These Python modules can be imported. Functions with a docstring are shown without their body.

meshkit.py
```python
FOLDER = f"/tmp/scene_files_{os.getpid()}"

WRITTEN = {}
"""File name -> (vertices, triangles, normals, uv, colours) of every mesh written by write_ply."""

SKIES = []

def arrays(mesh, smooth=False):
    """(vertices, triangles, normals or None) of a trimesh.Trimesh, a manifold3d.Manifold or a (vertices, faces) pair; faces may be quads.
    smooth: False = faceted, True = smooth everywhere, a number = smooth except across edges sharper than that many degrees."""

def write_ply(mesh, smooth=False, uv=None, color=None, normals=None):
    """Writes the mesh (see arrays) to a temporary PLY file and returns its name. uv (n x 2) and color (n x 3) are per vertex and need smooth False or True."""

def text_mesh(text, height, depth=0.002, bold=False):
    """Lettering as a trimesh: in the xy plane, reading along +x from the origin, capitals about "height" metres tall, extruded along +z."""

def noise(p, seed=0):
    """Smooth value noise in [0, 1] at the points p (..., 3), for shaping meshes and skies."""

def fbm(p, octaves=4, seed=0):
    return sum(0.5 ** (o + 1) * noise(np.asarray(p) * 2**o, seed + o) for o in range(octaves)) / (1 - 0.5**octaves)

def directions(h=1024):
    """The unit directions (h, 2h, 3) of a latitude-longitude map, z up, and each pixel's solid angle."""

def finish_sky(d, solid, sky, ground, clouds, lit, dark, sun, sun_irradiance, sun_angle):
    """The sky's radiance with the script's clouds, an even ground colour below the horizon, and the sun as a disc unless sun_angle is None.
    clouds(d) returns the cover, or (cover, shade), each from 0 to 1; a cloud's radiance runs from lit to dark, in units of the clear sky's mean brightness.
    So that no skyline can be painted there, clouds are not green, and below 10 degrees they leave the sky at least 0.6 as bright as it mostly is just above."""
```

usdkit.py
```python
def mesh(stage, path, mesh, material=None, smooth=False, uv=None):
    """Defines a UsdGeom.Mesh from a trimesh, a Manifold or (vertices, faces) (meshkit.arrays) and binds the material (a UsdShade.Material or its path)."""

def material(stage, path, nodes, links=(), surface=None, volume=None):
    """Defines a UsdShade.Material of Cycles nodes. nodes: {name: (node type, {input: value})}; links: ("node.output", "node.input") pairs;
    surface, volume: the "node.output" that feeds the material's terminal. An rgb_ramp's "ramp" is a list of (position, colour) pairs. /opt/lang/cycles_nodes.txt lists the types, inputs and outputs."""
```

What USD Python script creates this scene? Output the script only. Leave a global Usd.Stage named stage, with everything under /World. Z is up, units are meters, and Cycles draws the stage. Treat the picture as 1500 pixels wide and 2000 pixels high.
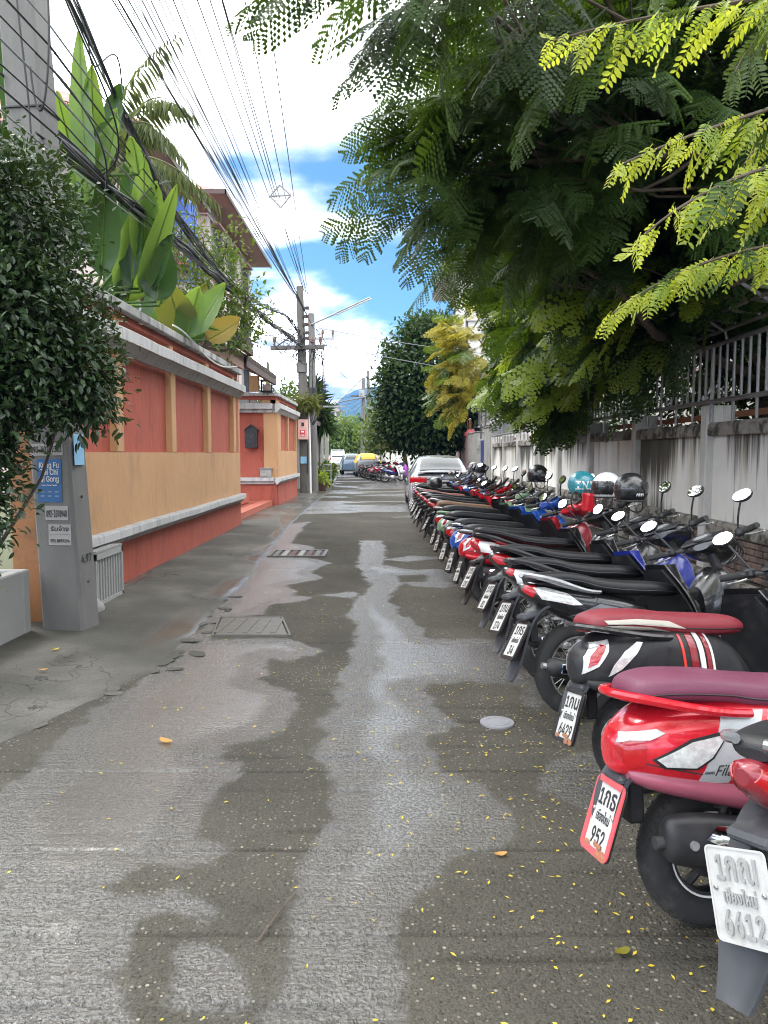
import math, random
import numpy as np, trimesh, shapely, usdkit, meshkit
from shapely.geometry import Polygon, Point, LineString
from pxr import Usd, UsdGeom, UsdLux, UsdShade, Gf, Sdf, Vt

stage = Usd.Stage.CreateInMemory()
UsdGeom.SetStageUpAxis(stage, 'Z')
UsdGeom.SetStageMetersPerUnit(stage, 1.0)
UsdGeom.Xform.Define(stage, '/World')
UsdGeom.Scope.Define(stage, '/World/Looks')

# ---------------------------------------------------------------- camera, sky, sun, exposure
cam = UsdGeom.Camera.Define(stage, '/World/camera')
cam.CreateHorizontalApertureAttr(36.0)
cam.CreateFocalLengthAttr(36.0)
cam.CreateClippingRangeAttr((0.05, 20000.0))
cam.AddTranslateOp().Set(Gf.Vec3d(0, 0, 1.55))
cam.AddRotateXOp().Set(90 - 4.384)
cam.CreateExposureAttr(0.3)

SUN_EL, SUN_AZ = math.radians(52), math.radians(-48)     # azimuth from +y towards +x
SKY_STRENGTH = 0.15
sky = UsdLux.DomeLight.Define(stage, '/World/sky')
sky.GetPrim().SetCustomDataByKey('label', 'bright blue sky with broken white and grey clouds')
sky.GetPrim().SetCustomDataByKey('kind', 'structure')
usdkit.material(stage, '/World/Looks/sky', {
    'tc': ('texture_coordinate', {}),
    'sky': ('sky_texture', {'sky_type': 'single_scattering', 'sun_disc': False, 'sun_elevation': SUN_EL, 'sun_rotation': SUN_AZ, 'air_density': 1.2, 'aerosol_density': 0.6, 'ozone_density': 2.5}),
    'blue': ('mix_color', {'blend_type': 'multiply', 'fac': 1.0, 'b': (0.42, 0.64, 0.82), 'use_clamp': False}),
    # cloud cover: noise on directions squeezed towards the horizon, plus a ramp on the elevation
    'sep': ('separate_xyz', {}),
    'zz': ('math', {'math_type': 'add', 'value2': 0.22}),
    'px': ('math', {'math_type': 'divide'}), 'py': ('math', {'math_type': 'divide'}),
    'pl': ('combine_xyz', {'z': 0.0}),
    'n': ('noise_texture', {'scale': 1.05, 'detail': 9.0, 'roughness': 0.53, 'distortion': 0.15}),
    'off': ('mapping', {'location': (1.37, 4.4, 0.0)}),
    'bias': ('rgb_ramp', {'ramp': [(0.0, (0.86,) * 3), (0.10, (0.80,) * 3), (0.165, (0.66,) * 3), (0.20, (0.52,) * 3), (0.245, (0.52,) * 3), (0.275, (0.74,) * 3), (0.34, (0.68,) * 3), (0.40, (0.70,) * 3), (0.46, (0.86,) * 3), (1.0, (0.72,) * 3)]}),
    'sum': ('math', {'math_type': 'add'}),
    'cov': ('map_range', {'range_type': 'smoothstep', 'from_min': 1.01, 'from_max': 1.19, 'clamp': True}),
    'n2': ('noise_texture', {'scale': 2.1, 'detail': 6.0, 'roughness': 0.5}),
    'off2': ('mapping', {'location': (3.3, 1.2, 0.0)}),
    'thick': ('map_range', {'range_type': 'smoothstep', 'from_min': 0.46, 'from_max': 0.66, 'clamp': True}),
    'low': ('map_range', {'range_type': 'smoothstep', 'from_min': 0.60, 'from_max': 0.34, 'to_min': 0.45, 'to_max': 1.0, 'clamp': True}),
    'shade': ('math', {'math_type': 'multiply'}),
    'cl': ('mix_color', {'a': (24.0, 24.2, 24.6), 'b': (3.6, 4.0, 4.7), 'use_clamp': False}),
    'mix': ('mix_color', {'use_clamp': False}),
    'bg': ('background_shader', {'strength': SKY_STRENGTH}),
}, [('sky.color', 'blue.a'), ('tc.generated', 'sep.vector'),
    ('sep.z', 'zz.value1'), ('sep.x', 'px.value1'), ('zz.value', 'px.value2'), ('sep.y', 'py.value1'), ('zz.value', 'py.value2'),
    ('px.value', 'pl.x'), ('py.value', 'pl.y'), ('pl.vector', 'off.vector'), ('off.vector', 'n.vector'), ('pl.vector', 'off2.vector'), ('off2.vector', 'n2.vector'),
    ('sep.z', 'bias.fac'), ('n.fac', 'sum.value1'), ('bias.color', 'sum.value2'), ('sum.value', 'cov.value'),
    ('n2.fac', 'thick.value'), ('sep.z', 'low.value'), ('thick.result', 'shade.value1'), ('low.result', 'shade.value2'), ('shade.value', 'cl.fac'),
    ('blue.result', 'mix.a'), ('cl.result', 'mix.b'), ('cov.result', 'mix.fac'), ('mix.result', 'bg.color')], surface='bg.background')
UsdShade.MaterialBindingAPI.Apply(sky.GetPrim()).Bind(UsdShade.Material.Get(stage, '/World/Looks/sky'))

sun = UsdLux.DistantLight.Define(stage, '/World/sun')
sun.CreateIntensityAttr(0.4)
sun.CreateAngleAttr(12.0)
sun.CreateColorAttr(Gf.Vec3f(1.0, 0.95, 0.86))
sun.CreateNormalizeAttr(True)
sun.AddRotateZOp().Set(-math.degrees(SUN_AZ))
sun.AddRotateXOp().Set(-(90 - math.degrees(SUN_EL)))

# ---------------------------------------------------------------- naming, tagging
_used = set()


def path_for(name, parent=None):
    root = str(parent.GetPath()) if parent is not None else '/World'
    p, k = f'{root}/{name}', 0
    while p in _used:
        k += 1
        p = f'{root}/{name}_{k:03d}'
    _used.add(p)
    return p


def tag(prim, label=None, cat=None, group=None, kind=None):
    prim = prim.GetPrim() if hasattr(prim, 'GetPrim') else prim
    for k, v in (('label', label), ('category', cat), ('group', group), ('kind', kind)):
        if v:
            prim.SetCustomDataByKey(k, v)
    return prim


def thing(name, label, cat, loc=(0, 0, 0), rotz=0.0, group=None, leanx=0.0):
    x = UsdGeom.Xform.Define(stage, path_for(name))
    x.AddTranslateOp().Set(Gf.Vec3d(*map(float, loc)))
    if rotz:
        x.AddRotateZOp().Set(math.degrees(rotz))
    if leanx:
        x.AddRotateXOp().Set(math.degrees(leanx))
    return tag(x, label, cat, group)


# ---------------------------------------------------------------- mesh building
def unit(v):
    v = np.asarray(v, float)
    return v / max(np.linalg.norm(v), 1e-12)


def frame(d, up=(0, 0, 1)):
    d = unit(d)
    s = np.cross(d, up)
    if np.linalg.norm(s) < 1e-4:
        s = np.cross(d, (0, 1, 0))
    s = unit(s)
    return d, s, np.cross(s, d)


def rotz(a):
    return np.array([[math.cos(a), -math.sin(a), 0], [math.sin(a), math.cos(a), 0], [0, 0, 1.0]])


def roty(a):
    return np.array([[math.cos(a), 0, math.sin(a)], [0, 1, 0], [-math.sin(a), 0, math.cos(a)]])


def rotx(a):
    return np.array([[1, 0, 0], [0, math.cos(a), -math.sin(a)], [0, math.sin(a), math.cos(a)]])


class MB:
    """Collects triangles; build() makes them one mesh."""

    def __init__(self):
        self.v, self.f, self.n = [], [], 0

    def add(self, v, f, R=None, t=None):
        v = np.asarray(v, float)
        if R is not None:
            v = v @ np.asarray(R).T
        if t is not None:
            v = v + np.asarray(t, float)
        f = np.asarray(f, int)
        if f.shape[1] == 4:
            f = np.vstack([f[:, [0, 1, 2]], f[:, [0, 2, 3]]])
        self.v.append(v)
        self.f.append(f + self.n)
        self.n += len(v)
        return self

    def tm(self, m, R=None, t=None):
        return self.add(m.vertices, m.faces, R, t)

    def box(self, c, s, R=None, ch=0.0):
        """box centred on c, full sizes s, with chamfered edges"""
        s = np.asarray(s, float) / 2
        if ch <= 0:
            m = trimesh.creation.box(2 * s)
        else:
            ch = min(ch, 0.45 * 2 * s.min())
            pts = []
            for sx in (-1, 1):
                for sy in (-1, 1):
                    for sz in (-1, 1):
                        g = np.array([sx, sy, sz])
                        for k in range(3):
                            q = s - ch
                            q[k] = s[k]
                            pts.append(g * q)
            m = trimesh.convex.convex_hull(np.array(pts))
        return self.add(m.vertices, m.faces, R, c)

    def bx(self, x0, x1, y0, y1, z0, z1, ch=0.0):
        return self.box(((x0 + x1) / 2, (y0 + y1) / 2, (z0 + z1) / 2), (abs(x1 - x0), abs(y1 - y0), abs(z1 - z0)), ch=ch)

    def tube(self, pts, r, n=8, caps=True):
        pts = np.asarray(pts, float)
        r = np.broadcast_to(np.asarray(r, float), (len(pts),))
        t = np.gradient(pts, axis=0)
        d, s, u = frame(t[0])
        rings = []
        a = np.arange(n) / n * 2 * math.pi
        for i in range(len(pts)):
            d = unit(t[i])
            s = unit(s - d * (s @ d))
            u = np.cross(s, d)
            rings.append(pts[i] + r[i] * (np.cos(a)[:, None] * s + np.sin(a)[:, None] * u))
        return self.rings(rings, caps)

    def rings(self, rings, caps=True, closed=False):
        n, m = len(rings[0]), len(rings)
        v = np.vstack(rings)
        f = []
        for i in range(m if closed else m - 1):
            j = (i + 1) % m
            a = i * n + np.arange(n)
            b = i * n + (np.arange(n) + 1) % n
            c = j * n + (np.arange(n) + 1) % n
            e = j * n + np.arange(n)
            f.append(np.stack([a, e, c, b], 1))
        f = np.vstack(f)
        self.add(v, f)
        if caps and not closed:
            for k, ring, flip in ((0, rings[0], False), (1, rings[-1], True)):
                c = ring.mean(0)
                vv = np.vstack([ring, c])
                i = np.arange(n)
                ff = np.stack([i, (i + 1) % n, np.full(n, n)], 1)
                self.add(vv, ff[:, ::-1] if flip else ff)
        return self

    def cyl(self, p0, p1, r0, r1=None, n=12, caps=True):
        return self.tube([p0, p1], [r0, r0 if r1 is None else r1], n, caps)

    def lathe(self, prof, n=24, R=None, t=None, closed=False):
        """prof: (radius, height) pairs about z"""
        sub = MB()
        a = np.arange(n) / n * 2 * math.pi
        rings = [np.stack([r * np.cos(a), r * np.sin(a), np.full(n, z)], 1) for r, z in prof]
        sub.rings(rings, caps=not closed, closed=closed)
        v, f = sub.get()
        return self.add(v, f, R, t)

    def prism(self, poly, z0, z1, R=None, t=None):
        m = trimesh.creation.extrude_polygon(poly if isinstance(poly, shapely.Geometry) else Polygon(poly), z1 - z0, engine='earcut')
        return self.add(m.vertices + [0, 0, z0], m.faces, R, t)

    def quad(self, a, b, c, d):
        return self.add([a, b, c, d], [[0, 1, 2], [0, 2, 3]])

    def ball(self, c, r, sub=2, s=(1, 1, 1)):
        m = trimesh.creation.icosphere(sub, r)
        return self.add(m.vertices * np.asarray(s), m.faces, None, c)

    def loft(self, st, n=20):
        """stations (x, yc, zc, half width, half height, power): a body along x"""
        return self.rings([ring_of(s, n) for s in st])

    def get(self):
        return np.vstack(self.v), np.vstack(self.f)

    def bend(self, fn):
        v, f = self.get()
        self.v, self.f, self.n = [fn(v)], [f], len(v)
        return self

    def build(self, name, m, parent=None, smooth=30, label=None, cat=None, group=None, kind=None, uv=None):
        return put(name, self.get(), m, parent, smooth, label, cat, group, kind, uv)


def put(name, vf, m, parent=None, smooth=30, label=None, cat=None, group=None, kind=None, uv=None):
    mesh = usdkit.mesh(stage, path_for(name, parent), vf, look(m), smooth=smooth, uv=uv)
    return tag(mesh, label, cat, group, kind)


def ring_of(s, n=20):
    x, yc, zc, hw, hh, p = s
    a = np.arange(n) / n * 2 * math.pi
    c, q = np.cos(a), np.sin(a)
    y = yc + hw * np.sign(c) * np.abs(c) ** (2 / p)
    z = zc + hh * np.sign(q) * np.abs(q) ** (2 / p)
    return np.stack([np.full(n, x), y, z], 1)


def spline(st, k=4):
    """stations refined with a monotone cubic"""
    from scipy.interpolate import PchipInterpolator
    st = np.asarray(st, float)
    t = np.arange(len(st))
    tt = np.linspace(0, len(st) - 1, (len(st) - 1) * k + 1)
    return PchipInterpolator(t, st, axis=0)(tt)


def curve(pts, k=6):
    from scipy.interpolate import CubicSpline
    pts = np.asarray(pts, float)
    t = np.r_[0, np.cumsum(np.linalg.norm(np.diff(pts, axis=0), axis=1))]
    return CubicSpline(t, pts, axis=0)(np.linspace(0, t[-1], (len(pts) - 1) * k + 1))


def sag_line(a, b, sag, n=24):
    a, b = np.asarray(a, float), np.asarray(b, float)
    t = np.linspace(0, 1, n)[:, None]
    p = a + (b - a) * t
    p[:, 2] -= (4 * sag * t * (1 - t))[:, 0]
    return p


# ---------------------------------------------------------------- materials
_looks = {}


def look(m):
    return _looks[m] if isinstance(m, str) else m


def make(name, nodes, links, surface='p.BSDF', volume=None):
    _looks[name] = usdkit.material(stage, '/World/Looks/' + name, nodes, links, surface=surface, volume=volume)


def plain(name, col, rough=0.6, metal=0.0, var=0.12, vs=5.0, bump=0.0, bs=60.0, coat=0.0, dirt=None, dirt_amt=0.4, dscale=3.0, spec=0.5, rvar=0.12, world=True, drange=(0.5, 0.75), stretch=(1, 1, 1)):
    """a coloured surface with mottled tone, uneven gloss, optional dirt and fine relief"""
    c = np.asarray(col, float)
    nodes = {
        'tc': ('geometry', {}) if world else ('texture_coordinate', {}),
        'map': ('mapping', {'scale': stretch}),
        'n': ('noise_texture', {'scale': vs, 'detail': 5.0, 'roughness': 0.6}),
        'r': ('rgb_ramp', {'ramp': [(0.25, tuple(c * (1 - var))), (0.75, tuple(np.minimum(c * (1 + var), 0.95)))]}),
        'rr': ('map_range', {'from_min': 0.3, 'from_max': 0.7, 'to_min': max(rough - rvar, 0.02), 'to_max': min(rough + rvar, 1.0), 'clamp': True}),
        'p': ('principled_bsdf', {'metallic': metal, 'roughness': rough, 'coat_weight': coat, 'coat_roughness': 0.04, 'specular_ior_level': spec})}
    src = 'tc.position' if world else 'tc.object'
    links = [(src, 'map.vector'), ('map.vector', 'n.vector'), ('n.fac', 'r.fac'), ('n.fac', 'rr.value'), ('rr.result', 'p.roughness')]
    out = 'r.color'
    if dirt is not None:
        nodes['dn'] = ('noise_texture', {'scale': dscale, 'detail': 7.0, 'roughness': 0.65})
        nodes['dr'] = ('map_range', {'range_type': 'smoothstep', 'from_min': drange[0], 'from_max': drange[1], 'to_min': 0.0, 'to_max': dirt_amt, 'clamp': True})
        nodes['dm'] = ('mix_color', {'b': dirt})
        links += [('map.vector', 'dn.vector'), ('dn.fac', 'dr.value'), ('dr.result', 'dm.fac'), (out, 'dm.a')]
        out = 'dm.result'
    links.append((out, 'p.base_color'))
    if bump > 0:
        nodes['bn'] = ('noise_texture', {'scale': bs, 'detail': 4.0, 'roughness': 0.6})
        nodes['b'] = ('bump', {'strength': 1.0, 'distance': bump})
        links += [('map.vector', 'bn.vector'), ('bn.fac', 'b.height'), ('b.normal', 'p.normal')]
    make(name, nodes, links)


def leaf_look(name, lo, hi, rough=0.42, trans=0.35, tcol=None, spec=0.5):
    """leaves: tone differs leaf by leaf, light comes through"""
    tcol = tcol or tuple(np.minimum(np.asarray(hi) * np.array([1.5, 1.35, 0.5]), 0.9))
    make(name, {
        'g': ('geometry', {}),
        'n': ('noise_texture', {'scale': 0.9, 'detail': 3.0}),
        'a': ('math', {'math_type': 'multiply_add', 'value2': 0.55, 'value3': 0.0}),
        's': ('math', {'math_type': 'multiply_add', 'value2': 0.9}),
        'r': ('rgb_ramp', {'ramp': [(0.15, lo), (0.85, hi)]}),
        'p': ('principled_bsdf', {'roughness': rough, 'specular_ior_level': spec}),
        't': ('translucent_bsdf', {'color': tcol}),
        'm': ('mix_closure', {'fac': trans})},
        [('g.position', 'n.vector'), ('g.random_per_island', 'a.value1'), ('n.fac', 's.value1'), ('a.value', 's.value3'), ('s.value', 'r.fac'),
         ('r.color', 'p.base_color'), ('p.BSDF', 'm.closure1'), ('t.BSDF', 'm.closure2')], surface='m.closure')


def glass_look(name, tint=(0.55, 0.62, 0.6), rough=0.03, ior=1.5, mixmin=0.12):
    make(name, {'f': ('fresnel', {'IOR': ior}), 'a': ('math', {'math_type': 'add', 'value2': mixmin, 'use_clamp': True}),
                't': ('transparent_bsdf', {'color': tint}), 'g': ('glossy_bsdf', {'roughness': rough, 'color': (0.95, 0.97, 0.97)}), 'm': ('mix_closure', {})},
         [('f.fac', 'a.value1'), ('a.value', 'm.fac'), ('t.BSDF', 'm.closure1'), ('g.BSDF', 'm.closure2')], surface='m.closure')
# ---------------------------------------------------------------- surface looks
plain('concrete', (0.27, 0.265, 0.25), 0.85, var=0.22, vs=3.0, bump=0.004, bs=70, dirt=(0.10, 0.10, 0.085), dirt_amt=0.75, dscale=2.2)
plain('concrete_pole', (0.14, 0.137, 0.13), 0.85, var=0.15, vs=6.0, bump=0.003, bs=90, dirt=(0.10, 0.10, 0.09), dirt_amt=0.75, dscale=3.5, stretch=(1, 1, 0.35))
plain('old_pole', (0.10, 0.092, 0.082), 0.9, var=0.25, vs=5.0, bump=0.006, bs=30, dirt=(0.05, 0.05, 0.045), dirt_amt=0.7, dscale=3.0, stretch=(1, 1, 0.2))
plain('red_plaster', (0.33, 0.072, 0.044), 0.8, var=0.12, vs=1.6, bump=0.020, bs=7, dirt=(0.17, 0.045, 0.032), dirt_amt=0.75, dscale=3.2, stretch=(1, 1, 0.4), drange=(0.48, 0.72))
plain('tan_plaster', (0.43, 0.245, 0.118), 0.82, var=0.10, vs=1.3, bump=0.018, bs=8, dirt=(0.25, 0.155, 0.09), dirt_amt=0.6, dscale=2.6, stretch=(1, 1, 0.4), drange=(0.48, 0.74))
plain('grey_trim', (0.40, 0.40, 0.395), 0.8, var=0.14, vs=7.0, bump=0.004, bs=60, dirt=(0.13, 0.13, 0.125), dirt_amt=0.75, dscale=6.0, stretch=(1, 1, 0.25), drange=(0.48, 0.72))
plain('coping', (0.36, 0.36, 0.35), 0.85, var=0.2, vs=5.0, bump=0.005, bs=60, dirt=(0.08, 0.08, 0.075), dirt_amt=0.8, dscale=4.0, stretch=(1, 1, 0.3), drange=(0.45, 0.65))
plain('orange_pier', (0.30, 0.14, 0.06), 0.85, var=0.12, vs=2.0, bump=0.006, bs=25, dirt=(0.05, 0.042, 0.035), dirt_amt=0.85, dscale=1.6)
plain('white_plaster', (0.27, 0.272, 0.26), 0.8, var=0.06, vs=3.0, bump=0.003, bs=40, dirt=(0.2, 0.2, 0.18), dirt_amt=0.5, dscale=2.0)
plain('step_tile', (0.36, 0.10, 0.062), 0.55, var=0.2, vs=8.0, bump=0.002, bs=60, dirt=(0.16, 0.06, 0.045), dirt_amt=0.5)
plain('moss_concrete', (0.30, 0.28, 0.25), 0.9, var=0.25, vs=6.0, bump=0.008, bs=50, dirt=(0.035, 0.036, 0.024), dirt_amt=0.95, dscale=4.5, drange=(0.42, 0.6))
plain('post_paint', (0.56, 0.55, 0.52), 0.8, var=0.14, vs=6.0, bump=0.005, bs=40, dirt=(0.23, 0.13, 0.10), dirt_amt=0.6, dscale=5.0, stretch=(1, 1, 0.3))
plain('brick', (0.25, 0.165, 0.135), 0.9, var=0.3, vs=4.0, bump=0.005, bs=60, dirt=(0.05, 0.05, 0.045), dirt_amt=0.85, dscale=4.0, drange=(0.42, 0.65))
plain('galvanised', (0.28, 0.285, 0.29), 0.45, metal=0.7, var=0.25, vs=6.0, dirt=(0.12, 0.1, 0.085), dirt_amt=0.6)
plain('dark_iron', (0.045, 0.045, 0.047), 0.55, metal=0.3, var=0.3, vs=8.0)
plain('brown_plank', (0.30, 0.13, 0.065), 0.8, var=0.25, vs=6.0, stretch=(1, 0.2, 1))
plain('roof_brown', (0.075, 0.055, 0.048), 0.75, var=0.3, vs=4.0, dirt=(0.03, 0.025, 0.024), dirt_amt=0.7)
plain('roof_red', (0.40, 0.12, 0.10), 0.75, var=0.25, vs=3.0, dirt=(0.2, 0.07, 0.06), dirt_amt=0.6)
plain('soffit', (0.36, 0.235, 0.20), 0.85, var=0.08, vs=2.0)
plain('pink_wall', (0.42, 0.36, 0.33), 0.85, var=0.07, vs=1.0, dirt=(0.32, 0.27, 0.25), dirt_amt=0.6, dscale=0.8, stretch=(1, 1, 0.3))
plain('white_wall', (0.48, 0.47, 0.44), 0.85, var=0.06, vs=0.8, dirt=(0.34, 0.33, 0.30), dirt_amt=0.5, dscale=0.6, stretch=(1, 1, 0.3))
plain('shop_wall', (0.40, 0.38, 0.35), 0.85, var=0.12, vs=1.5, dirt=(0.15, 0.14, 0.13), dirt_amt=0.6)
plain('window_dark', (0.03, 0.035, 0.04), 0.12, var=0.3, vs=1.0)
plain('window_frame', (0.30, 0.29, 0.28), 0.6, var=0.1)
plain('blue_paint', (0.018, 0.075, 0.32), 0.4, var=0.12)
plain('navy_paint', (0.02, 0.03, 0.13), 0.45, var=0.15, dirt=(0.05, 0.05, 0.07), dirt_amt=0.4)
plain('green_paint', (0.01, 0.10, 0.035), 0.5, var=0.15)
plain('green_tarp', (0.012, 0.20, 0.115), 0.6, var=0.15)
plain('rose_paint', (0.55, 0.13, 0.15), 0.6, var=0.12)
plain('black_paint', (0.012, 0.012, 0.014), 0.4, var=0.2)
plain('cable', (0.012, 0.012, 0.013), 0.55, var=0.2)
plain('grey_cable', (0.16, 0.17, 0.18), 0.5, var=0.2)
plain('porcelain', (0.12, 0.07, 0.05), 0.25, var=0.1)
plain('steel_grey', (0.34, 0.35, 0.36), 0.4, metal=0.8, var=0.15)
plain('meter_box', (0.62, 0.36, 0.32), 0.55, var=0.06, dirt=(0.35, 0.2, 0.18), dirt_amt=0.4)
plain('sign_white', (0.72, 0.72, 0.70), 0.55, var=0.05)
plain('sign_red', (0.55, 0.03, 0.04), 0.5, var=0.06)
plain('poster_blue', (0.02, 0.10, 0.25), 0.6, var=0.10)
plain('poster_pale', (0.30, 0.29, 0.28), 0.75, var=0.12)
plain('poster_sky', (0.22, 0.42, 0.60), 0.7, var=0.12)
plain('ink_black', (0.02, 0.02, 0.022), 0.7, var=0.1)
plain('ink_white', (0.50, 0.50, 0.50), 0.7, var=0.1)
plain('bark', (0.10, 0.075, 0.055), 0.95, var=0.3, vs=6.0, bump=0.015, bs=14, stretch=(1, 1, 0.3))
plain('soil', (0.07, 0.055, 0.04), 0.95, var=0.25, vs=5.0, bump=0.01, bs=20)
plain('lamp_cover', (0.20, 0.21, 0.22), 0.4, var=0.05)
plain('terracotta', (0.10, 0.05, 0.04), 0.7, var=0.2)

leaf_look('leaf_hedge', (0.010, 0.022, 0.009), (0.034, 0.066, 0.020), rough=0.30, trans=0.10, spec=0.55)
leaf_look('leaf_lime', (0.17, 0.22, 0.015), (0.30, 0.33, 0.03), rough=0.4, trans=0.5, tcol=(0.62, 0.68, 0.06))
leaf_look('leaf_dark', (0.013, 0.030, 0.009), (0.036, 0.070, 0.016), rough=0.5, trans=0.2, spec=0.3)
leaf_look('leaf_mid', (0.04, 0.075, 0.016), (0.10, 0.16, 0.03), rough=0.42, trans=0.35)
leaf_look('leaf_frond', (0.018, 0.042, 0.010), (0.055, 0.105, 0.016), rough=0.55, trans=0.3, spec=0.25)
leaf_look('leaf_bright', (0.075, 0.125, 0.014), (0.17, 0.23, 0.03), rough=0.4, trans=0.5, tcol=(0.48, 0.60, 0.05))
leaf_look('leaf_yellow', (0.13, 0.13, 0.015), (0.29, 0.24, 0.03), rough=0.5, trans=0.35, tcol=(0.42, 0.36, 0.04), spec=0.3)
leaf_look('leaf_paddle', (0.045, 0.095, 0.022), (0.075, 0.15, 0.035), rough=0.36, trans=0.35, tcol=(0.28, 0.42, 0.06))
leaf_look('leaf_paddle_dark', (0.018, 0.045, 0.018), (0.032, 0.075, 0.025), rough=0.36, trans=0.25)
leaf_look('leaf_palm', (0.05, 0.075, 0.03), (0.11, 0.14, 0.06), rough=0.45, trans=0.3)
leaf_look('petal', (0.55, 0.40, 0.02), (0.75, 0.60, 0.05), rough=0.6, trans=0.2, tcol=(0.7, 0.55, 0.05))
leaf_look('leaf_autumn', (0.45, 0.20, 0.05), (0.55, 0.33, 0.10), rough=0.6, trans=0.2)

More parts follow.
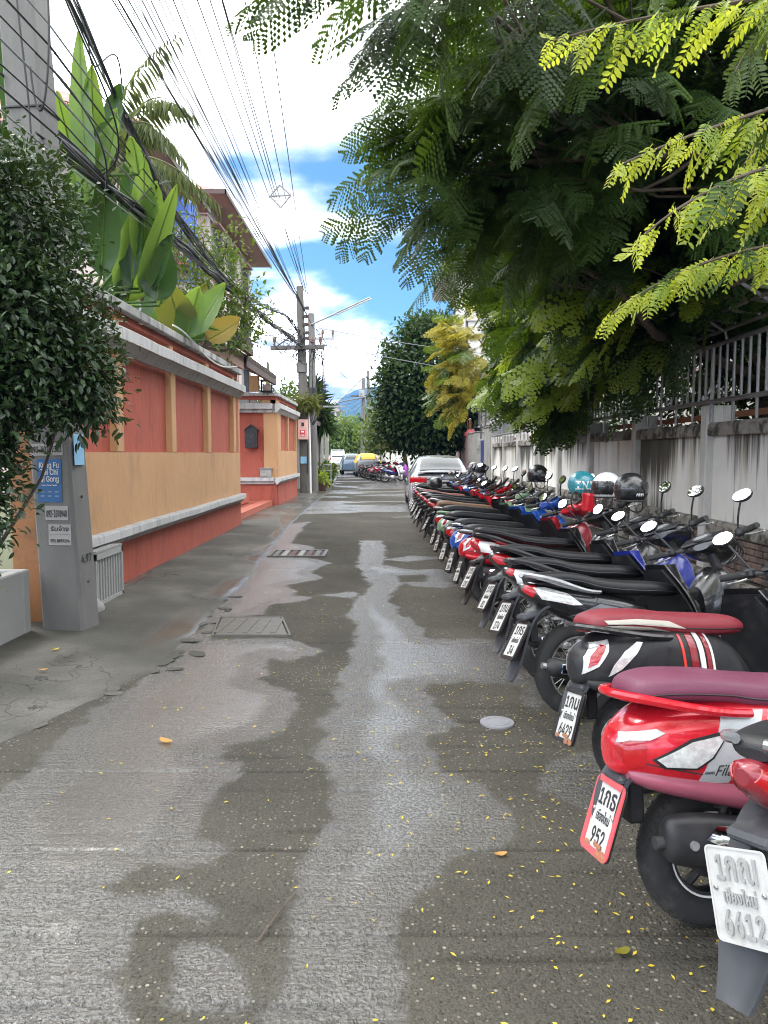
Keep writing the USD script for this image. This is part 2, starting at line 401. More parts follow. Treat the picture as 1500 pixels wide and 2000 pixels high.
# wall stained by water running down from its cap: streaks hang from the top and thin out below
make('stained_wall', {
    'g': ('geometry', {}), 'sep': ('separate_xyz', {}),
    'm1': ('mapping', {'scale': (1, 7.0, 0.22)}), 'n1': ('noise_texture', {'scale': 1.0, 'detail': 6.0, 'roughness': 0.68}),
    'm2': ('mapping', {'scale': (1, 0.42, 0.05), 'location': (0, 0.35, 0)}), 'n2': ('noise_texture', {'scale': 1.0, 'detail': 2.0}),
    'm3': ('mapping', {'scale': (1, 3.0, 0.12), 'location': (5, 0, 2)}), 'n3': ('noise_texture', {'scale': 1.0, 'detail': 4.0, 'roughness': 0.6}),
    'h': ('map_range', {'from_min': 0.65, 'from_max': 1.8, 'to_min': 0.16, 'to_max': 0.60, 'clamp': True}),
    'hb': ('map_range', {'from_min': 0.65, 'from_max': 0.95, 'to_min': 0.22, 'to_max': 0.0, 'clamp': True}),
    'patch': ('map_range', {'from_min': 0.36, 'from_max': 0.60, 'to_min': -0.24, 'to_max': 0.22, 'clamp': True}),
    's1': ('math', {'math_type': 'add'}), 's2': ('math', {'math_type': 'add'}), 's3': ('math', {'math_type': 'add'}),
    'k': ('map_range', {'range_type': 'smoothstep', 'from_min': 0.88, 'from_max': 1.12, 'to_max': 0.93, 'clamp': True}),
    'y': ('map_range', {'range_type': 'smoothstep', 'from_min': 0.48, 'from_max': 0.68, 'to_max': 0.75, 'clamp': True}),
    'yh': ('map_range', {'from_min': 0.8, 'from_max': 1.7, 'clamp': True}), 'yy': ('math', {'math_type': 'multiply'}),
    'n4': ('noise_texture', {'scale': 1.6, 'detail': 5.0}), 'base': ('rgb_ramp', {'ramp': [(0.3, (0.74, 0.73, 0.69)), (0.7, (0.84, 0.83, 0.79))]}),
    'a': ('mix_color', {'b': (0.30, 0.25, 0.07)}), 'b': ('mix_color', {'b': (0.045, 0.042, 0.030)}),
    'bn': ('noise_texture', {'scale': 45.0, 'detail': 3.0}), 'bump': ('bump', {'strength': 1.0, 'distance': 0.004}),
    'p': ('principled_bsdf', {'roughness': 0.85})},
    [('g.position', 'sep.vector'), ('g.position', 'm1.vector'), ('g.position', 'm2.vector'), ('g.position', 'm3.vector'), ('m1.vector', 'n1.vector'), ('m2.vector', 'n2.vector'), ('m3.vector', 'n3.vector'),
     ('sep.z', 'h.value'), ('sep.z', 'hb.value'), ('n2.fac', 'patch.value'), ('n1.fac', 's1.value1'), ('h.result', 's1.value2'), ('s1.value', 's2.value1'), ('patch.result', 's2.value2'),
     ('s2.value', 's3.value1'), ('hb.result', 's3.value2'), ('s3.value', 'k.value'),
     ('n3.fac', 'y.value'), ('sep.z', 'yh.value'), ('y.result', 'yy.value1'), ('yh.result', 'yy.value2'), ('g.position', 'n4.vector'), ('n4.fac', 'base.fac'),
     ('base.color', 'a.a'), ('yy.value', 'a.fac'), ('a.result', 'b.a'), ('k.result', 'b.fac'), ('b.result', 'p.base_color'), ('g.position', 'bn.vector'), ('bn.fac', 'bump.height'), ('bump.normal', 'p.normal')])

# road: washed concrete with pebbles; "wet" (a mesh attribute) is the film of rain water lying on it
make('road', {
    'g': ('geometry', {}), 'w': ('attribute', {'attribute': 'wet'}), 'sep': ('separate_xyz', {}),
    'n1': ('noise_texture', {'scale': 0.9, 'detail': 6.0, 'roughness': 0.6}),
    'base': ('rgb_ramp', {'ramp': [(0.3, (0.064, 0.060, 0.049)), (0.7, (0.100, 0.094, 0.077))]}),
    'n2': ('noise_texture', {'scale': 130.0, 'detail': 3.0, 'roughness': 0.7}), 'grain': ('map_range', {'from_min': 0.3, 'from_max': 0.7, 'to_min': 0.62, 'to_max': 1.38, 'clamp': True}),
    'm1': ('mix_color', {'blend_type': 'multiply', 'fac': 1.0, 'use_clamp': False}),
    'v': ('voronoi_texture', {'scale': 52.0, 'feature': 'f1'}), 'vs': ('separate_color', {}),
    'vd': ('map_range', {'range_type': 'smoothstep', 'from_min': 0.36, 'from_max': 0.27, 'clamp': True}),
    'vr': ('map_range', {'from_min': 0.62, 'from_max': 0.66, 'clamp': True}), 'vm': ('math', {'math_type': 'multiply'}),
    'np': ('noise_texture', {'scale': 1.3, 'detail': 3.0}), 'npr': ('map_range', {'from_min': 0.38, 'from_max': 0.6, 'to_min': 0.25, 'to_max': 0.95, 'clamp': True}), 'vmm': ('math', {'math_type': 'multiply'}),
    'pc': ('mix_color', {'a': (0.12, 0.108, 0.08), 'b': (0.40, 0.37, 0.29)}),
    'm2': ('mix_color', {}),
    'nw': ('noise_texture', {'scale': 5.0, 'detail': 9.0, 'roughness': 0.72}), 'ws': ('math', {'math_type': 'multiply_add', 'value2': 1.1}), 'wn': ('math', {'math_type': 'add', 'value2': -0.55}),
    'wet': ('map_range', {'range_type': 'smoothstep', 'from_min': 0.36, 'from_max': 0.64, 'clamp': True}),
    'gl': ('map_range', {'from_min': 0.36, 'from_max': 0.56, 'to_min': 0.42, 'to_max': 1.0, 'clamp': True}), 'glm': ('math', {'math_type': 'multiply'}),
    'dk': ('mix_color', {'blend_type': 'multiply', 'b': (0.55, 0.55, 0.56)}),
    'mr': ('mapping', {'scale': (1.2, 26.0, 1.0)}), 'groove': ('noise_texture', {'scale': 1.0, 'detail': 3.0}),
    'mud': ('noise_texture', {'scale': 0.55, 'detail': 5.0}), 'mudr': ('map_range', {'range_type': 'smoothstep', 'from_min': 0.60, 'from_max': 0.72, 'to_max': 0.5, 'clamp': True}), 'm3': ('mix_color', {'b': (0.075, 0.062, 0.045)}),
    'gr': ('attribute', {'attribute': 'groove'}), 'gm': ('math', {'math_type': 'multiply', 'value2': 0.55}), 'm4': ('mix_color', {'b': (0.012, 0.011, 0.009)}), 'sp2': ('mix_float', {'b': 0.05}),
    'rough': ('mix_float', {'a': 0.85, 'b': 0.18}), 'spec': ('mix_float', {'a': 0.12, 'b': 1.0}),
    'ht': ('math', {'math_type': 'multiply_add', 'value2': 0.55}), 'n3': ('noise_texture', {'scale': 62.0, 'detail': 3.0, 'roughness': 0.6}), 'ht2': ('math', {'math_type': 'multiply_add', 'value2': 0.8}),
    'film': ('map_range', {'from_min': 1.1, 'from_max': 1.4, 'to_min': 1.0, 'to_max': 0.35, 'clamp': True}),
    'fs': ('math', {'math_type': 'multiply', 'value2': 0.018}),
    'b': ('bump', {'strength': 1.0}),
    'p': ('principled_bsdf', {'coat_roughness': 0.16, 'coat_ior': 1.55})},
    [('g.position', 'n1.vector'), ('g.position', 'n2.vector'), ('g.position', 'v.vector'), ('g.position', 'np.vector'), ('g.position', 'nw.vector'), ('g.position', 'n3.vector'), ('g.position', 'mr.vector'), ('g.position', 'mud.vector'), ('mr.vector', 'groove.vector'),
     ('n1.fac', 'base.fac'), ('n2.fac', 'grain.value'), ('base.color', 'm1.a'), ('grain.result', 'm1.b'),
     ('v.distance', 'vd.value'), ('v.color', 'vs.color'), ('vs.r', 'vr.value'), ('vd.result', 'vm.value1'), ('vr.result', 'vm.value2'), ('np.fac', 'npr.value'), ('vm.value', 'vmm.value1'), ('npr.result', 'vmm.value2'),
     ('vs.g', 'pc.fac'), ('m1.result', 'm2.a'), ('pc.result', 'm2.b'), ('vmm.value', 'm2.fac'), ('mud.fac', 'mudr.value'), ('mudr.result', 'm3.fac'), ('m2.result', 'm3.a'),
     ('nw.fac', 'ws.value1'), ('w.fac', 'ws.value3'), ('ws.value', 'wn.value1'), ('wn.value', 'wet.value'), ('m3.result', 'm4.a'), ('gr.fac', 'gm.value1'), ('gm.value', 'm4.fac'), ('m4.result', 'dk.a'), ('wet.result', 'dk.fac'), ('dk.result', 'p.base_color'),
     ('n3.fac', 'gl.value'), ('gl.result', 'glm.value1'), ('wet.result', 'glm.value2'), ('glm.value', 'p.coat_weight'), ('b.normal', 'p.coat_normal'), ('glm.value', 'rough.fac'), ('rough.result', 'p.roughness'), ('glm.value', 'spec.fac'), ('spec.result', 'sp2.a'), ('gm.value', 'sp2.fac'), ('sp2.result', 'p.specular_ior_level'),
     ('vd.result', 'ht.value1'), ('n3.fac', 'ht.value3'), ('groove.fac', 'ht2.value1'), ('ht.value', 'ht2.value3'), ('ht2.value', 'b.height'), ('w.fac', 'film.value'), ('film.result', 'fs.value1'), ('fs.value', 'b.distance'), ('b.normal', 'p.normal')])

# pavement apron: smooth screed, cracked towards its edge
make('pavement', {
    'g': ('geometry', {}), 'n1': ('noise_texture', {'scale': 0.8, 'detail': 7.0, 'roughness': 0.62}),
    'base': ('rgb_ramp', {'ramp': [(0.32, (0.040, 0.039, 0.030)), (0.5, (0.072, 0.069, 0.056)), (0.68, (0.135, 0.129, 0.112))]}),
    'n2': ('noise_texture', {'scale': 60.0, 'detail': 4.0}), 'grain': ('map_range', {'from_min': 0.3, 'from_max': 0.7, 'to_min': 0.8, 'to_max': 1.2}), 'm1': ('mix_color', {'blend_type': 'multiply', 'fac': 1.0, 'use_clamp': False}),
    'nd': ('noise_texture', {'scale': 3.0, 'detail': 4.0}), 'dis': ('vector_math', {'math_type': 'multiply_add', 'vector2': (0.9, 0.9, 0.9)}),
    'v': ('voronoi_texture', {'feature': 'distance_to_edge', 'scale': 2.3}), 'c': ('map_range', {'from_min': 0.0, 'from_max': 0.010, 'to_min': 1.0, 'to_max': 0.0, 'clamp': True}),
    'mk': ('noise_texture', {'scale': 0.7, 'detail': 2.0}), 'mkr': ('map_range', {'from_min': 0.56, 'from_max': 0.60, 'clamp': True}), 'cm': ('math', {'math_type': 'multiply'}),
    'm2': ('mix_color', {'b': (0.028, 0.027, 0.022)}),
    'w': ('attribute', {'attribute': 'wet'}), 'ww': ('map_range', {'from_min': 0.4, 'from_max': 0.7, 'clamp': True}), 'rough': ('mix_float', {'a': 0.8, 'b': 0.25}), 'dk': ('mix_color', {'blend_type': 'multiply', 'b': (0.6, 0.6, 0.6)}),
    'h': ('math', {'math_type': 'multiply_add', 'value2': -6.0}), 'b': ('bump', {'strength': 1.0, 'distance': 0.003}), 'p': ('principled_bsdf', {})},
    [('g.position', 'n1.vector'), ('g.position', 'n2.vector'), ('g.position', 'nd.vector'), ('g.position', 'mk.vector'), ('n1.fac', 'base.fac'), ('n2.fac', 'grain.value'), ('base.color', 'm1.a'), ('grain.result', 'm1.b'),
     ('nd.color', 'dis.vector1'), ('g.position', 'dis.vector3'), ('dis.vector', 'v.vector'), ('v.distance', 'c.value'), ('mk.fac', 'mkr.value'), ('c.result', 'cm.value1'), ('mkr.result', 'cm.value2'), ('cm.value', 'm2.fac'),
     ('m1.result', 'm2.a'), ('w.fac', 'ww.value'), ('ww.result', 'dk.fac'), ('m2.result', 'dk.a'), ('dk.result', 'p.base_color'), ('ww.result', 'rough.fac'), ('rough.result', 'p.roughness'), ('cm.value', 'h.value1'), ('n2.fac', 'h.value3'), ('h.value', 'b.height'), ('b.normal', 'p.normal')])

plain('land', (0.075, 0.085, 0.04), 0.95, var=0.3, vs=0.05, dirt=(0.10, 0.085, 0.06), dirt_amt=0.6, dscale=0.02)
make('forest_hill', {'g': ('geometry', {}), 'n': ('noise_texture', {'scale': 0.012, 'detail': 9.0, 'roughness': 0.7}), 'r': ('rgb_ramp', {'ramp': [(0.3, (0.016, 0.032, 0.014)), (0.7, (0.05, 0.085, 0.03))]}),
                     'b': ('bump', {'strength': 1.0, 'distance': 14.0}), 'p': ('principled_bsdf', {'roughness': 0.95, 'specular_ior_level': 0.1})},
     [('g.position', 'n.vector'), ('n.fac', 'r.fac'), ('r.color', 'p.base_color'), ('n.fac', 'b.height'), ('b.normal', 'p.normal')])

# ---------------------------------------------------------------- ground, road, pavement, hills
def smooth01(x, a, b):
    t = np.clip((x - a) / (b - a), 0, 1)
    return t * t * (3 - 2 * t)


EDGE = np.array([(-5, -2.6), (2.5, -2.35), (4.02, -2.06), (5.38, -1.66), (7.55, -1.68), (9.43, -1.71), (12, -1.85), (16, -2.04), (23, -2.18), (28, -2.2), (40, -2.6), (60, -3.6), (100, -6.8), (160, -14)])


def road_edge(y):
    return np.interp(y, EDGE[:, 0], EDGE[:, 1])


def bendx(y):
    """the lane drifts to the left in the distance"""
    return -0.0016 * np.maximum(y - 45, 0) ** 2


WET = [[(-0.46, 13.64), (-0.05, 13.64), (0.01, 10.51), (0.34, 10.18), (0.79, 10.18), (1.12, 9.24), (0.67, 8.71), (0.18, 9.05), (0.05, 8.09), (0.24, 6.97), (0.39, 6.38), (0.95, 6.25), (0.97, 5.52), (0.97, 4.91), (0.59, 5.08), (0.28, 5.08), (0.26, 4.70), (0.40, 4.34), (0.24, 4.06), (0.25, 3.68), (0.42, 3.56), (0.52, 3.20), (0.48, 3.02), (0.21, 2.75), (0.09, 2.49), (0.12, 2.19), (0.13, 1.89), (-0.25, 1.89), (-0.28, 2.08), (-0.27, 2.30), (-0.29, 2.75), (-0.25, 3.35), (-0.27, 3.62), (-0.39, 4.17), (-0.28, 4.61), (-0.22, 5.52), (-0.32, 7.81), (-0.16, 8.71), (-0.35, 10.28)],
       [(-1.76, 3.15), (-1.74, 3.68), (-1.73, 4.61), (-1.64, 5.36), (-1.65, 7.50), (-1.74, 9.75), (-2.28, 16.59), (-1.73, 17.20), (-1.60, 13.25), (-0.89, 12.00), (-1.14, 11.29), (-0.73, 10.86), (-0.93, 9.83), (-0.70, 9.51), (-1.17, 8.88), (-0.95, 8.54), (-1.11, 7.81), (-1.14, 7.31), (-1.51, 6.97), (-1.43, 6.29), (-0.77, 6.29), (-0.44, 5.88), (-0.72, 5.59), (-0.85, 5.20), (-0.50, 4.91), (-0.46, 4.51), (-0.60, 4.17), (-0.92, 3.85), (-0.68, 3.67), (-0.84, 3.51), (-0.80, 3.20), (-0.83, 2.98), (-0.60, 2.93), (-0.68, 2.82), (-0.95, 2.75), (-1.04, 2.62), (-0.53, 2.54), (-0.60, 2.45), (-0.86, 2.47), (-0.84, 2.19), (-0.65, 1.89), (-1.08, 1.89)],
       [(-0.65, 2.33), (-0.54, 2.36), (-0.38, 2.19), (-0.38, 2.00), (-0.61, 2.06)],
       [(-0.28, 8.39), (-0.35, 8.54), (-0.78, 8.23), (-0.33, 8.09)],
       [(-1.05, 8.23), (-0.76, 8.09), (-1.10, 7.76), (-1.23, 7.92)],
       [(0.89, 3.81), (1.14, 3.88), (1.11, 3.35), (0.91, 3.15), (0.74, 3.45)],
       [(0.76, 6.20), (0.99, 6.08), (1.10, 4.91), (0.95, 4.51), (0.87, 5.14)],
       [(-0.07, 11.12), (0.39, 11.57), (0.99, 11.29), (0.37, 10.91)]]
DRY = [[(0.10, 9.67), (0.51, 9.75), (0.48, 9.16), (0.12, 9.13)],
       [(-0.39, 3.81), (-0.53, 3.68), (-0.47, 3.59), (-0.25, 3.61), (-0.28, 3.75)],
       [(-0.97, 5.73), (-0.49, 5.52), (-0.52, 5.14), (-0.84, 5.36)],
       [(-0.33, 4.34), (-0.55, 4.25), (-0.53, 4.10), (-0.31, 4.10)]]
JOINTS = [3.65, 2.90, 2.37, 6.20, 10.14, 14.6, 19.4]
CRACKS = [(3.04, -1.3, -0.1), (2.52, -1.5, -0.2), (2.04, -1.3, 0.2), (3.82, -1.1, 0.4), (4.15, 0.0, 1.6), (3.3, 0.9, 2.0), (4.6, 0.2, 1.8), (2.25, 0.1, 1.4), (1.86, -0.8, 0.5), (2.72, 0.3, 1.3), (3.45, -0.9, 0.8), (4.35, -0.3, 1.3), (4.85, -0.6, 0.9), (5.2, -0.2, 1.5), (1.7, 0.2, 1.2), (3.95, 0.2, 1.5)]


def wetness(x, y):
    p = np.stack([x, y, 0 * x], -1)
    wob = np.stack([meshkit.fbm(p * 2.2, 3, 5) - 0.5, meshkit.fbm(p * 2.2, 3, 9) - 0.5], -1) * 0.22
    q = shapely.points(np.stack([x, y], -1) + wob)
    w = np.full(len(x), -1.0)
    for poly in WET:
        g = Polygon(poly).buffer(0)
        shapely.prepare(g)
        d = np.where(shapely.contains(g, q), shapely.distance(g.boundary, q), -shapely.distance(g, q))
        w = np.maximum(w, d)
    for poly in DRY:
        g = Polygon(poly).buffer(0)
        d = np.where(shapely.contains(g, q), shapely.distance(g.boundary, q), -shapely.distance(g, q))
        w = np.minimum(w, -d)
    w = 0.5 + w / 0.26
    far = 0.35 + 1.4 * (meshkit.fbm(np.stack([x * 0.55, y * 1.1, 0 * x + 3], -1), 4, 21) - 0.47) * 2
    w = np.where(y > 17, w + (far - w) * smooth01(y, 16, 19), w)
    return np.clip(w, 0, 1.4)


ys = [np.arange(-3, 1.2, 0.2), np.arange(1.2, 7.5, 0.035), np.arange(7.5, 16, 0.07), np.arange(16, 34, 0.16), np.arange(34, 150, 1.0)]
for j in JOINTS:
    ys.append(np.array([j - 0.018, j - 0.006, j + 0.006, j + 0.018]))
ys = np.unique(np.round(np.concatenate(ys), 4))
us = np.linspace(0, 1, 120)
Y, U = np.meshgrid(ys, us, indexing='ij')
X = road_edge(Y) + U * (4.45 - road_edge(Y)) + bendx(Y) * U
P = np.stack([X, Y, 0 * X], -1)
Z = 0.006 * (meshkit.fbm(P * 1.1, 3, 2) - 0.5) + 0.0045 * (meshkit.fbm(P * 11, 2, 4) - 0.5)
GR = 0 * Z
for j in JOINTS:
    Z -= 0.010 * np.exp(-((Y - j) / 0.008) ** 2)
    GR = np.maximum(GR, np.exp(-((Y - j) / 0.007) ** 4) * (.35 + .9 * meshkit.noise(P * [2.5, 0, 0] + j, 6)))
for cy, x0, x1 in CRACKS:
    wob = 0.05 * (meshkit.fbm(P * [3, 0, 0] + cy, 3, 41) - 0.5)
    on = smooth01(X, x0, x0 + 0.15) * (1 - smooth01(X, x1 - 0.15, x1)) * (0.4 + meshkit.noise(P * 9, 8))
    Z -= 0.008 * on * np.exp(-((Y - cy - wob) / 0.020) ** 2)
    GR = np.maximum(GR, on * np.exp(-((Y - cy - wob) / 0.012) ** 2) * .6)
Z -= 0.010 * np.exp(-(((X + 1.12) - 0.11 * (Y - 2.4)) / 0.035) ** 2) * smooth01(Y, 2.0, 2.2) * (1 - smooth01(Y, 2.6, 2.9))   # the gouge at the left
W = wetness(X.ravel(), Y.ravel())
nr, nc = X.shape
idx = np.arange(nr * nc).reshape(nr, nc)
F = np.stack([idx[:-1, :-1].ravel(), idx[:-1, 1:].ravel(), idx[1:, 1:].ravel(), idx[1:, :-1].ravel()], 1)
road = put('road', (np.stack([X, Y, Z], -1).reshape(-1, 3), F), 'road', smooth=True, label='wet concrete lane with pebbly surface, puddles and cross joints', kind='structure')
UsdGeom.PrimvarsAPI(road).CreatePrimvar('groove', Sdf.ValueTypeNames.FloatArray, 'vertex').Set(Vt.FloatArray.FromNumpy(np.clip(GR, 0, 1).ravel().astype(np.float32)))
UsdGeom.PrimvarsAPI(road).CreatePrimvar('wet', Sdf.ValueTypeNames.FloatArray, 'vertex').Set(Vt.FloatArray.FromNumpy(W.astype(np.float32)))

ys = np.unique(np.r_[np.arange(-3, 2, 0.25), np.arange(2, 18, 0.07), np.arange(18, 60, 0.5)])
us = np.linspace(0, 1, 40)
Y, U = np.meshgrid(ys, us, indexing='ij')
P = np.stack([U * 2, Y, 0 * Y], -1)
ragged = 0.10 * (meshkit.fbm(P * [0, 2.6, 0] + 7, 4, 12) - 0.5)
X0 = road_edge(Y) + 0.05 + ragged
X = X0 + (-3.6 - X0) * U
Z = 0.012 + 0.045 * smooth01(U, 0.0, 0.55) + 0.012 * (meshkit.fbm(np.stack([X, Y, 0 * X], -1) * 1.2, 3, 3) - 0.5)
Z[:, 0] = -0.02
idx = np.arange(X.size).reshape(X.shape)
F = np.stack([idx[:-1, 1:].ravel(), idx[:-1, :-1].ravel(), idx[1:, :-1].ravel(), idx[1:, 1:].ravel()], 1)
pave = put('pavement', (np.stack([X, Y, Z], -1).reshape(-1, 3), F), 'pavement', smooth=True, label='cracked grey screed pavement along the red wall', kind='structure')
pw = np.clip(0.5 + 2.2 * (meshkit.fbm(np.stack([X * 1.2, Y * 0.45, 0 * X], -1), 3, 17) - 0.56) + 0.5 * (1 - smooth01(U, 0, 0.3)) * smooth01(Y, 8, 11) + 0.25 * smooth01(Y, 12, 20), 0, 1.0)
UsdGeom.PrimvarsAPI(pave).CreatePrimvar('wet', Sdf.ValueTypeNames.FloatArray, 'vertex').Set(Vt.FloatArray.FromNumpy(pw.ravel().astype(np.float32)))
rng = np.random.default_rng(4)
for k in range(38):                                            # the edge of the pavement broken into lumps
    y = 3.3 + 5.2 * rng.random() ** 1.2
    m = trimesh.creation.icosphere(1, 1.0)
    v = m.vertices * (1 + 0.35 * (rng.random((len(m.vertices), 1)) - 0.5)) * [rng.uniform(.02, .075), rng.uniform(.03, .10), rng.uniform(.004, .010)]
    put('chunk', (v @ rotz(rng.uniform(0, 3)).T + [road_edge(y) + rng.normal(0.0, 0.09), y, 0.005], m.faces), 'pavement', parent=pave, smooth=40)

LAND = 9000.0
MB().bx(-LAND, LAND, -LAND, LAND, -0.3, -0.06).build('ground', 'land', smooth=False, label='open ground under and beyond the lane', kind='structure')

xs = np.linspace(-3200, 3200, 150)
yy = np.linspace(2300, 5200, 50)
X, Y = np.meshgrid(xs, yy)
t = (Y - 2300) / 2900
ridge = np.interp(X, [-3200, -1500, -900, -560, -380, -300, -180, -40, 60, 200, 420, 700, 1100, 1700, 3200], [290, 330, 270, 220, 200, 215, 290, 325, 320, 298, 260, 285, 360, 310, 260])
prof = np.sin(np.clip(t * 1.35, 0, 1) * math.pi / 2)
Z = ridge * prof * 1.08 + 70 * (meshkit.fbm(np.stack([X / 260, Y / 260, 0 * X], -1), 5, 3) - 0.5) * np.clip(prof * 1.4, 0, 1) * (0.4 + prof) - 5
idx = np.arange(X.size).reshape(X.shape)
F = np.stack([idx[:-1, :-1].ravel(), idx[:-1, 1:].ravel(), idx[1:, 1:].ravel(), idx[1:, :-1].ravel()], 1)
put('hills', (np.stack([X, Y, Z], -1).reshape(-1, 3), F), 'forest_hill', smooth=True, label='long forested mountain fading to blue beyond the lane', kind='structure')
GLYPHS = {'kt':[[[(68,37),(68,45),(70,49),(76,53),(96,55),(108,52),(108,42),(95,45),(86,45),(81,43),(81,40),(84,37),(100,33),(110,26),(112,22),(112,11),(109,5),(104,1),(97,-1),(83,-1),(70,2),(70,24),(81,24),(81,9),(84,8),(97,9),(100,13),(100,18),(94,24),(72,31)]],[[(10,34),(12,45),(23,53),(38,54),(49,50),(56,40),(56,0),(44,0),(44,37),(41,42),(36,44),(28,44),(22,39),(23,36),(32,32),(31,27),(27,26),(23,20),(23,0),(11,0),(11,22),(18,31)]]],'kn':[[[(70,53),(82,53),(82,17),(86,11),(94,10),(102,15),(104,22),(104,53),(116,53),(116,0),(106,0),(105,8),(99,1),(93,-1),(83,-1),(73,5),(70,13)]],[[(10,34),(12,45),(23,53),(38,54),(49,50),(56,40),(56,0),(44,0),(44,37),(41,42),(36,44),(28,44),(22,39),(23,36),(32,32),(31,27),(27,26),(23,20),(23,0),(11,0),(11,22),(18,31)]]],'kk':[[[(69,35),(70,44),(75,50),(85,54),(102,53),(111,47),(114,40),(115,13),(119,10),(125,10),(130,14),(132,19),(132,53),(144,53),(144,0),(135,0),(133,8),(127,1),(122,-1),(108,1),(102,10),(102,37),(95,44),(84,43),(81,38),(82,36),(91,33),(90,27),(85,26),(82,21),(82,10),(84,8),(90,8),(91,1),(87,-1),(75,0),(70,7),(70,23),(73,28),(78,31)]],[[(10,34),(12,45),(23,53),(38,54),(49,50),(56,40),(56,0),(44,0),(44,37),(41,42),(36,44),(28,44),(22,39),(23,36),(32,32),(31,27),(27,26),(23,20),(23,0),(11,0),(11,22),(18,31)]]],'kr':[[[(67,3),(70,13),(82,9),(92,9),(96,13),(96,17),(94,19),(77,25),(69,32),(69,46),(74,51),(83,54),(96,54),(105,51),(105,41),(95,44),(85,44),(80,39),(84,34),(95,31),(106,24),(108,20),(108,10),(106,6),(102,2),(94,-1),(75,0)]],[[(10,34),(12,45),(23,53),(38,54),(49,50),(56,40),(56,0),(44,0),(44,37),(41,42),(36,44),(28,44),(22,39),(23,36),(32,32),(31,27),(27,26),(23,20),(23,0),(11,0),(11,22),(18,31)]]],'cm':[[[(302,0),(302,53),(314,53),(314,21),(316,15),(324,10),(332,11),(336,17),(336,53),(348,53),(348,13),(345,5),(335,-1),(325,-1),(318,2),(313,8),(311,0)]],[[(335,82),(346,82),(346,61),(335,61)]],[[(244,0),(244,53),(256,53),(257,33),(274,53),(288,53),(275,38),(281,35),(287,28),(288,0),(276,0),(276,22),(269,28),(265,28),(256,18),(256,0)]],[[(207,69),(207,79),(214,81),(228,80),(234,75),(234,62),(225,48),(225,10),(227,8),(233,8),(233,0),(221,-1),(213,6),(213,51),(222,62),(223,67),(219,71)]],[[(167,0),(152,53),(164,53),(177,10),(182,11),(187,19),(188,33),(184,42),(173,44),(171,53),(187,53),(196,46),(200,36),(200,21),(195,9),(189,3),(180,0)]],[[(98,11),(99,23),(105,28),(98,37),(98,44),(101,50),(109,54),(124,53),(122,43),(113,44),(110,40),(110,36),(113,33),(122,32),(122,24),(113,23),(110,16),(111,12),(116,9),(125,9),(130,11),(132,15),(132,53),(144,53),(144,13),(142,7),(137,2),(128,-1),(109,0),(103,3)]],[[(42,44),(41,52),(43,53),(57,53),(60,51),(62,47),(62,39),(55,26),(55,15),(58,10),(67,9),(73,15),(73,30),(71,34),(66,35),(66,42),(70,42),(73,45),(74,53),(86,53),(85,44),(81,39),(85,33),(85,12),(80,3),(70,-1),(58,-1),(50,2),(45,7),(43,12),(43,27),(50,37),(51,42)]],[[(41,61),(41,66),(48,70),(73,70),(73,77),(84,77),(84,61)]],[[(13,6),(13,53),(25,53),(25,10),(33,7),(33,0),(21,-1)]]],'job':[[[(222,0),(207,53),(219,53),(232,10),(237,11),(242,19),(243,33),(239,42),(228,44),(226,53),(242,53),(251,46),(255,36),(255,21),(250,9),(244,3),(235,0)]],[[(167,41),(167,51),(171,53),(186,54),(193,52),(197,48),(199,44),(199,0),(187,0),(186,41),(181,44),(174,44)]],[[(116,40),(116,49),(123,53),(141,54),(152,50),(157,44),(160,35),(160,18),(156,8),(146,1),(125,0),(125,23),(119,23),(119,31),(136,31),(136,10),(140,10),(146,14),(148,21),(148,33),(146,39),(138,44),(126,44)]],[[(129,61),(129,66),(136,68),(137,70),(136,74),(130,74),(129,80),(133,82),(144,81),(147,77),(146,69),(160,69),(160,61)]],[[(60,15),(60,53),(72,53),(72,17),(74,12),(79,9),(88,9),(93,14),(94,53),(106,53),(106,15),(103,7),(98,2),(90,-1),(72,0),(65,4)]],[[(20,67),(21,76),(25,76),(30,75),(31,69),(56,69),(56,61),(27,61)]],[[(8,3),(11,13),(23,9),(33,9),(37,13),(37,17),(35,19),(18,25),(10,32),(10,46),(15,51),(24,54),(37,54),(46,51),(46,41),(36,44),(26,44),(21,39),(25,34),(36,31),(47,24),(49,20),(49,10),(47,6),(43,2),(35,-1),(21,-1)]]]}
# ---------------------------------------------------------------- lettering: outlines of a sans face, and hand-drawn letters of the Thai plates
def text(s, h, depth=0.001, bold=False):
    if s.startswith('@'):
        m = trimesh.util.concatenate([trimesh.creation.extrude_polygon(Polygon(g[0], g[1:]).buffer(0), depth, engine='earcut') for g in GLYPHS[s[1:]] if Polygon(g[0], g[1:]).buffer(0).geom_type == 'Polygon'])
        m.vertices *= [h / 52, h / 52, 1]
        return np.array(m.vertices), np.array(m.faces)
    m = meshkit.text_mesh(s, h, depth, bold)
    return np.array(m.vertices), np.array(m.faces)


def text_on(parent, s, h, origin, right, up, m, name='lettering', bold=True, depth=0.0015, centre=True, width=None, shear=0.0):
    v, f = text(s, h, depth, bold)
    v = v - [v[:, 0].mean() * 0 + (v[:, 0].min() + v[:, 0].max()) / 2 * centre, 0, 0]
    if width:
        v[:, 0] *= width / (v[:, 0].max() - v[:, 0].min())
    v[:, 0] += shear * v[:, 1]
    r, u = unit(right), unit(up)
    w = np.asarray(origin, float) + v[:, :1] * r + v[:, 1:2] * u + v[:, 2:] * np.cross(r, u)
    return put(name, (w, f), m, parent, smooth=False)


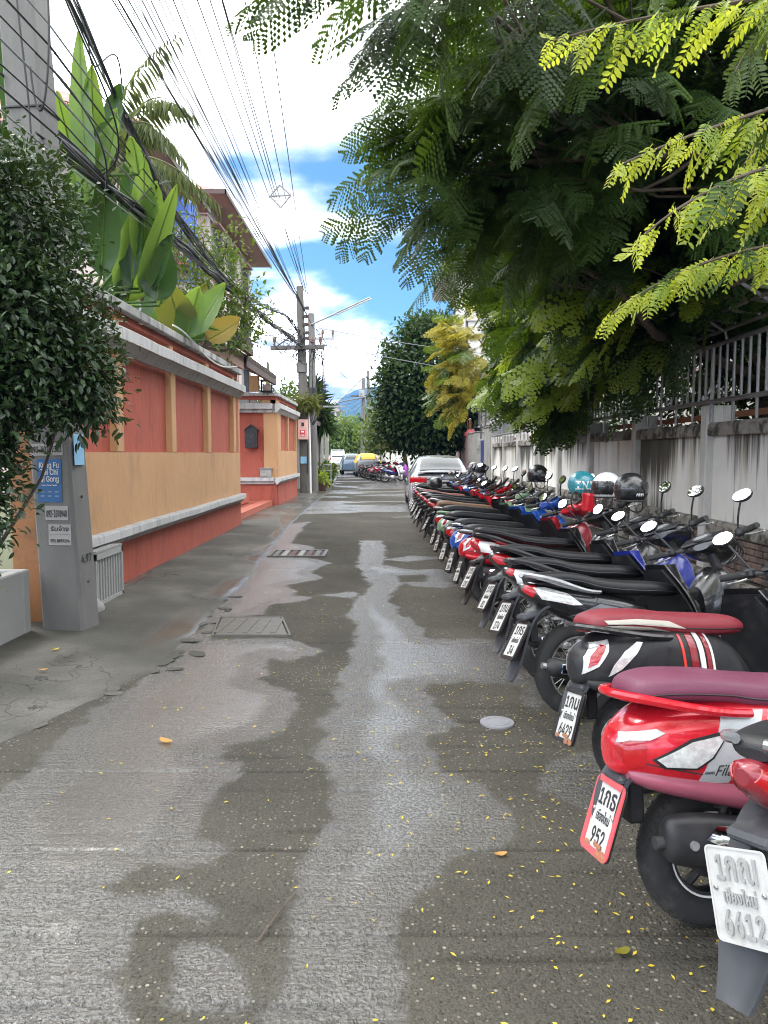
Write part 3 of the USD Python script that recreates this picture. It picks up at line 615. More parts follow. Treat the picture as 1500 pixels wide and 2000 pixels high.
# ---------------------------------------------------------------- red garden wall along the lane
def ledge_profile(x, z0, z1, out):
    """a moulding running along y on a wall face at x: sloped underside, upright nose, weathered top"""
    h = z1 - z0
    return [(x - 0.05, z0), (x, z0), (x + out * 0.75, z0 + 0.42 * h), (x + out, z0 + 0.46 * h), (x + out, z1 - 0.02), (x + out - 0.02, z1), (x - 0.05, z1)]


def run_y(mb, prof, y0, y1, seg=1):
    """extrudes an (x, z) profile along y"""
    n = len(prof)
    p = np.array(prof)
    rings = [np.stack([p[:, 0], np.full(n, y), p[:, 1]], 1) for y in np.linspace(y0, y1, seg + 1)]
    return mb.rings(rings)


def wavy(name, x, y0, y1, z0, z1, m, parent, back=0.12, amp=0.012, seed=0, label=None):
    """an uneven rendered face looking to +x"""
    ny, nz = max(int((y1 - y0) / 0.07), 2), max(int((z1 - z0) / 0.07), 2)
    yy, zz = np.meshgrid(np.linspace(y0, y1, ny), np.linspace(z0, z1, nz), indexing='ij')
    edge = np.minimum.reduce([yy - y0, y1 - yy, zz - z0, z1 - zz])
    d = amp * (meshkit.fbm(np.stack([yy * 1.6, zz * 1.1, 0 * yy + seed], -1), 4, 6) - 0.5) * np.clip(edge / 0.08, 0, 1)
    v = np.stack([x + d, yy, zz], -1).reshape(-1, 3)
    idx = np.arange(ny * nz).reshape(ny, nz)
    f = np.stack([idx[:-1, :-1].ravel(), idx[1:, :-1].ravel(), idx[1:, 1:].ravel(), idx[:-1, 1:].ravel()], 1)
    mb = MB().add(v, f)
    mb.bx(x - back, x - 0.02, y0, y1, z0, z1)
    return mb.build(name, m, parent, smooth=60, label=label)


WX = -3.0
wall = thing('garden_wall', 'long red and tan rendered garden wall with grey mouldings beside the near concrete pole', 'wall')
wavy('plinth', WX, 6.88, 16.06, -0.05, 0.56, 'red_plaster', wall, seed=1)
wavy('dado', WX, 6.88, 16.06, 0.70, 1.56, 'tan_plaster', wall, seed=2, amp=0.016)
PIL = [7.0, 8.80, 11.05, 13.30, 15.55, 15.98]
for a, b in zip(PIL[:4], PIL[1:5]):
    wavy('panel', WX - 0.09, a + 0.11, b - 0.11, 1.56, 2.70, 'red_plaster', wall, seed=a)
MB().bx(WX - 0.14, WX - 0.006, 15.66, 15.93, 1.56, 2.70).build('panel', 'red_plaster', wall)
for y in PIL:
    w = 0.11 if y < 15.9 else 0.07
    MB().bx(WX - 0.13, WX, y - w, y + w, 1.56, 2.70, ch=0.008).build('pilaster', 'tan_plaster', wall)
    MB().bx(WX - 0.20, WX - 0.02, y - w * 0.8, y + w * 0.8, 2.945, 3.065).build('pilaster', 'tan_plaster', wall)
run_y(MB(), ledge_profile(WX, 0.53, 0.71, 0.10), 6.90, 16.14, 30).bend(lambda v: v + np.stack([0.006 * (meshkit.noise(v * [0, 2.1, 3], 3) - .5), 0 * v[:, 0], 0.012 * (meshkit.noise(v * [0, 1.7, 0], 5) - .5)], 1)).build('ledge', 'grey_trim', wall, smooth=25)
run_y(MB(), ledge_profile(WX, 2.68, 2.945, 0.13), 6.89, 16.12, 30).bend(lambda v: v + np.stack([0.004 * (meshkit.noise(v * [0, 2.1, 3], 13) - .5), 0 * v[:, 0], 0.010 * (meshkit.noise(v * [0, 1.7, 0], 15) - .5)], 1)).build('moulding', 'grey_trim', wall, smooth=25)
MB().bx(WX - 0.22, WX - 0.03, 6.90, 16.0, 3.065, 3.16, ch=0.006).build('beam', 'red_plaster', wall)
MB().bx(WX - 0.26, WX + 0.05, 6.89, 16.1, 3.162, 3.27, ch=0.012).build('coping', 'coping', wall)

# small shuttered vent box standing out of the plinth
vent = thing('vent_box', 'dirty white slatted vent box low on the red plinth behind the near pole', 'vent')
mb = MB()
y0, y1, z0, z1, xo = 7.35, 8.12, 0.06, 0.58, WX + 0.22
mb.add([(WX + .01, y0, z1 - .02), (WX + .01, y1, z1 - .02), (xo, y1 - .03, z1), (xo, y0 + .02, z1), (WX + .01, y0, z1), (WX + .01, y1, z1), (xo, y1 - .03, z1 + .02), (xo, y0 + .02, z1 + .02)],
       [[0, 1, 2, 3], [4, 7, 6, 5], [0, 4, 5, 1], [1, 5, 6, 2], [2, 6, 7, 3], [3, 7, 4, 0]])
for a, b in ((y0, y0 + .03), (y1 - .04, y1)):
    mb.bx(WX + .18, xo, a, b, z0, z1)
mb.bx(WX + .18, xo, y0, y1, z0 - .02, z0 + .03)
mb.bx(WX + .18, xo, y0, y1, z1 - .07, z1 - .005)
mb.build('case', 'white_plaster', vent)
for y in np.arange(y0 + .07, y1 - .05, .075):
    MB().bx(WX + .17, xo - .012, y, y + .033, z0 + .03, z1 - .07).build('slat', 'white_plaster', vent)
MB().bx(WX + .005, WX + .03, y0 + .04, y1 - .04, z0 + .03, z1 - .05).build('backing', 'black_paint', vent)
rock = trimesh.creation.icosphere(2, 1.0)
MB().add(rock.vertices * (1 + 0.5 * (meshkit.fbm(rock.vertices * 1.3, 3, 2)[:, None] - .5)) * [.13, .17, .12] + [WX + 0.20, 7.2, 0.07], rock.faces).build('rubble_lump', 'concrete', smooth=30, label='grey lump of concrete rubble under the white vent box', cat='rubble')

# end pier and planter at the left edge
pier = thing('end_pier', 'orange rendered pier at the near end of the red wall, behind the concrete pole', 'pier')
v = MB().bx(-3.28, -2.86, 6.72, 6.86, -0.05, 2.55, ch=0.01)
v.build('shaft', 'orange_pier', pier)
MB().bx(-3.31, -2.83, 6.69, 6.875, 2.552, 2.62, ch=0.01).build('cap', 'grey_trim', pier)
plant_box = thing('planter', 'low white rendered planter holding the dark hedge at the left edge', 'planter')
MB().bx(-5.2, -2.98, 6.28, 6.40, -0.05, 0.58, ch=0.012).bx(-3.10, -2.985, 4.2, 6.279, -0.05, 0.58, ch=0.012).build('rim', 'white_plaster', plant_box)
MB().bx(-5.2, -3.101, 4.2, 6.279, 0.0, 0.47).build('bed', 'soil', plant_box)

# ---------------------------------------------------------------- second wall, gate recess, steps
w2 = thing('courtyard_wall', 'red and tan courtyard wall with a black mailbox, beyond the gate steps', 'wall')
X2, YF, YB = -3.05, 22.1, 27.0
wavy('plinth', X2, YF, YB, -0.05, 0.70, 'red_plaster', w2, seed=21)
wavy('dado', X2, YF, YB, 0.84, 1.62, 'tan_plaster', w2, seed=22)
wavy('panel', X2 - .09, YF + .75, 24.55, 1.62, 2.72, 'red_plaster', w2, seed=23)
wavy('panel', X2 - .09, 24.77, 26.85, 1.62, 2.72, 'red_plaster', w2, seed=24)
for a, b in ((YF, YF + .75), (24.55, 24.77), (26.85, YB)):
    MB().bx(X2 - .16, X2, a + .002, b, 1.62, 2.72, ch=.008).build('pilaster', 'tan_plaster', w2)
    MB().bx(X2 - .2, X2 - .03, a + .05, b - .02, 2.965, 3.07).build('pilaster', 'tan_plaster', w2)
run_y(MB(), ledge_profile(X2, 0.66, 0.85, 0.10), YF - .10, YB, 6).build('ledge', 'grey_trim', w2, smooth=25)
run_y(MB(), ledge_profile(X2, 2.70, 2.965, 0.12), YF - .12, YB, 6).build('moulding', 'grey_trim', w2, smooth=25)
MB().bx(X2 - .22, X2 - .03, YF + .03, YB, 3.07, 3.17).bx(-6, X2 - .225, YF + .03, YF + .2, 3.07, 3.17).build('beam', 'red_plaster', w2)
MB().bx(X2 - .26, X2 + .05, YF - .05, YB, 3.172, 3.27, ch=.01).bx(-6, X2 - .265, YF - .05, YF + .26, 3.172, 3.27, ch=.01).build('coping', 'coping', w2)
MB().bx(-6, X2 - .005, YF + .02, YF + .2, -0.05, 0.70).build('front_plinth', 'red_plaster', w2)
MB().bx(-6, X2 - .40, YF + .06, YF + .2, 0.84, 2.72).build('front_panel', 'red_plaster', w2)
MB().bx(X2 - .40, X2 - .003, YF + .001, YF + .2, 0.84, 2.72, ch=.006).build('corner_pilaster', 'tan_plaster', w2)
MB().bx(X2 - .45, X2 - .05, YF + .05, YF + .2, 2.965, 3.07).build('corner_pilaster', 'tan_plaster', w2)
MB().bx(-6, X2 - .11, YF - .10, YF + .1, 0.74, 0.851, ch=.01).bx(-6, X2 - .11, YF - .04, YF + .1, 0.66, 0.739, ch=.01).build('front_ledge', 'grey_trim', w2)
MB().bx(-6, X2 - .13, YF - .12, YF + .1, 2.80, 2.963, ch=.01).bx(-6, X2 - .13, YF - .05, YF + .1, 2.70, 2.799, ch=.01).build('front_moulding', 'grey_trim', w2)
MB().bx(-4.6, -3.85, YF + .0, YF + .19, 2.966, 3.069).build('shelf_board', 'white_plaster', w2)

steps = thing('gate_steps', 'terracotta tiled steps up to the gate between the two red walls', 'steps')
for lvl, (xa, z0, z1) in enumerate(((-3.22, 0.0, 0.20), (-3.72, 0.20, 0.44))):
    MB().bx(-6, xa, 16.07, 22.0 - lvl * 0.9, z0 - .05 * (lvl == 0), z1 - 0.012).build('tread_core', 'red_plaster', steps)
    ya = 16.1
    while ya < 21.9 - lvl * 0.9:                                   # tiles on risers and treads
        yb = min(ya + .30, 22.0 - lvl * 0.9)
        MB().bx(xa + .001, xa + .013, ya, yb - .008, z0 + .01, z1 - .012, ch=.002).build('tile', 'step_tile', steps)
        MB().bx(xa - .28, xa + .018, ya, yb - .008, z1 - .011, z1 + .002, ch=.002).build('tile', 'step_tile', steps)
        ya = yb

mail = thing('mailbox', 'black metal mailbox with a gabled top on the red wall by the steps', 'mailbox')
cx, cz, yf = -3.79, 2.03, YF + .06
MB().prism([(-.17, -.30), (.17, -.30), (.17, .17), (0, .30), (-.17, .17)], 0.0, 0.20, R=np.array([[1, 0, 0], [0, 0, -1], [0, 1, 0]]), t=(cx, yf - .001, cz)).build('box', 'black_paint', mail)
for s in (-1, 1):
    MB().box((cx + s * .10, yf - .11, cz + .245), (.26, .25, .02), R=roty(s * .66), ch=.004).build('roof_half', 'black_paint', mail)
MB().bx(cx - .12, cx + .12, yf - .215, yf - .203, cz - .22, cz + .10, ch=.004).build('door', 'black_paint', mail)
MB().bx(cx - .10, cx + .10, yf - .224, yf - .216, cz + .02, cz + .055, ch=.003).build('flap', 'dark_iron', mail)
MB().ball((cx + .02, yf - .222, cz - .02), .012, 1).build('knob', 'steel_grey', mail)
MB().bx(cx - .17, cx + .17, yf - .23, yf - .0, cz - .33, cz - .301, ch=.005).build('base', 'black_paint', mail)
crate = thing('ledge_box', 'small pale weathered box standing on the grey ledge below the mailbox', 'box')
MB().bx(-3.56, -3.22, YF - .06, YF + .04, 0.853, 1.10, ch=.02).build('body', 'concrete', crate)
MB().bx(-3.53, -3.36, YF - .075, YF - .061, 0.90, 0.98).build('panel', 'poster_pale', crate)
MB().bx(-3.58, -3.20, YF - .08, YF + .05, 1.101, 1.13, ch=.01).build('lid', 'white_plaster', crate)
lamp = thing('wall_lantern', 'dark square lantern on top of the corner of the courtyard wall', 'lantern')
lx, ly = -3.33, YF + .0
MB().bx(lx - .16, lx + .16, ly - .16, ly + .16, 3.275, 3.31, ch=.006).bx(lx - .19, lx + .19, ly - .19, ly + .19, 3.59, 3.63, ch=.01).build('frame', 'black_paint', lamp)
for sx in (-1, 1):
    for sy in (-1, 1):
        MB().bx(lx + sx * .14 - .015, lx + sx * .14 + .015, ly + sy * .14 - .015, ly + sy * .14 + .015, 3.31, 3.59).build('post', 'black_paint', lamp)
MB().bx(lx - .12, lx + .12, ly - .12, ly + .12, 3.312, 3.50, ch=.01).build('glass', 'sign_white', lamp)

# ---------------------------------------------------------------- tiled gate roof over the recess
def tiled_slope(parent, x0, z0, x1, z1, y0, y1, m='roof_brown', rows=7, name='tile_row', thick=.03):
    """courses of tiles on a slope that rises from (x0, z0) to (x1, z1)"""
    a = math.atan2(z1 - z0, x1 - x0)
    L = math.hypot(x1 - x0, z1 - z0) / rows
    for k in range(rows):
        mb = MB()
        n = int((y1 - y0) / .24)
        for j in range(n):
            yc = y0 + (j + .5) * (y1 - y0) / n
            mb.tube([(x0 + math.cos(a) * k * L - .03 * math.cos(a), yc, z0 + math.sin(a) * k * L + .035), (x0 + math.cos(a) * (k + 1) * L, yc, z0 + math.sin(a) * (k + 1) * L + .012)], .125, 6)
        mb.build(name, m, parent, smooth=40)
    nx, nz = -math.sin(a), math.cos(a)
    MB().add([(x0, y0, z0 - thick), (x1, y0, z1 - thick), (x1, y1, z1 - thick), (x0, y1, z0 - thick), (x0, y0, z0), (x1, y0, z1), (x1, y1, z1), (x0, y1, z0)],
             [[0, 1, 2, 3], [4, 7, 6, 5], [0, 4, 5, 1], [1, 5, 6, 2], [2, 6, 7, 3], [3, 7, 4, 0]]).build('deck', m, parent, smooth=False)


groof = thing('gate_roof', 'dark brown tiled gate roof above the steps between the red walls', 'roof')
tiled_slope(groof, -3.08, 3.58, -5.2, 4.65, 17.2, 21.9)
tiled_slope(groof, -2.95, 3.82, -4.2, 4.46, 15.2, 17.3, rows=4)
MB().bx(-3.12, -3.04, 17.2, 21.9, 3.46, 3.60).bx(-3.0, -2.90, 15.2, 17.3, 3.70, 3.84).build('fascia', 'roof_brown', groof)
MB().bx(-3.6, -3.1, 15.6, 17.2, 3.40, 3.69).build('eave_box', 'soffit', groof)
for y in (16.4, 21.7):
    MB().bx(-3.75, -3.5, y - .13, y + .13, 3.27, 3.6 + .1).build('post', 'tan_plaster', groof)

# ---------------------------------------------------------------- near utility pole with its posters
pole = thing('utility_pole', 'square concrete utility pole with blue and grey posters at the left edge', 'utility pole')
PB, PT = np.array([-2.70, 6.55, 0.0]), np.array([-3.16, 6.62, 9.5])


def pole_at(z):
    return PB + (PT - PB) * (z / 9.5)


secs = []
for z in np.linspace(-.05, 9.5, 26):
    c, w, d, ch = pole_at(z), .185 - .006 * z, .15 - .004 * z, .022
    pts = np.array([(w, -d + ch), (w, d - ch), (w - ch, d), (-w + ch, d), (-w, d - ch), (-w, -d + ch), (-w + ch, -d), (w - ch, -d)])
    pts = pts @ rotz(math.radians(-7))[:2, :2].T
    wob = .006 * (meshkit.noise(np.c_[pts * 9, np.full(8, z * 2)], 3) - .5)[:, None]
    secs.append(np.c_[pts * (1 + wob) + c[:2], np.full(8, z)])
MB().rings(secs).build('shaft', 'concrete_pole', pole, smooth=25)
PR, PU = unit(rotz(math.radians(-7)) @ np.array([1, 0, 0])), unit(PT - PB)
PN = unit(np.cross(PR, PU))


def poster(du, z0, z1, w, m, lines=(), off=.004, tilt=0.0):
    """paper on the face that looks at the lane's near end; lines: (text, height, at, look, width)"""
    zc = (z0 + z1) / 2
    base = pole_at(zc) + PN * (.150 - .004 * zc + off)
    r = unit(PR * math.cos(tilt) + PU * math.sin(tilt))
    u = np.cross(PN, r)
    o = base + PR * du
    hw, hh = w / 2, (z1 - z0) / 2
    q = [o - r * hw - u * hh, o + r * hw - u * hh, o + r * hw + u * hh, o - r * hw + u * hh]
    p = MB().add(q + [x - PN * .003 for x in q], [[0, 1, 2, 3], [4, 7, 6, 5], [0, 4, 5, 1], [1, 5, 6, 2], [2, 6, 7, 3], [3, 7, 4, 0]]).build('poster', m, pole, smooth=False)
    for s, h, at, lk, wd in lines:
        text_on(p, s, h, o + PN * .0006 + u * (at * (z1 - z0)), r, u, lk, width=wd)


poster(-.012, 1.14, 1.50, .215, 'poster_blue', [('Kung Fu', .045, .30, 'ink_white', .175), ('Tai Chi', .045, .14, 'ink_white', .155), ('Qi Gong', .045, -.02, 'ink_white', .17), ('www', .012, -.12, 'ink_white', .14), ('= = =', .012, -.27, 'ink_white', .16), ('= = =', .012, -.37, 'ink_white', .16)])
poster(-.02, 1.53, 1.63, .29, 'poster_pale', [('093-602-2363', .050, -.24, 'ink_black', .27)], tilt=.03)
poster(.03, 0.99, 1.11, .20, 'poster_pale', [('092-1070940', .055, -.27, 'ink_black', .18)])
poster(.045, 0.78, 0.955, .20, 'poster_pale', [('@job', .030, .18, 'ink_black', .16), ('----------', .016, -.02, 'ink_black', .17), ('091 8859194', .026, -.36, 'ink_black', .17)])
side = pole_at(1.55) + PR * .184
MB().add([side + PR * .004 + np.array([0, -.10, -.10]) + PU * .0, side + PR * .004 + np.array([.012, .08, -.10]), side + PR * .001 + np.array([.012, .08, .16]), side + PR * .001 + np.array([0, -.10, .16])], [[0, 1, 2, 3]]).build('poster', 'poster_sky', pole, smooth=False)
sr = unit(np.cross(PU, PR))
text_on(pole, '4.97', .07, pole_at(.62) + PR * (.185 - .004) + PU * 0 + sr * .0 + PR * .002, sr, PU, 'ink_black', name='stencil', width=.17)
for z, s in ((3.05, 1), (3.5, 1), (4.1, 1), (4.6, -1)):
    c = pole_at(z) + PR * s * .15 + PN * .14
    MB().cyl(c - PN * .05, c + PN * .08, .012, n=8).build('bolt', 'dark_iron', pole)
for z in (0.45, 1.18, 1.55):
    MB().cyl(pole_at(z) + PR * .17, pole_at(z) + PR * .1872, .012, n=10).build('bolt_hole', 'ink_black', pole)
for z in (3.35, 4.35):                                              # steel straps round the shaft
    ww, dd = .190 - .006 * z, .155 - .004 * z
    c = pole_at(z)
    loop = [c + PR * sx * ww - PN * sy * dd for sx, sy in ((1, -1), (1, 1), (-1, 1), (-1, -1), (1, -1))]
    MB().tube(loop, .010, 5).build('strap', 'dark_iron', pole)
# ---------------------------------------------------------------- stained boundary wall on the right, its railing
RX = 4.40
POSTS = [1.65 + 2.93 * k for k in range(0, 11)]
bw = thing('boundary_wall', 'water-stained white boundary wall with posts behind the parked motorbikes', 'wall')
MB().bx(RX + .03, RX + .22, 0.2, 31.0, -.1, .50).build('base_core', 'moss_concrete', bw)
rng = np.random.default_rng(8)
for row in range(6):
    y = 7.6 + .11 * (row % 2)
    while y < 13.3:
        if not any(abs(y + .1 - p) < .21 for p in POSTS):
            o = rng.normal(0, .004)
            MB().box((RX + .025 + o, y + .1, .055 + row * .078), (.07, .195, .066), ch=.006).build('brick', 'brick', bw, smooth=False)
        y += .208
run_y(MB(), [(RX + .1, .50), (RX - .035, .50), (RX - .05, .53), (RX - .05, .62), (RX - .02, .665), (RX + .1, .68)], 0.2, 31.0, 40).bend(lambda v: v + np.stack([.012 * (meshkit.fbm(v * [0, 3, 5], 3, 7) - .5), 0 * v[:, 0], .012 * (meshkit.noise(v * [1, 2, 1], 5) - .5)], 1)).build('ledge', 'moss_concrete', bw, smooth=30)
run_y(MB(), [(RX + .2, 1.78), (RX - .06, 1.78), (RX - .07, 1.80), (RX - .065, 1.92), (RX - .03, 1.955), (RX + .2, 1.96)], 0.2, 31.0, 60).bend(lambda v: v + np.stack([.016 * (meshkit.fbm(v * [0, 4, 6], 3, 9) - .5), 0 * v[:, 0], .014 * (meshkit.fbm(v * [1, 3, 1], 3, 5) - .5)], 1)).build('cap_beam', 'moss_concrete', bw, smooth=30)
for a, b in zip([.2] + POSTS, POSTS + [31.0]):
    if b - a > .3:
        MB().bx(RX + .02, RX + .10, a + .09, b - .09, .66, 1.79).build('panel', 'stained_wall', bw, smooth=False)
for y in POSTS:
    m = MB().bx(RX - .085, RX + .15, y - .095, y + .095, -.06, 2.19, ch=.015)
    m.build('post', 'post_paint', bw, smooth=False)
    MB().bx(RX + .151, RX + .32, y - .09, y + .09, 1.962, 2.19, ch=.01).build('buttress', 'post_paint', bw, smooth=False)
MB().bx(RX + .30, RX + .34, .5, 31.0, 2.03, 2.11).build('rail_board', 'brown_plank', bw)
MB().bx(RX - .34, RX - .20, 3, 14, -.05, .055, ch=.02).build('foot_kerb', 'moss_concrete', bw)

fence = thing('railing', 'grey steel railing of upright bars on top of the stained wall', 'railing')
MB().cyl((RX - .02, .5, 2.235), (RX - .02, 31, 2.235), .032, n=10).build('bottom_rail', 'galvanised', fence)
MB().cyl((RX - .02, .5, 2.97), (RX - .02, 24, 2.97), .030, n=10).build('top_rail', 'galvanised', fence)
k = 0
y = 4.7
while y < 31:
    long = any(abs(y - p) < .11 for p in POSTS)
    z0 = 1.96 if k % 3 == 0 else 2.235
    MB().cyl((RX - .02, y, z0), (RX - .02, y, 2.97 if y < 24 else 2.75), .027 if long else .019, n=7, caps=False).build('bar', 'galvanised', fence)
    y += .209
    k += 1
awn = thing('awning_frame', 'bare grey pipe awning frame above the railing under the big tree', 'frame')
for (xa, za) in ((RX - .05, 3.12), (RX - .30, 3.26), (RX - .55, 3.40)):
    MB().cyl((xa, 6.8, za), (xa, 17.4, za), .026, n=8).build('pipe', 'galvanised', awn)
for y in np.arange(7, 17.5, 1.47):
    MB().tube([(RX - .02, y, 2.97), (RX - .05, y, 3.10), (RX - .65, y, 3.45)], .020, 6).build('rib', 'galvanised', awn)
for k, y in enumerate(np.arange(7.2, 16.5, .62)):
    MB().tube([(RX - .04, y, 3.16), (RX - .45, y + .75, 3.38)], .016, 5).build('rod', 'galvanised', awn)
frame2 = thing('balcony_frame', 'tall dark pipe frame with a lean-to grid beyond the railing near the blue gate', 'frame')
for y, h in ((23.2, 4.55), (26.0, 4.4), (29.0, 4.2), (33.5, 4.6), (35.0, 4.6)):
    MB().cyl((RX, y, 2.2), (RX, y, h), .035, n=7).build('upright', 'dark_iron', frame2)
for h in (3.9, 4.5):
    MB().cyl((RX, 20.5, h + .12), (RX, 30.0, h - .25), .035, n=7).build('rail', 'dark_iron', frame2)
for h in (2.7, 3.2, 3.7, 4.2, 4.6):
    MB().cyl((RX, 33.5, h), (RX, 35.0, h), .03, n=6).build('rung', 'dark_iron', frame2)
for k in range(9):
    y = 21.5 + k * 1.1
    MB().tube([(RX, y, 3.05), (RX - .8, y, 3.3)], .02, 5).build('rafter', 'dark_iron', frame2)
for xx in (0, .25, .5, .78):
    MB().cyl((RX - xx, 21.3, 3.06 + .31 * xx), (RX - xx, 30.6, 3.06 + .31 * xx), .02, n=5).build('purlin', 'dark_iron', frame2)
for k in range(14):
    MB().cyl((RX, 23.2 + k * .5, 3.88 - k * .018), (RX, 23.2 + k * .5, 4.48 - k * .018), .015, n=5).build('baluster', 'dark_iron', frame2)

gate = thing('blue_gate', 'dark blue corrugated gate between two bare concrete pillars', 'gate')
for k in range(9):
    MB().box((RX + .05, 33.25 + k * .25, 1.02), (.04, .22, 2.0), ch=.012).build('corrugation', 'navy_paint', gate)
MB().bx(RX + .02, RX + .09, 33.1, 35.4, 2.03, 2.12).build('header', 'navy_paint', gate)
for y0, y1, h, what in ((31.05, 33.0, 2.60, 'nearer'), (35.5, 39.4, 2.50, 'farther')):
    p = thing('gate_pillar', f'bare grey concrete gate pillar, the {what} of the two beside the blue gate', 'pillar')
    MB().bx(RX - .12, RX + .35, y0, y1, -.05, h, ch=.02).build('shaft', 'concrete', p)
    MB().bx(RX - .15, RX + .38, y0 - .03, y1 + .03, h + .001, h + .06, ch=.015).build('cap', 'moss_concrete', p)
sign = thing('temple_style_sign_wall', 'white sign wall framed in rose pink with a stepped top beyond the blue gate', 'sign wall')
MB().bx(RX + .0, RX + .2, 39.6, 55.5, -.05, 2.45).build('panel', 'white_plaster', sign)
for y0, y1, z1 in ((39.6, 40.3, 2.75), (44.0, 44.7, 3.0), (50.5, 51.2, 3.0), (55.0, 55.6, 2.75)):
    MB().bx(RX - .08, RX + .25, y0, y1, -.05, z1, ch=.01).build('post', 'rose_paint', sign)
for y0, y1, z in ((40.3, 44.0, 2.45), (44.7, 50.5, 2.85), (51.2, 55.0, 2.45)):
    MB().bx(RX - .07, RX + .22, y0, y1, z, z + .22, ch=.01).build('rail', 'rose_paint', sign)
MB().bx(RX - .02, RX - .0, 45, 50.2, 1.2, 2.3).build('notice', 'poster_pale', sign)
MB().prism([(-1.4, 0), (1.4, 0), (1.2, .22), (.5, .28), (0, .55), (-.5, .28), (-1.2, .22)], 0, .2, R=np.array([[0, 0, 1], [1, 0, 0], [0, 1, 0]]), t=(RX - .02, 47.6, 3.07)).build('finial', 'rose_paint', sign)
far_wall = thing('far_boundary_wall', 'streaked white boundary wall running on beyond the pink sign wall', 'wall')
ya = 55.7
while ya < 100:
    yb = ya + 2.9
    x0, x1 = RX + float(bendx(ya)), RX + float(bendx(yb))
    MB().add([(x0, ya, -.1), (x1, yb, -.1), (x1, yb, 2.0), (x0, ya, 2.0), (x0 + .15, ya, -.1), (x1 + .15, yb, -.1), (x1 + .15, yb, 2.0), (x0 + .15, ya, 2.0)],
             [[0, 1, 2, 3], [4, 7, 6, 5], [0, 4, 5, 1], [1, 5, 6, 2], [2, 6, 7, 3], [3, 7, 4, 0]]).build('panel', 'stained_wall', far_wall, smooth=False)
    MB().bx(x0 - .06, x0 + .2, ya - .1, ya + .1, -.1, 2.15).build('post', 'post_paint', far_wall)
    ya = yb
tarp = thing('green_awning', 'small bright green tarpaulin awning behind the pink sign wall', 'awning')
MB().add([(RX - .3, 52, 2.95), (RX + 2.2, 52, 4.1), (RX + 2.2, 64, 4.1), (RX - .3, 64, 2.8), (RX - .3, 52, 2.92), (RX + 2.2, 52, 4.07), (RX + 2.2, 64, 4.07), (RX - .3, 64, 2.77)], [[0, 1, 2, 3], [4, 7, 6, 5], [0, 4, 5, 1], [1, 5, 6, 2], [2, 6, 7, 3], [3, 7, 4, 0]]).build('sheet', 'green_tarp', tarp, smooth=False)
for y in (53, 58, 63):
    MB().cyl((RX - .1, y, 2), (RX - .1, y, 3.0), .03, n=6).build('pole', 'dark_iron', tarp)
wire = thing('wavy_wire_top', 'wavy rusty iron top rail above the pink sign wall', 'ironwork')
t = np.linspace(0, 1, 60)
MB().tube(np.stack([np.full(60, RX + .1), 40 + 11 * t, 3.5 + .45 * np.cos(t * 4.2 * math.pi)], 1), .03, 6).build('rail', 'dark_iron', wire)
for y in np.arange(40, 51.5, .8):
    MB().cyl((RX + .1, y, 2.45), (RX + .1, y, 3.3), .018, n=5).build('bar', 'brown_plank', wire)

# ---------------------------------------------------------------- buildings
def window(parent, face, x, y, z, w, h, grille=False):
    """a framed window on the +x, -x or -y face of a building"""
    if face == '-y':
        R, n = np.array([[1, 0, 0], [0, 0, -1], [0, 1, 0]], float), 1
    elif face == '+x':
        R = np.array([[0, 0, 1], [1, 0, 0], [0, 1, 0]], float)
    else:
        R = np.array([[0, 0, -1], [-1, 0, 0], [0, 1, 0]], float)
    t = (x, y, z)
    fr = MB()
    for a, b, c, d in ((-w / 2, w / 2, 0, .07), (-w / 2, w / 2, h - .07, h), (-w / 2, -w / 2 + .07, .07, h - .07), (w / 2 - .07, w / 2, .07, h - .07), (-.03, .03, .07, h - .07)):
        m = trimesh.creation.box((b - a, d - c, .10))
        fr.add(m.vertices + [(a + b) / 2, (c + d) / 2, .03], m.faces, R, t)
    f = fr.build('window', 'window_frame', parent, smooth=False)
    m = trimesh.creation.box((w - .14, h - .14, .02))
    MB().add(m.vertices + [0, h / 2, .012], m.faces, R, t).build('pane', 'window_dark', f, smooth=False)
    m = trimesh.creation.box((w + .25, .08, .22))
    MB().add(m.vertices + [0, -.045, .08], m.faces, R, t).build('sill', 'grey_trim', f, smooth=False)
    m = trimesh.creation.box((w + .3, .10, .5))
    MB().add(m.vertices + [0, h + .15, .22], m.faces, R, t).build('hood', 'soffit', f, smooth=False)
    if grille:
        g = MB()
        for q in np.arange(-w / 2 + .1, w / 2, .16):
            m = trimesh.creation.box((.025, h, .025))
            g.add(m.vertices + [q, h / 2, .16], m.faces, R, t)
        g.build('grille', 'dark_iron', f, smooth=False)


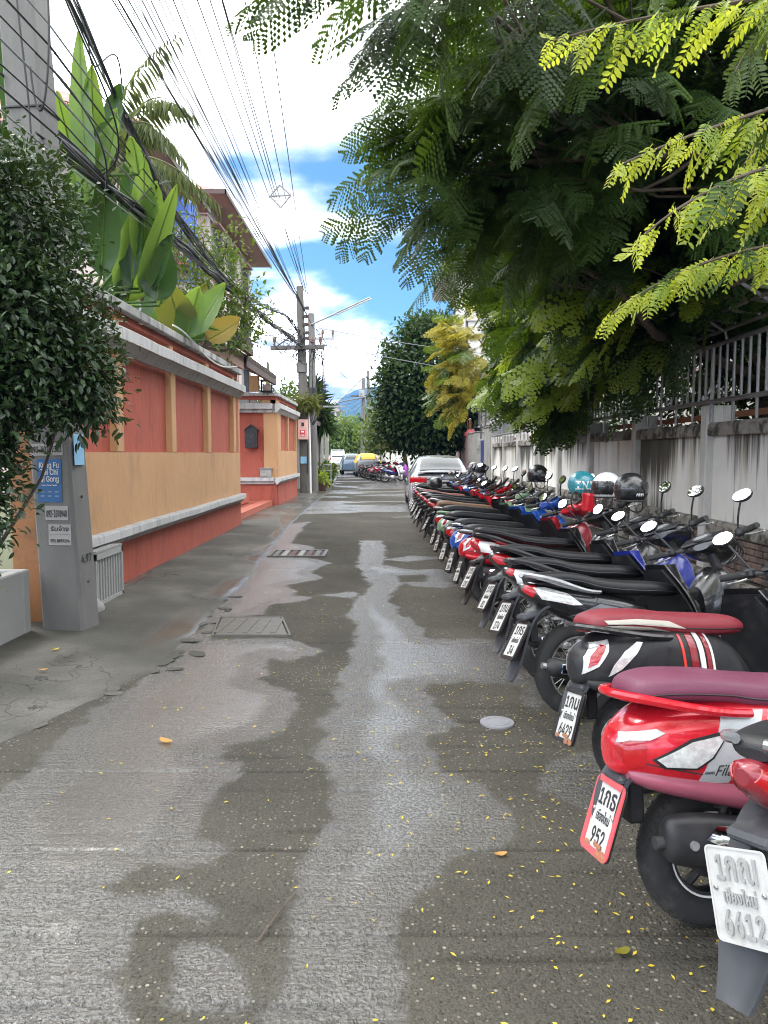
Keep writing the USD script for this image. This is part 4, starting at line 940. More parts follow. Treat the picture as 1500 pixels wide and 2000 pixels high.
def hip_roof(parent, x0, x1, y0, y1, z, rise, over, m_top, m_under, name='roof'):
    a, b, c, d = x0 - over, x1 + over, y0 - over, y1 + over
    hx = (b - a) / 2
    rid = [((a + b) / 2, c + hx, z + rise), ((a + b) / 2, d - hx, z + rise)] if d - c > b - a else [(a + (d - c) / 2, (c + d) / 2, z + rise), (b - (d - c) / 2, (c + d) / 2, z + rise)]
    P8 = [(a, c, z), (b, c, z), (b, d, z), (a, d, z), rid[0], rid[1]]
    if d - c > b - a:
        F = [[0, 1, 4], [1, 2, 5], [1, 5, 4], [2, 3, 5], [3, 0, 4], [3, 4, 5]]
    else:
        F = [[0, 1, 5], [0, 5, 4], [1, 2, 5], [2, 3, 4], [2, 4, 5], [3, 0, 4]]
    r = MB().add(P8, F)
    r.build(name, m_top, parent, smooth=False)
    MB().bx(a + .02, b - .02, c + .02, d - .02, z - .10, z - .005).build('soffit', m_under, parent, smooth=False)
    for (p, q) in (((a, c), (b, c)), ((b, c), (b, d)), ((a, c), (a, d))):
        mx, my = (p[0] + q[0]) / 2, (p[1] + q[1]) / 2
        MB().box((mx, my, z - .06), (abs(q[0] - p[0]) + .06, abs(q[1] - p[1]) + .06, .22)).build('fascia', 'roof_brown', parent, smooth=False)


apt = thing('apartment_block', 'pale pink apartment block with a broad tiled eave, behind the dark gate roof', 'building')
AX, AY0, AY1, AH = -9.3, 41.0, 54.0, 14.6
MB().bx(-20, AX, AY0, AY1, 0, AH).build('wall', 'pink_wall', apt, smooth=False)
for z in (4.3, 4.75, 7.6, 8.05, 10.9, 11.35, 13.9):
    MB().bx(-20.05, AX + .14, AY0 - .14, AY1 + .05, z, z + .12).build('moulding', 'pink_wall', apt, smooth=False)
for y in (AY0 + .35, 45.3, 49.6, AY1 - .35):
    MB().bx(AX + .002, AX + .10, y - .3, y + .3, 0, AH - .2).build('pier', 'pink_wall', apt, smooth=False)
for z in (2.0, 5.4, 8.7, 12.0):
    for y in (43.3, 47.5, 51.8):
        window(apt, '+x', AX, y, z, 1.7, 1.7, grille=True)
    for x in (-11.5, -14.2, -17):
        window(apt, '-y', x, AY0, z, 1.5, 1.7)
hip_roof(apt, -20, AX, AY0, AY1, AH + .1, 3.2, 1.35, 'roof_red', 'soffit')
ob = thing('rear_house', 'pink house with a red tiled roof and a wide eave, rising behind the palms', 'building')
MB().bx(-19, -10.1, 30.3, 37.5, 0, 13.4).build('wall', 'pink_wall', ob, smooth=False)
for z in (6.0, 9.4):
    for y in (32.0, 35.2):
        window(ob, '+x', -10.1, y, z, 1.6, 1.8)
    for x in (-11.6, -14.5):
        window(ob, '-y', x, 30.3, z, 1.6, 1.8)
hip_roof(ob, -19, -10.1, 30.3, 37.5, 13.5, 3.4, 1.5, 'roof_red', 'soffit')
hip_roof(ob, -14, -9.55, 37.6, 40.8, 10.4, 1.1, .5, 'roof_red', 'soffit', name='lower_roof')
MB().bx(-14, -9.55, 37.52, 40.8, 0, 10.3).build('annex_wall', 'pink_wall', ob, smooth=False)
tank = thing('water_tank', 'blue plastic water tank on a blue stand between the two tiled roofs', 'tank')
MB().lathe([(.0, 1.75), (.35, 1.75), (.75, 1.55), (.85, 1.4), (.85, .9), (.82, .85), (.85, .8), (.85, .15), (.8, 0), (0, 0)], 20, t=(-9.1, 34.8, 11.0)).build('drum', 'blue_paint', tank)
for sx in (-.7, .7):
    for sy in (-.7, .7):
        MB().cyl((-9.1 + sx, 34.8 + sy, 8.6), (-9.1 + sx, 34.8 + sy, 11.0), .06, n=6).build('leg', 'blue_paint', tank)
for z in (9.0, 10.0, 10.95):
    MB().bx(-9.9, -8.3, 34.05, 34.15, z, z + .08).bx(-8.42, -8.32, 34.1, 35.6, z, z + .08).build('brace', 'blue_paint', tank)

wb = thing('corner_building', 'tall off-white building with a dark overhanging eave behind the yellow foliage', 'building')
MB().bx(5.4, 14, 50, 61, 0, 13.4).build('wall', 'white_wall', wb, smooth=False)
for z in (3.4, 6.7, 10.0):
    MB().bx(5.28, 14.05, 49.88, 61.05, z, z + .25).build('band', 'white_wall', wb, smooth=False)
for z in (4.3, 7.6, 10.8):
    for y in (52.5, 55.5, 58.5):
        window(wb, '-x', 5.4, y, z, 1.6, 1.7)
    for x in (7.2, 9.7, 12.2):
        window(wb, '-y', x, 50, z, 1.5, 1.7)
MB().bx(3.9, 15, 48.6, 62.3, 13.6, 13.75).build('soffit', 'white_wall', wb, smooth=False)
MB().bx(3.85, 15.05, 48.5, 62.4, 13.752, 14.1).build('fascia', 'roof_brown', wb, smooth=False)
MB().add([(3.85, 48.5, 14.1), (15.05, 48.5, 14.1), (15.05, 62.4, 14.1), (3.85, 62.4, 14.1), (9, 55, 16)], [[0, 1, 4], [1, 2, 4], [2, 3, 4], [3, 0, 4]]).build('roof', 'roof_brown', wb, smooth=False)
MB().bx(4.6, 5.2, 49.8, 50.2, 0, 13.55).bx(4.75, 5.395, 50.3, 50.6, 0, 13.55).build('column', 'white_wall', wb, smooth=False)
MB().bx(3.95, 5.39, 50.2, 60, 5.9, 6.05).bx(3.95, 4.05, 50.2, 60, 6.05, 7.0).build('balcony', 'white_wall', wb, smooth=False)
low = thing('annex_building', 'low off-white annex behind the blue gate and the dark pipe frame', 'building')
MB().bx(5.2, 12, 36, 46, 0, 5.6).build('wall', 'white_wall', low, smooth=False)
for y in (38.5, 42):
    window(low, '-x', 5.2, y, 3.0, 1.4, 1.6)
MB().bx(4.7, 12.2, 35.6, 46.3, 5.602, 5.8).build('roof_slab', 'concrete', low, smooth=False)
shed = thing('yard_house', 'shaded grey house behind the railing under the big tree', 'building')
MB().bx(11, 20, 2, 34, 0, 6.5).build('wall', 'shop_wall', shed, smooth=False)
for y in (6, 11, 16, 21, 26):
    window(shed, '-x', 11, y, 2.4, 1.8, 1.8)
MB().bx(10.4, 20.5, 1.5, 34.5, 6.502, 6.8).build('roof', 'roof_brown', shed, smooth=False)
for y0, w_, h, lab in ((8.2, .55, 1.35, 'dark metal cabinet with a pale notice behind the railing, the nearer of two'), (6.9, .75, 1.2, 'grey ribbed metal cabinet behind the railing, the farther right of two')):
    cab = thing('cabinet', lab, 'cabinet')
    MB().bx(RX + .55, RX + 1.1, y0, y0 + w_, 1.0, 1.35 + h, ch=.02).build('case', 'steel_grey', cab)
    MB().bx(RX + .535, RX + .549, y0 + .15, y0 + .35, 2.3, 2.6).build('notice', 'sign_white', cab)
    MB().bx(RX + .5, RX + 1.2, y0 - .05, y0 + w_ + .05, 0, .999).build('stand', 'dark_iron', cab)
# ---------------------------------------------------------------- leaves
def rot_frames(axis, normal):
    """(N,3,3) matrices whose columns are axis, side, normal"""
    a = axis / np.linalg.norm(axis, axis=1, keepdims=True)
    s = np.cross(normal, a)
    s /= np.maximum(np.linalg.norm(s, axis=1, keepdims=True), 1e-9)
    n = np.cross(a, s)
    return np.stack([a, s, n], 2)


def scatter(tv, tf, pos, R, size):
    v = np.einsum('nij,kj->nki', R, tv) * np.reshape(size, (-1, 1, 1)) + pos[:, None]
    f = tf[None] + (np.arange(len(pos)) * len(tv))[:, None, None]
    return v.reshape(-1, 3), f.reshape(-1, 3)


# an oval leaf, folded along its midrib: x along the leaf (0..1), y across, z up
LEAF_V = np.array([(0, 0, 0), (.3, .20, .05), (.7, .19, .04), (1, 0, -.06), (.7, -.19, .04), (.3, -.20, .05), (.5, 0, -.01)])
LEAF_F = np.array([(0, 6, 1), (1, 6, 2), (2, 6, 3), (3, 6, 4), (4, 6, 5), (5, 6, 0)])
BLADE_V = np.array([(0, 0, 0), (.4, .09, .02), (1, 0, -.12), (.4, -.09, .02)])
BLADE_F = np.array([(0, 2, 1), (0, 3, 2)])


def unit_rows(v):
    return v / np.maximum(np.linalg.norm(v, axis=1, keepdims=True), 1e-9)


def crown_cloud(rng, blobs, n, size, template=(LEAF_V, LEAF_F), shell=0.45, droop=0.3, clump=0.16, per=7, lump=.42):
    """leaves in twig clusters through a set of ellipsoids (centre, radii): denser to the outside, lumpy, with gaps"""
    vol = np.array([np.prod(r) ** (2 / 3) for c, r in blobs])
    cnt = rng.multinomial(max(n // per, 1), vol / vol.sum())
    C, O = [], []
    for (c, r), k in zip(blobs, cnt):
        d = unit_rows(rng.normal(size=(k, 3)))
        rad = shell + (1 - shell) * rng.random(k) ** 0.6
        rad *= 1.01 - lump / 2 + lump * meshkit.fbm(d * 2.2 + np.asarray(c), 3, 5)
        C.append(np.asarray(c) + d * rad[:, None] * np.asarray(r))
        O.append(d)
    C, O = np.vstack(C), np.vstack(O)
    C, O = np.repeat(C, per, 0), np.repeat(O, per, 0)
    P = C + rng.normal(size=C.shape) * clump
    axis = O * .8 + rng.normal(size=C.shape) * .6 - [0, 0, droop]
    normal = O * .35 + rng.normal(size=C.shape) * .45 + [0, 0, .9]
    return scatter(*template, P, rot_frames(axis, normal), size * rng.uniform(.65, 1.3, len(P)))


def branch(mb, a, b, r0, r1, bow=0.1, n=7, seed=0):
    rg = np.random.default_rng(seed)
    a, b = np.asarray(a, float), np.asarray(b, float)
    t = np.linspace(0, 1, n)[:, None]
    L = np.linalg.norm(b - a)
    off = rg.normal(size=3) * bow * L
    p = a + (b - a) * t + off * np.sin(t * math.pi) + rg.normal(size=(n, 3)) * .015 * L * (t * (1 - t) * 4)
    mb.tube(p, np.linspace(r0, r1, n), 7)
    return p


rng = np.random.default_rng(11)
# the glossy hedge that hangs in front of the near pole
hedge = thing('hedge', 'dark glossy small-leaved hedge spilling over the white planter and the near pole', 'hedge')
HB = [((-2.75, 5.55, 3.2), (.62, .6, .62)), ((-2.75, 5.4, 2.55), (.72, .65, .6)), ((-2.35, 5.65, 2.25), (.42, .42, .50)), ((-2.90, 5.35, 2.05), (.62, .55, .5)), ((-3.0, 5.2, 1.4), (.50, .55, .75)), ((-3.3, 5.5, 3.5), (.7, .7, .6)), ((-2.25, 5.7, 2.0), (.28, .35, .30)), ((-3.05, 5.1, .95), (.30, .5, .45)), ((-3.0, 5.3, 1.62), (.42, .5, .40))]
v, f = crown_cloud(rng, HB, 34000, .056, shell=.5, clump=.06, per=9, droop=.15, lump=1.0)
put('leaves', (v, f), 'leaf_hedge', hedge, smooth=False)
v, f = crown_cloud(rng, [(c, np.asarray(r) * .68) for c, r in HB], 9000, .095, shell=.1, clump=.1, per=8)
put('inner_leaves', (v, f), 'leaf_hedge', hedge, smooth=False)
mb = MB()
for k, (c, r) in enumerate(HB):
    branch(mb, (-3.5 + .02 * k, 5.6, .45), np.asarray(c) + [-.12, .05, 0], .024, .008, .04, seed=k)
    for j in range(9):
        branch(mb, c, np.asarray(c) + unit(rng.normal(size=3)) * np.asarray(r) * .95, .008, .003, .1, n=5, seed=k * 20 + j)
mb.build('stems', 'bark', hedge)
fern = thing('fern', 'bright green fern frond poking out over the white planter at the left edge', 'fern')
for k, (b, t) in enumerate((((-3.1, 5.2, .55), (-2.55, 5.15, .62)), ((-3.1, 5.25, .55), (-2.62, 5.05, .52)), ((-3.1, 5.2, .6), (-2.75, 5.3, .78)))):
    p = sag_line(b, t, -.08, 14)
    P, A = [], []
    for i in range(2, 14):
        for s in (-1, 1):
            d = unit(p[i] - p[i - 1])
            sd = unit(np.cross(d, (0, 0, 1))) * s
            P.append(p[i]); A.append(sd * .9 + d * .5)
    P, A = np.array(P), np.array(A)
    v, f = scatter(BLADE_V * [1, 1.6, 1], BLADE_F, P, rot_frames(A, np.tile([0, 0, 1.0], (len(P), 1))), np.repeat(.10 * np.linspace(1, .3, 12), 2))
    put('frond', (v, f), 'leaf_bright', fern, smooth=False)


# ---------------------------------------------------------------- paddle-leaved plants behind the wall
def paddle(parent, base, tip, width, m, seed, bow=.12, face=(0, -1, 0.15), stalk=None):
    rg = np.random.default_rng(seed)
    base, tip = np.asarray(base, float), np.asarray(tip, float)
    d = tip - base
    L = np.linalg.norm(d)
    a, s, u = frame(d, unit(np.asarray(face) + rg.normal(size=3) * .35))
    nl, nw = 16, 7
    t = np.linspace(0, 1, nl)
    prof = np.sin(np.clip(t, 0, 1) ** .72 * math.pi) ** .62
    prof[0] = .05
    prof[-1] = .02
    bend_ = bow * L * (t ** 2) * rg.choice([-1, 1])
    V = []
    for i in range(nl):
        for j in np.linspace(-1, 1, nw):
            w = j * width * .5 * prof[i]
            z = abs(j) ** 1.3 * width * .16 + .012 * math.sin(t[i] * 40 + j * 3 + seed) * abs(j) - .004 * (abs(j) < .01)
            tear = .03 * (rg.random() - .5) if abs(j) == 1 else 0
            V.append(base + a * (t[i] * L + tear) + s * w + u * (z + bend_[i]))
    V = np.array(V)
    idx = np.arange(nl * nw).reshape(nl, nw)
    F = np.stack([idx[:-1, :-1].ravel(), idx[1:, :-1].ravel(), idx[1:, 1:].ravel(), idx[:-1, 1:].ravel()], 1)
    lf = put('leaf', (V, F), m, parent, smooth=True)
    rib = base + a * (t * L)[:, None] + u * (bend_ - .004)[:, None]
    MB().tube(rib, np.linspace(.012, .003, nl), 5).build('midrib', 'leaf_bright', lf)
    if stalk is not None:
        st = np.asarray(stalk, float)
        MB().tube([[-3.72, st[1], st[2]], [-3.70, st[1], base[2] * .5], [-3.66 if base[0] > -3.66 else base[0], (st[1] + base[1]) / 2, max(base[2] - .35, 2.6)], base * .5 + np.array([-3.6 if base[0] > -3.6 else base[0], base[1], max(base[2] - .02, 3.3)]) * .5, base], [.042, .035, .026, .020, .014], 6).build('stalk', 'leaf_paddle', parent)


PADDLES = [
 ('tallest clump of banana-like paddle leaves beside the top of the near pole', (-3.6, 8.5, .3), 8.4,
  [(-3.27, 4.03, -3.28, 5.86, 0.26, 0), (-3.05, 4.08, -3.07, 5.78, 0.22, 0), (-3.15, 4.19, -2.99, 5.49, 0.28, 0), (-3.15, 4.56, -2.72, 5.42, 0.39, 1), (-2.91, 4.5, -2.76, 5.11, 0.17, 0), (-3.34, 4.56, -3.41, 5.31, 0.17, 0), (-3.75, 4.61, -3.78, 5.96, 0.34, 1), (-4.01, 4.77, -4.01, 6.16, 0.34, 1), (-2.63, 4.53, -2.66, 4.9, 0.2, 0), (-3.39, 4.65, -2.64, 4.88, 0.11, 1), (-3.55, 4.08, -3.25, 4.71, 0.34, 1), (-3.5, 3.6, -3.4, 4.7, .4, 1), (-3.1, 3.5, -2.95, 4.5, .34, 1)]),
 ('middle clump of broad green paddle leaves leaning over the red wall', (-3.7, 9.9, .3), 9.6,
  [(-3.22, 3.45, -2.70, 4.75, 0.50, 0), (-3.09, 3.58, -2.98, 4.98, 0.33, 1), (-3.4, 3.83, -3.33, 4.68, 0.18, 0), (-2.98, 3.52, -2.44, 4.71, 0.24, 0), (-2.89, 3.58, -2.53, 4.14, 0.26, 1), (-2.83, 3.4, -2.63, 3.95, 0.22, 0), (-3.21, 3.4, -3.19, 4.38, 0.26, 1), (-2.94, 3.83, -2.79, 4.98, 0.32, 0), (-3.35, 3.3, -3.4, 4.3, .34, 1), (-2.8, 3.4, -2.72, 4.1, .4, 1)]),
 ('low clump of wide paddle leaves, one yellowing, at the far end of the red wall', (-3.6, 12.2, .3), 12.0,
  [(-3.31, 3.28, -2.73, 4.15, 0.34, 2), (-3.06, 3.32, -3.18, 4.09, 0.54, 2), (-2.88, 3.34, -2.43, 4.13, 0.42, 0), (-2.78, 3.32, -2.27, 3.62, 0.40, 3), (-3.86, 3.59, -3.49, 3.98, 0.22, 0), (-3.62, 3.49, -3.13, 3.9, 0.21, 0), (-3.38, 3.66, -2.52, 3.44, 0.12, 0), (-3.47, 3.3, -3.61, 4.09, 0.4, 1), (-2.98, 3.32, -3.3, 3.90, 0.48, 1), (-3.0, 3.32, -2.75, 4.0, .42, 0)])]
leaf_look('leaf_olive', (0.085, 0.10, 0.028), (0.13, 0.15, 0.04), rough=.4, trans=.3)
leaf_look('leaf_yellowing', (0.20, 0.16, 0.03), (0.26, 0.20, 0.035), rough=.5, trans=.3, tcol=(.4, .28, .05))
k = 0
for lab, st, Y0, lst in PADDLES:
    pl = thing('paddle_leaf_plant', lab, 'plant')
    for x0, z0, x1, z1, w, dk in lst:
        k += 1
        y = Y0 + .25 * math.sin(k * 2.4) + (.25 if dk == 1 else 0)
        paddle(pl, (x0, y, z0), (x1, y - .15 + .3 * math.sin(k * 1.7), z1), w * 1.08, ('leaf_paddle', 'leaf_paddle_dark', 'leaf_olive', 'leaf_yellowing')[dk], k, stalk=(st[0] + .12 * math.sin(k) - .1, st[1] + .12 * math.cos(k * 3), st[2]))


# ---------------------------------------------------------------- feather palms
def palm_frond(parent, pts, length, m='leaf_palm', n=46, hang=.6, seed=0):
    rg = np.random.default_rng(seed)
    p = curve(pts, 20)
    L = np.linalg.norm(np.diff(p, axis=0), axis=1).sum()
    fr = MB().tube(p, np.linspace(.022, .005, len(p)), 6).build('frond', 'leaf_olive', parent)
    i = np.linspace(len(p) * .12, len(p) - 2, n).astype(int)
    d = unit_rows(p[np.minimum(i + 1, len(p) - 1)] - p[i])
    side = unit_rows(np.cross(d, [0, 0, 1.0]))
    P, A = [], []
    for s in (-1, 1):
        P.append(p[i])
        A.append(side * s * .8 + d * .55 + [0, 0, -hang] + rg.normal(size=d.shape) * .08)
    P, A = np.vstack(P), np.vstack(A)
    size = length * np.tile(np.sin(np.linspace(.25, 1, n) * math.pi * .92) ** .5, 2)
    v, f = scatter(BLADE_V * [1, .5, 1.6], BLADE_F, P, rot_frames(A, np.tile([0, 0, 1.0], (len(P), 1)) + rg.normal(size=P.shape) * .3), size)
    put('leaflets', (v, f), m, fr, smooth=False)


palm = thing('palm', 'feathery green palm arching over the plants in front of the tiled houses', 'palm')
MB().tube([(-5.0, 15, 0), (-5.1, 15, 3), (-5.2, 15, 6.4)], [.15, .12, .11], 10).build('trunk', 'bark', palm)
O = (-5.2, 15, 6.5)
for kk, (a, b) in enumerate((((-4.9, 15, 8.3), (-3.7, 14.6, 9.2)), ((-4.5, 14.4, 7.5), (-3.45, 14, 6.6)), ((-4.3, 14.6, 8.0), (-3.3, 14, 7.4)), ((-4.2, 13.8, 6.7), (-2.75, 13.4, 5.7)), ((-5.4, 14, 7.6), (-5.6, 12.8, 6.9)), ((-6, 15, 8), (-7, 15, 7.4)), ((-4.6, 15.8, 7.4), (-3.9, 16.6, 6.6)))):
    palm_frond(palm, [O, a, b], .62, seed=kk, hang=(.9 if kk else 1.1))

shrub = thing('loose_shrub', 'loose twiggy small-leaved tree above the far end of the red wall', 'tree')
SB = [((-3.35, 15, 4.7), (.75, .7, .85)), ((-3.0, 15.2, 4.0), (.7, .6, .5)), ((-3.9, 15, 5.5), (.6, .6, .6)), ((-2.65, 15, 4.4), (.4, .4, .5)), ((-3.0, 15, 5.5), (.35, .3, .45))]
v, f = crown_cloud(rng, SB, 3800, .10, shell=.3, clump=.12, per=6)
put('crown', (v, f), 'leaf_mid', shrub, smooth=False)
mb = MB()
mb.tube([(-3.7, 15, 0), (-3.65, 15, 2.2), (-3.5, 15, 3.9)], [.07, .06, .045], 8)
for j, (c, r) in enumerate(SB):
    branch(mb, (-3.5, 15, 3.6), c, .035, .012, .12, seed=j + 3)
    for q in range(10):
        branch(mb, c, np.asarray(c) + unit(rng.normal(size=3)) * np.asarray(r) * .95, .010, .004, .12, n=5, seed=j * 30 + q)
mb.build('trunk', 'bark', shrub)


# ---------------------------------------------------------------- sprays of compound leaves
def bipinnate(pairs=8, leaflets=7, L=.46, seed=0):
    """one feathery leaf along +x, hanging at its tip"""
    rg = np.random.default_rng(seed)
    P, A, S, st = [], [], [], MB()
    t = np.linspace(0, 1, 14)
    rach = np.stack([t * L, .02 * np.sin(t * 3 + seed), -.16 * L * t ** 2], 1)
    st.tube(rach, np.linspace(.0034, .0014, 14), 4, caps=False)
    for i, q in enumerate(np.linspace(.12, 1.0, pairs)):
        o = np.array([q * L, .02 * math.sin(q * 3 + seed), -.16 * L * q * q])
        l = L * .40 * math.sin(math.pi * (.22 + .70 * q)) ** .7
        for s in (-1, 1):
            ang = math.radians(62 - 22 * q) + rg.normal(0, .08)
            d = np.array([math.cos(ang), s * math.sin(ang), -.25 - .15 * rg.random()])
            d /= np.linalg.norm(d)
            sd = unit(np.cross(d, (0, 0, 1)))
            for w in np.linspace(.10, 1, leaflets):
                for e in (-1, 1):
                    P.append(o + d * l * w + [0, 0, -.12 * l * w * w])
                    A.append(sd * e * .9 + d * .55)
                    S.append(.031 * (1 - .30 * w))
    P, A, S = np.array(P), np.array(A), np.array(S)
    v, f = scatter(BLADE_V * [1, 3.6, .6], BLADE_F, P, rot_frames(A, np.tile([0, 0, 1.0], (len(P), 1)) + rg.normal(size=P.shape) * .15), S)
    return v, f


def feather(pairs=7, L=.46, seed=0, wide=.042, nseg=3):
    """the same leaf with each row of leaflets as one toothed blade, for leaves farther off"""
    rg = np.random.default_rng(seed)
    V, F, n = [], [], 0
    for q in np.linspace(.10, 1.0, pairs):
        o = np.array([q * L, 0, -.16 * L * q * q])
        l = L * .42 * math.sin(math.pi * (.22 + .70 * q)) ** .7
        for s in (-1, 1):
            ang = math.radians(62 - 22 * q) + rg.normal(0, .10)
            d = unit((math.cos(ang), s * math.sin(ang), -.25))
            sd = unit(np.cross(d, unit((0, rg.normal() * .5, 1))))
            tl = 1.08 / nseg
            for w in np.linspace(0, 1 - tl * .95, nseg):
                c = o + d * l * w + [0, 0, -.1 * l * w * w]
                h = wide * (1 - .35 * w)
                V += [c, c + d * l * tl * .6 + sd * h, c + d * l * tl, c + d * l * tl * .6 - sd * h]
                F += [(n, n + 1, n + 2), (n, n + 2, n + 3)]
                n += 4
    return np.array(V), np.array(F)


def pinnate(pairs=9, L=.22, size=.045, seed=0):
    """a leaf of paired oval leaflets"""
    rg = np.random.default_rng(seed)
    P, A, S = [], [], []
    for q in np.linspace(.16, 1.0, pairs):
        for s in (-1, 1):
            P.append((q * L, 0, -.25 * L * q * q))
            A.append((.45, s * .85, -.25 + rg.normal(0, .12)))
            S.append(size * (.75 + .45 * math.sin(math.pi * q)) * rg.uniform(.85, 1.1))
    P, A, S = map(np.array, (P, A, S))
    v, f = scatter(LEAF_V * [1, .95, 1], LEAF_F, P, rot_frames(A, np.tile([0, 0, 1.0], (len(P), 1)) + rg.normal(size=P.shape) * .2), S)
    t = np.linspace(0, 1, 8)
    v2, f2 = MB().tube(np.stack([t * L, 0 * t, -.25 * L * t ** 2], 1), .0016, 4, caps=False).get()
    return np.vstack([v, v2]), np.vstack([f, f2 + len(v)])


def spray(leaf, n=9, L=.9, seed=0, spread=55):
    """a twig with alternate leaves along +x"""
    rg = np.random.default_rng(seed)
    V, F, k = [], [], 0
    for i in range(n):
        q = (i + .6) / n
        a = math.radians((spread * (1 - .6 * q)) * (1 if i % 2 else -1) + rg.normal(0, 9))
        v, f = leaf(seed=seed * 10 + i)
        R = rotz(a) @ roty(rg.uniform(-.05, .45)) @ rotx(rg.normal(0, .35))
        v = v * rg.uniform(.8, 1.15) @ R.T + [q * L, .05 * math.sin(q * 4 + seed), -.12 * L * q * q]
        V.append(v); F.append(f + k); k += len(v)
    t = np.linspace(0, 1, 10)
    v, f = MB().tube(np.stack([t * L, .05 * np.sin(t * 4 + seed), -.12 * L * t ** 2], 1), np.linspace(.007, .002, 10), 5, caps=False).get()
    V.append(v); F.append(f + k)
    return np.vstack(V), np.vstack(F)


def quat(R):
    from scipy.spatial.transform import Rotation
    q = Rotation.from_matrix(R).as_quat()
    return q


def instanced(name, parent, protos, pos, R, size, which, kind='stuff'):
    """protos: (mesh, look) pairs"""
    pi = UsdGeom.PointInstancer.Define(stage, path_for(name, parent))
    paths = []
    for vf, m in protos:
        pm = put('leaf_spray', vf, m, pi.GetPrim(), smooth=False)
        paths.append(pm.GetPath())
    pi.CreatePrototypesRel().SetTargets(paths)
    pi.CreatePositionsAttr(Vt.Vec3fArray.FromNumpy(np.asarray(pos, np.float32)))
    q = quat(R)
    pi.CreateOrientationsAttr(Vt.QuathArray([Gf.Quath(float(a[3]), float(a[0]), float(a[1]), float(a[2])) for a in q]))
    pi.CreateScalesAttr(Vt.Vec3fArray.FromNumpy(np.repeat(np.asarray(size, np.float32)[:, None], 3, 1)))
    pi.CreateProtoIndicesAttr(Vt.IntArray.FromNumpy(np.asarray(which, np.int32)))
    return tag(pi, kind=kind)


def canopy(rng, blobs, root, droop=.35):
    """spray places in ellipsoids (centre, radii, count): twigs point away from the trunk and hang a little"""
    P, A = [], []
    for c, r, n in blobs:
        d = unit_rows(rng.normal(size=(n, 3)))
        P.append(np.asarray(c) + d * (rng.random((n, 1)) ** .42) * np.asarray(r))
        out = unit_rows(P[-1] - np.asarray(root)) * [1, 1, .35]
        A.append(unit_rows(out + d * .45 + rng.normal(size=(n, 3)) * .28 + [0, 0, -droop]))
    P, A = np.vstack(P), np.vstack(A)
    N = rng.normal(size=P.shape) * .30 + [0, 0, 1.0]
    return P, rot_frames(A, N)


ROOT = (6.6, 13.0, 4.6)
tree = thing('overhanging_tree', 'huge dark feathery-leaved tree leaning over the wall and the motorbikes', 'tree')
near = [((.35, 5.6, 4.85), (.45, .7, .28), 8), ((1.3, 5.8, 5.1), (.8, .8, .5), 10), ((.78, 7.1, 4.45), (.50, .7, .38), 9), ((.62, 7.2, 4.2), (.30, .5, .2), 4), ((1.45, 7.6, 4.65), (.75, .9, .65), 24), ((1.15, 8.1, 4.2), (.40, .7, .36), 9), ((2.2, 9.0, 4.35), (.45, .9, .5), 10),
        ((2.0, 8, 5.3), (1.0, 1.4, 1.0), 38), ((2.95, 9.8, 4.8), (.9, 1.3, 1.1), 46), ((3.0, 8.2, 5.2), (1.2, 1.5, 1.4), 46)]
mid = [((3.6, 9, 5.8), (1.7, 2, 1.5), 80), ((4.0, 10.6, 4.8), (1.6, 1.8, 1.5), 110), ((3.5, 12.6, 3.95), (.9, 1.4, .8), 55), ((3.35, 14.2, 3.05), (.55, 1.1, .45), 24), ((5.4, 12, 5.8), (2.2, 2.4, 1.8), 120), ((5.5, 13, 4.8), (1.6, 1.6, .9), 55),
       ((3.4, 15.5, 4.6), (.7, 2.0, 1.3), 60), ((3.7, 15.5, 5.6), (1.6, 2.4, 1.5), 80), ((6.2, 9, 6), (2, 2, 1.8), 70), ((3.4, 17.5, 3.9), (.7, 1.6, .7), 28), ((4.0, 16.5, 3.0), (.4, 1.4, .4), 16), ((3.2, 12, 6.2), (1.6, 2.5, 1.0), 55)]
for nm, blobs, lf in (('near_foliage', near, lambda seed: feather(13, .46, seed, .0175, 6)), ('crown', mid, feather)):
    protos = []
    for k in range(3):
        protos.append((spray(lf, 9, .85, seed=k + 1), ('leaf_frond', 'leaf_frond', 'leaf_dark')[k]))
    P, R = canopy(rng, blobs, ROOT)
    if nm == 'crown':
        protos.append((spray(lf, 9, .85, seed=7), 'leaf_bright'))
    w = rng.integers(0, 3, len(P))
    if nm == 'crown':                                     # young light leaves on the lower, outer boughs
        fresh = (P[:, 2] < 4.2) & (P[:, 0] < 3.9) & (rng.random(len(P)) < .55)
        w[fresh] = 3
    instanced(nm, tree, protos, P, R, rng.uniform(.8, 1.25, len(P)), w)
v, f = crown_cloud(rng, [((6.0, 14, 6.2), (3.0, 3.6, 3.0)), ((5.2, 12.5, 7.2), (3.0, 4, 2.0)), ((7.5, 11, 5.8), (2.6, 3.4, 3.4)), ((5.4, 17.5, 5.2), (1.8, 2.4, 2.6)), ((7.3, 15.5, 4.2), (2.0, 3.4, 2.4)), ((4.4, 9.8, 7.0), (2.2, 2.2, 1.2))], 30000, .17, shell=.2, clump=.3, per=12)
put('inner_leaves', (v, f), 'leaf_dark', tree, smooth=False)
mb = MB()
tp = curve([(6.7, 13.2, -.1), (6.6, 13.1, 1.8), (6.3, 12.9, 3.4), (5.9, 12.6, 5.2), (5.6, 12.5, 7.2)], 6)
mb.tube(tp, np.linspace(.30, .10, len(tp)), 12)
mb.build('trunk', 'bark', tree)
mb = MB()
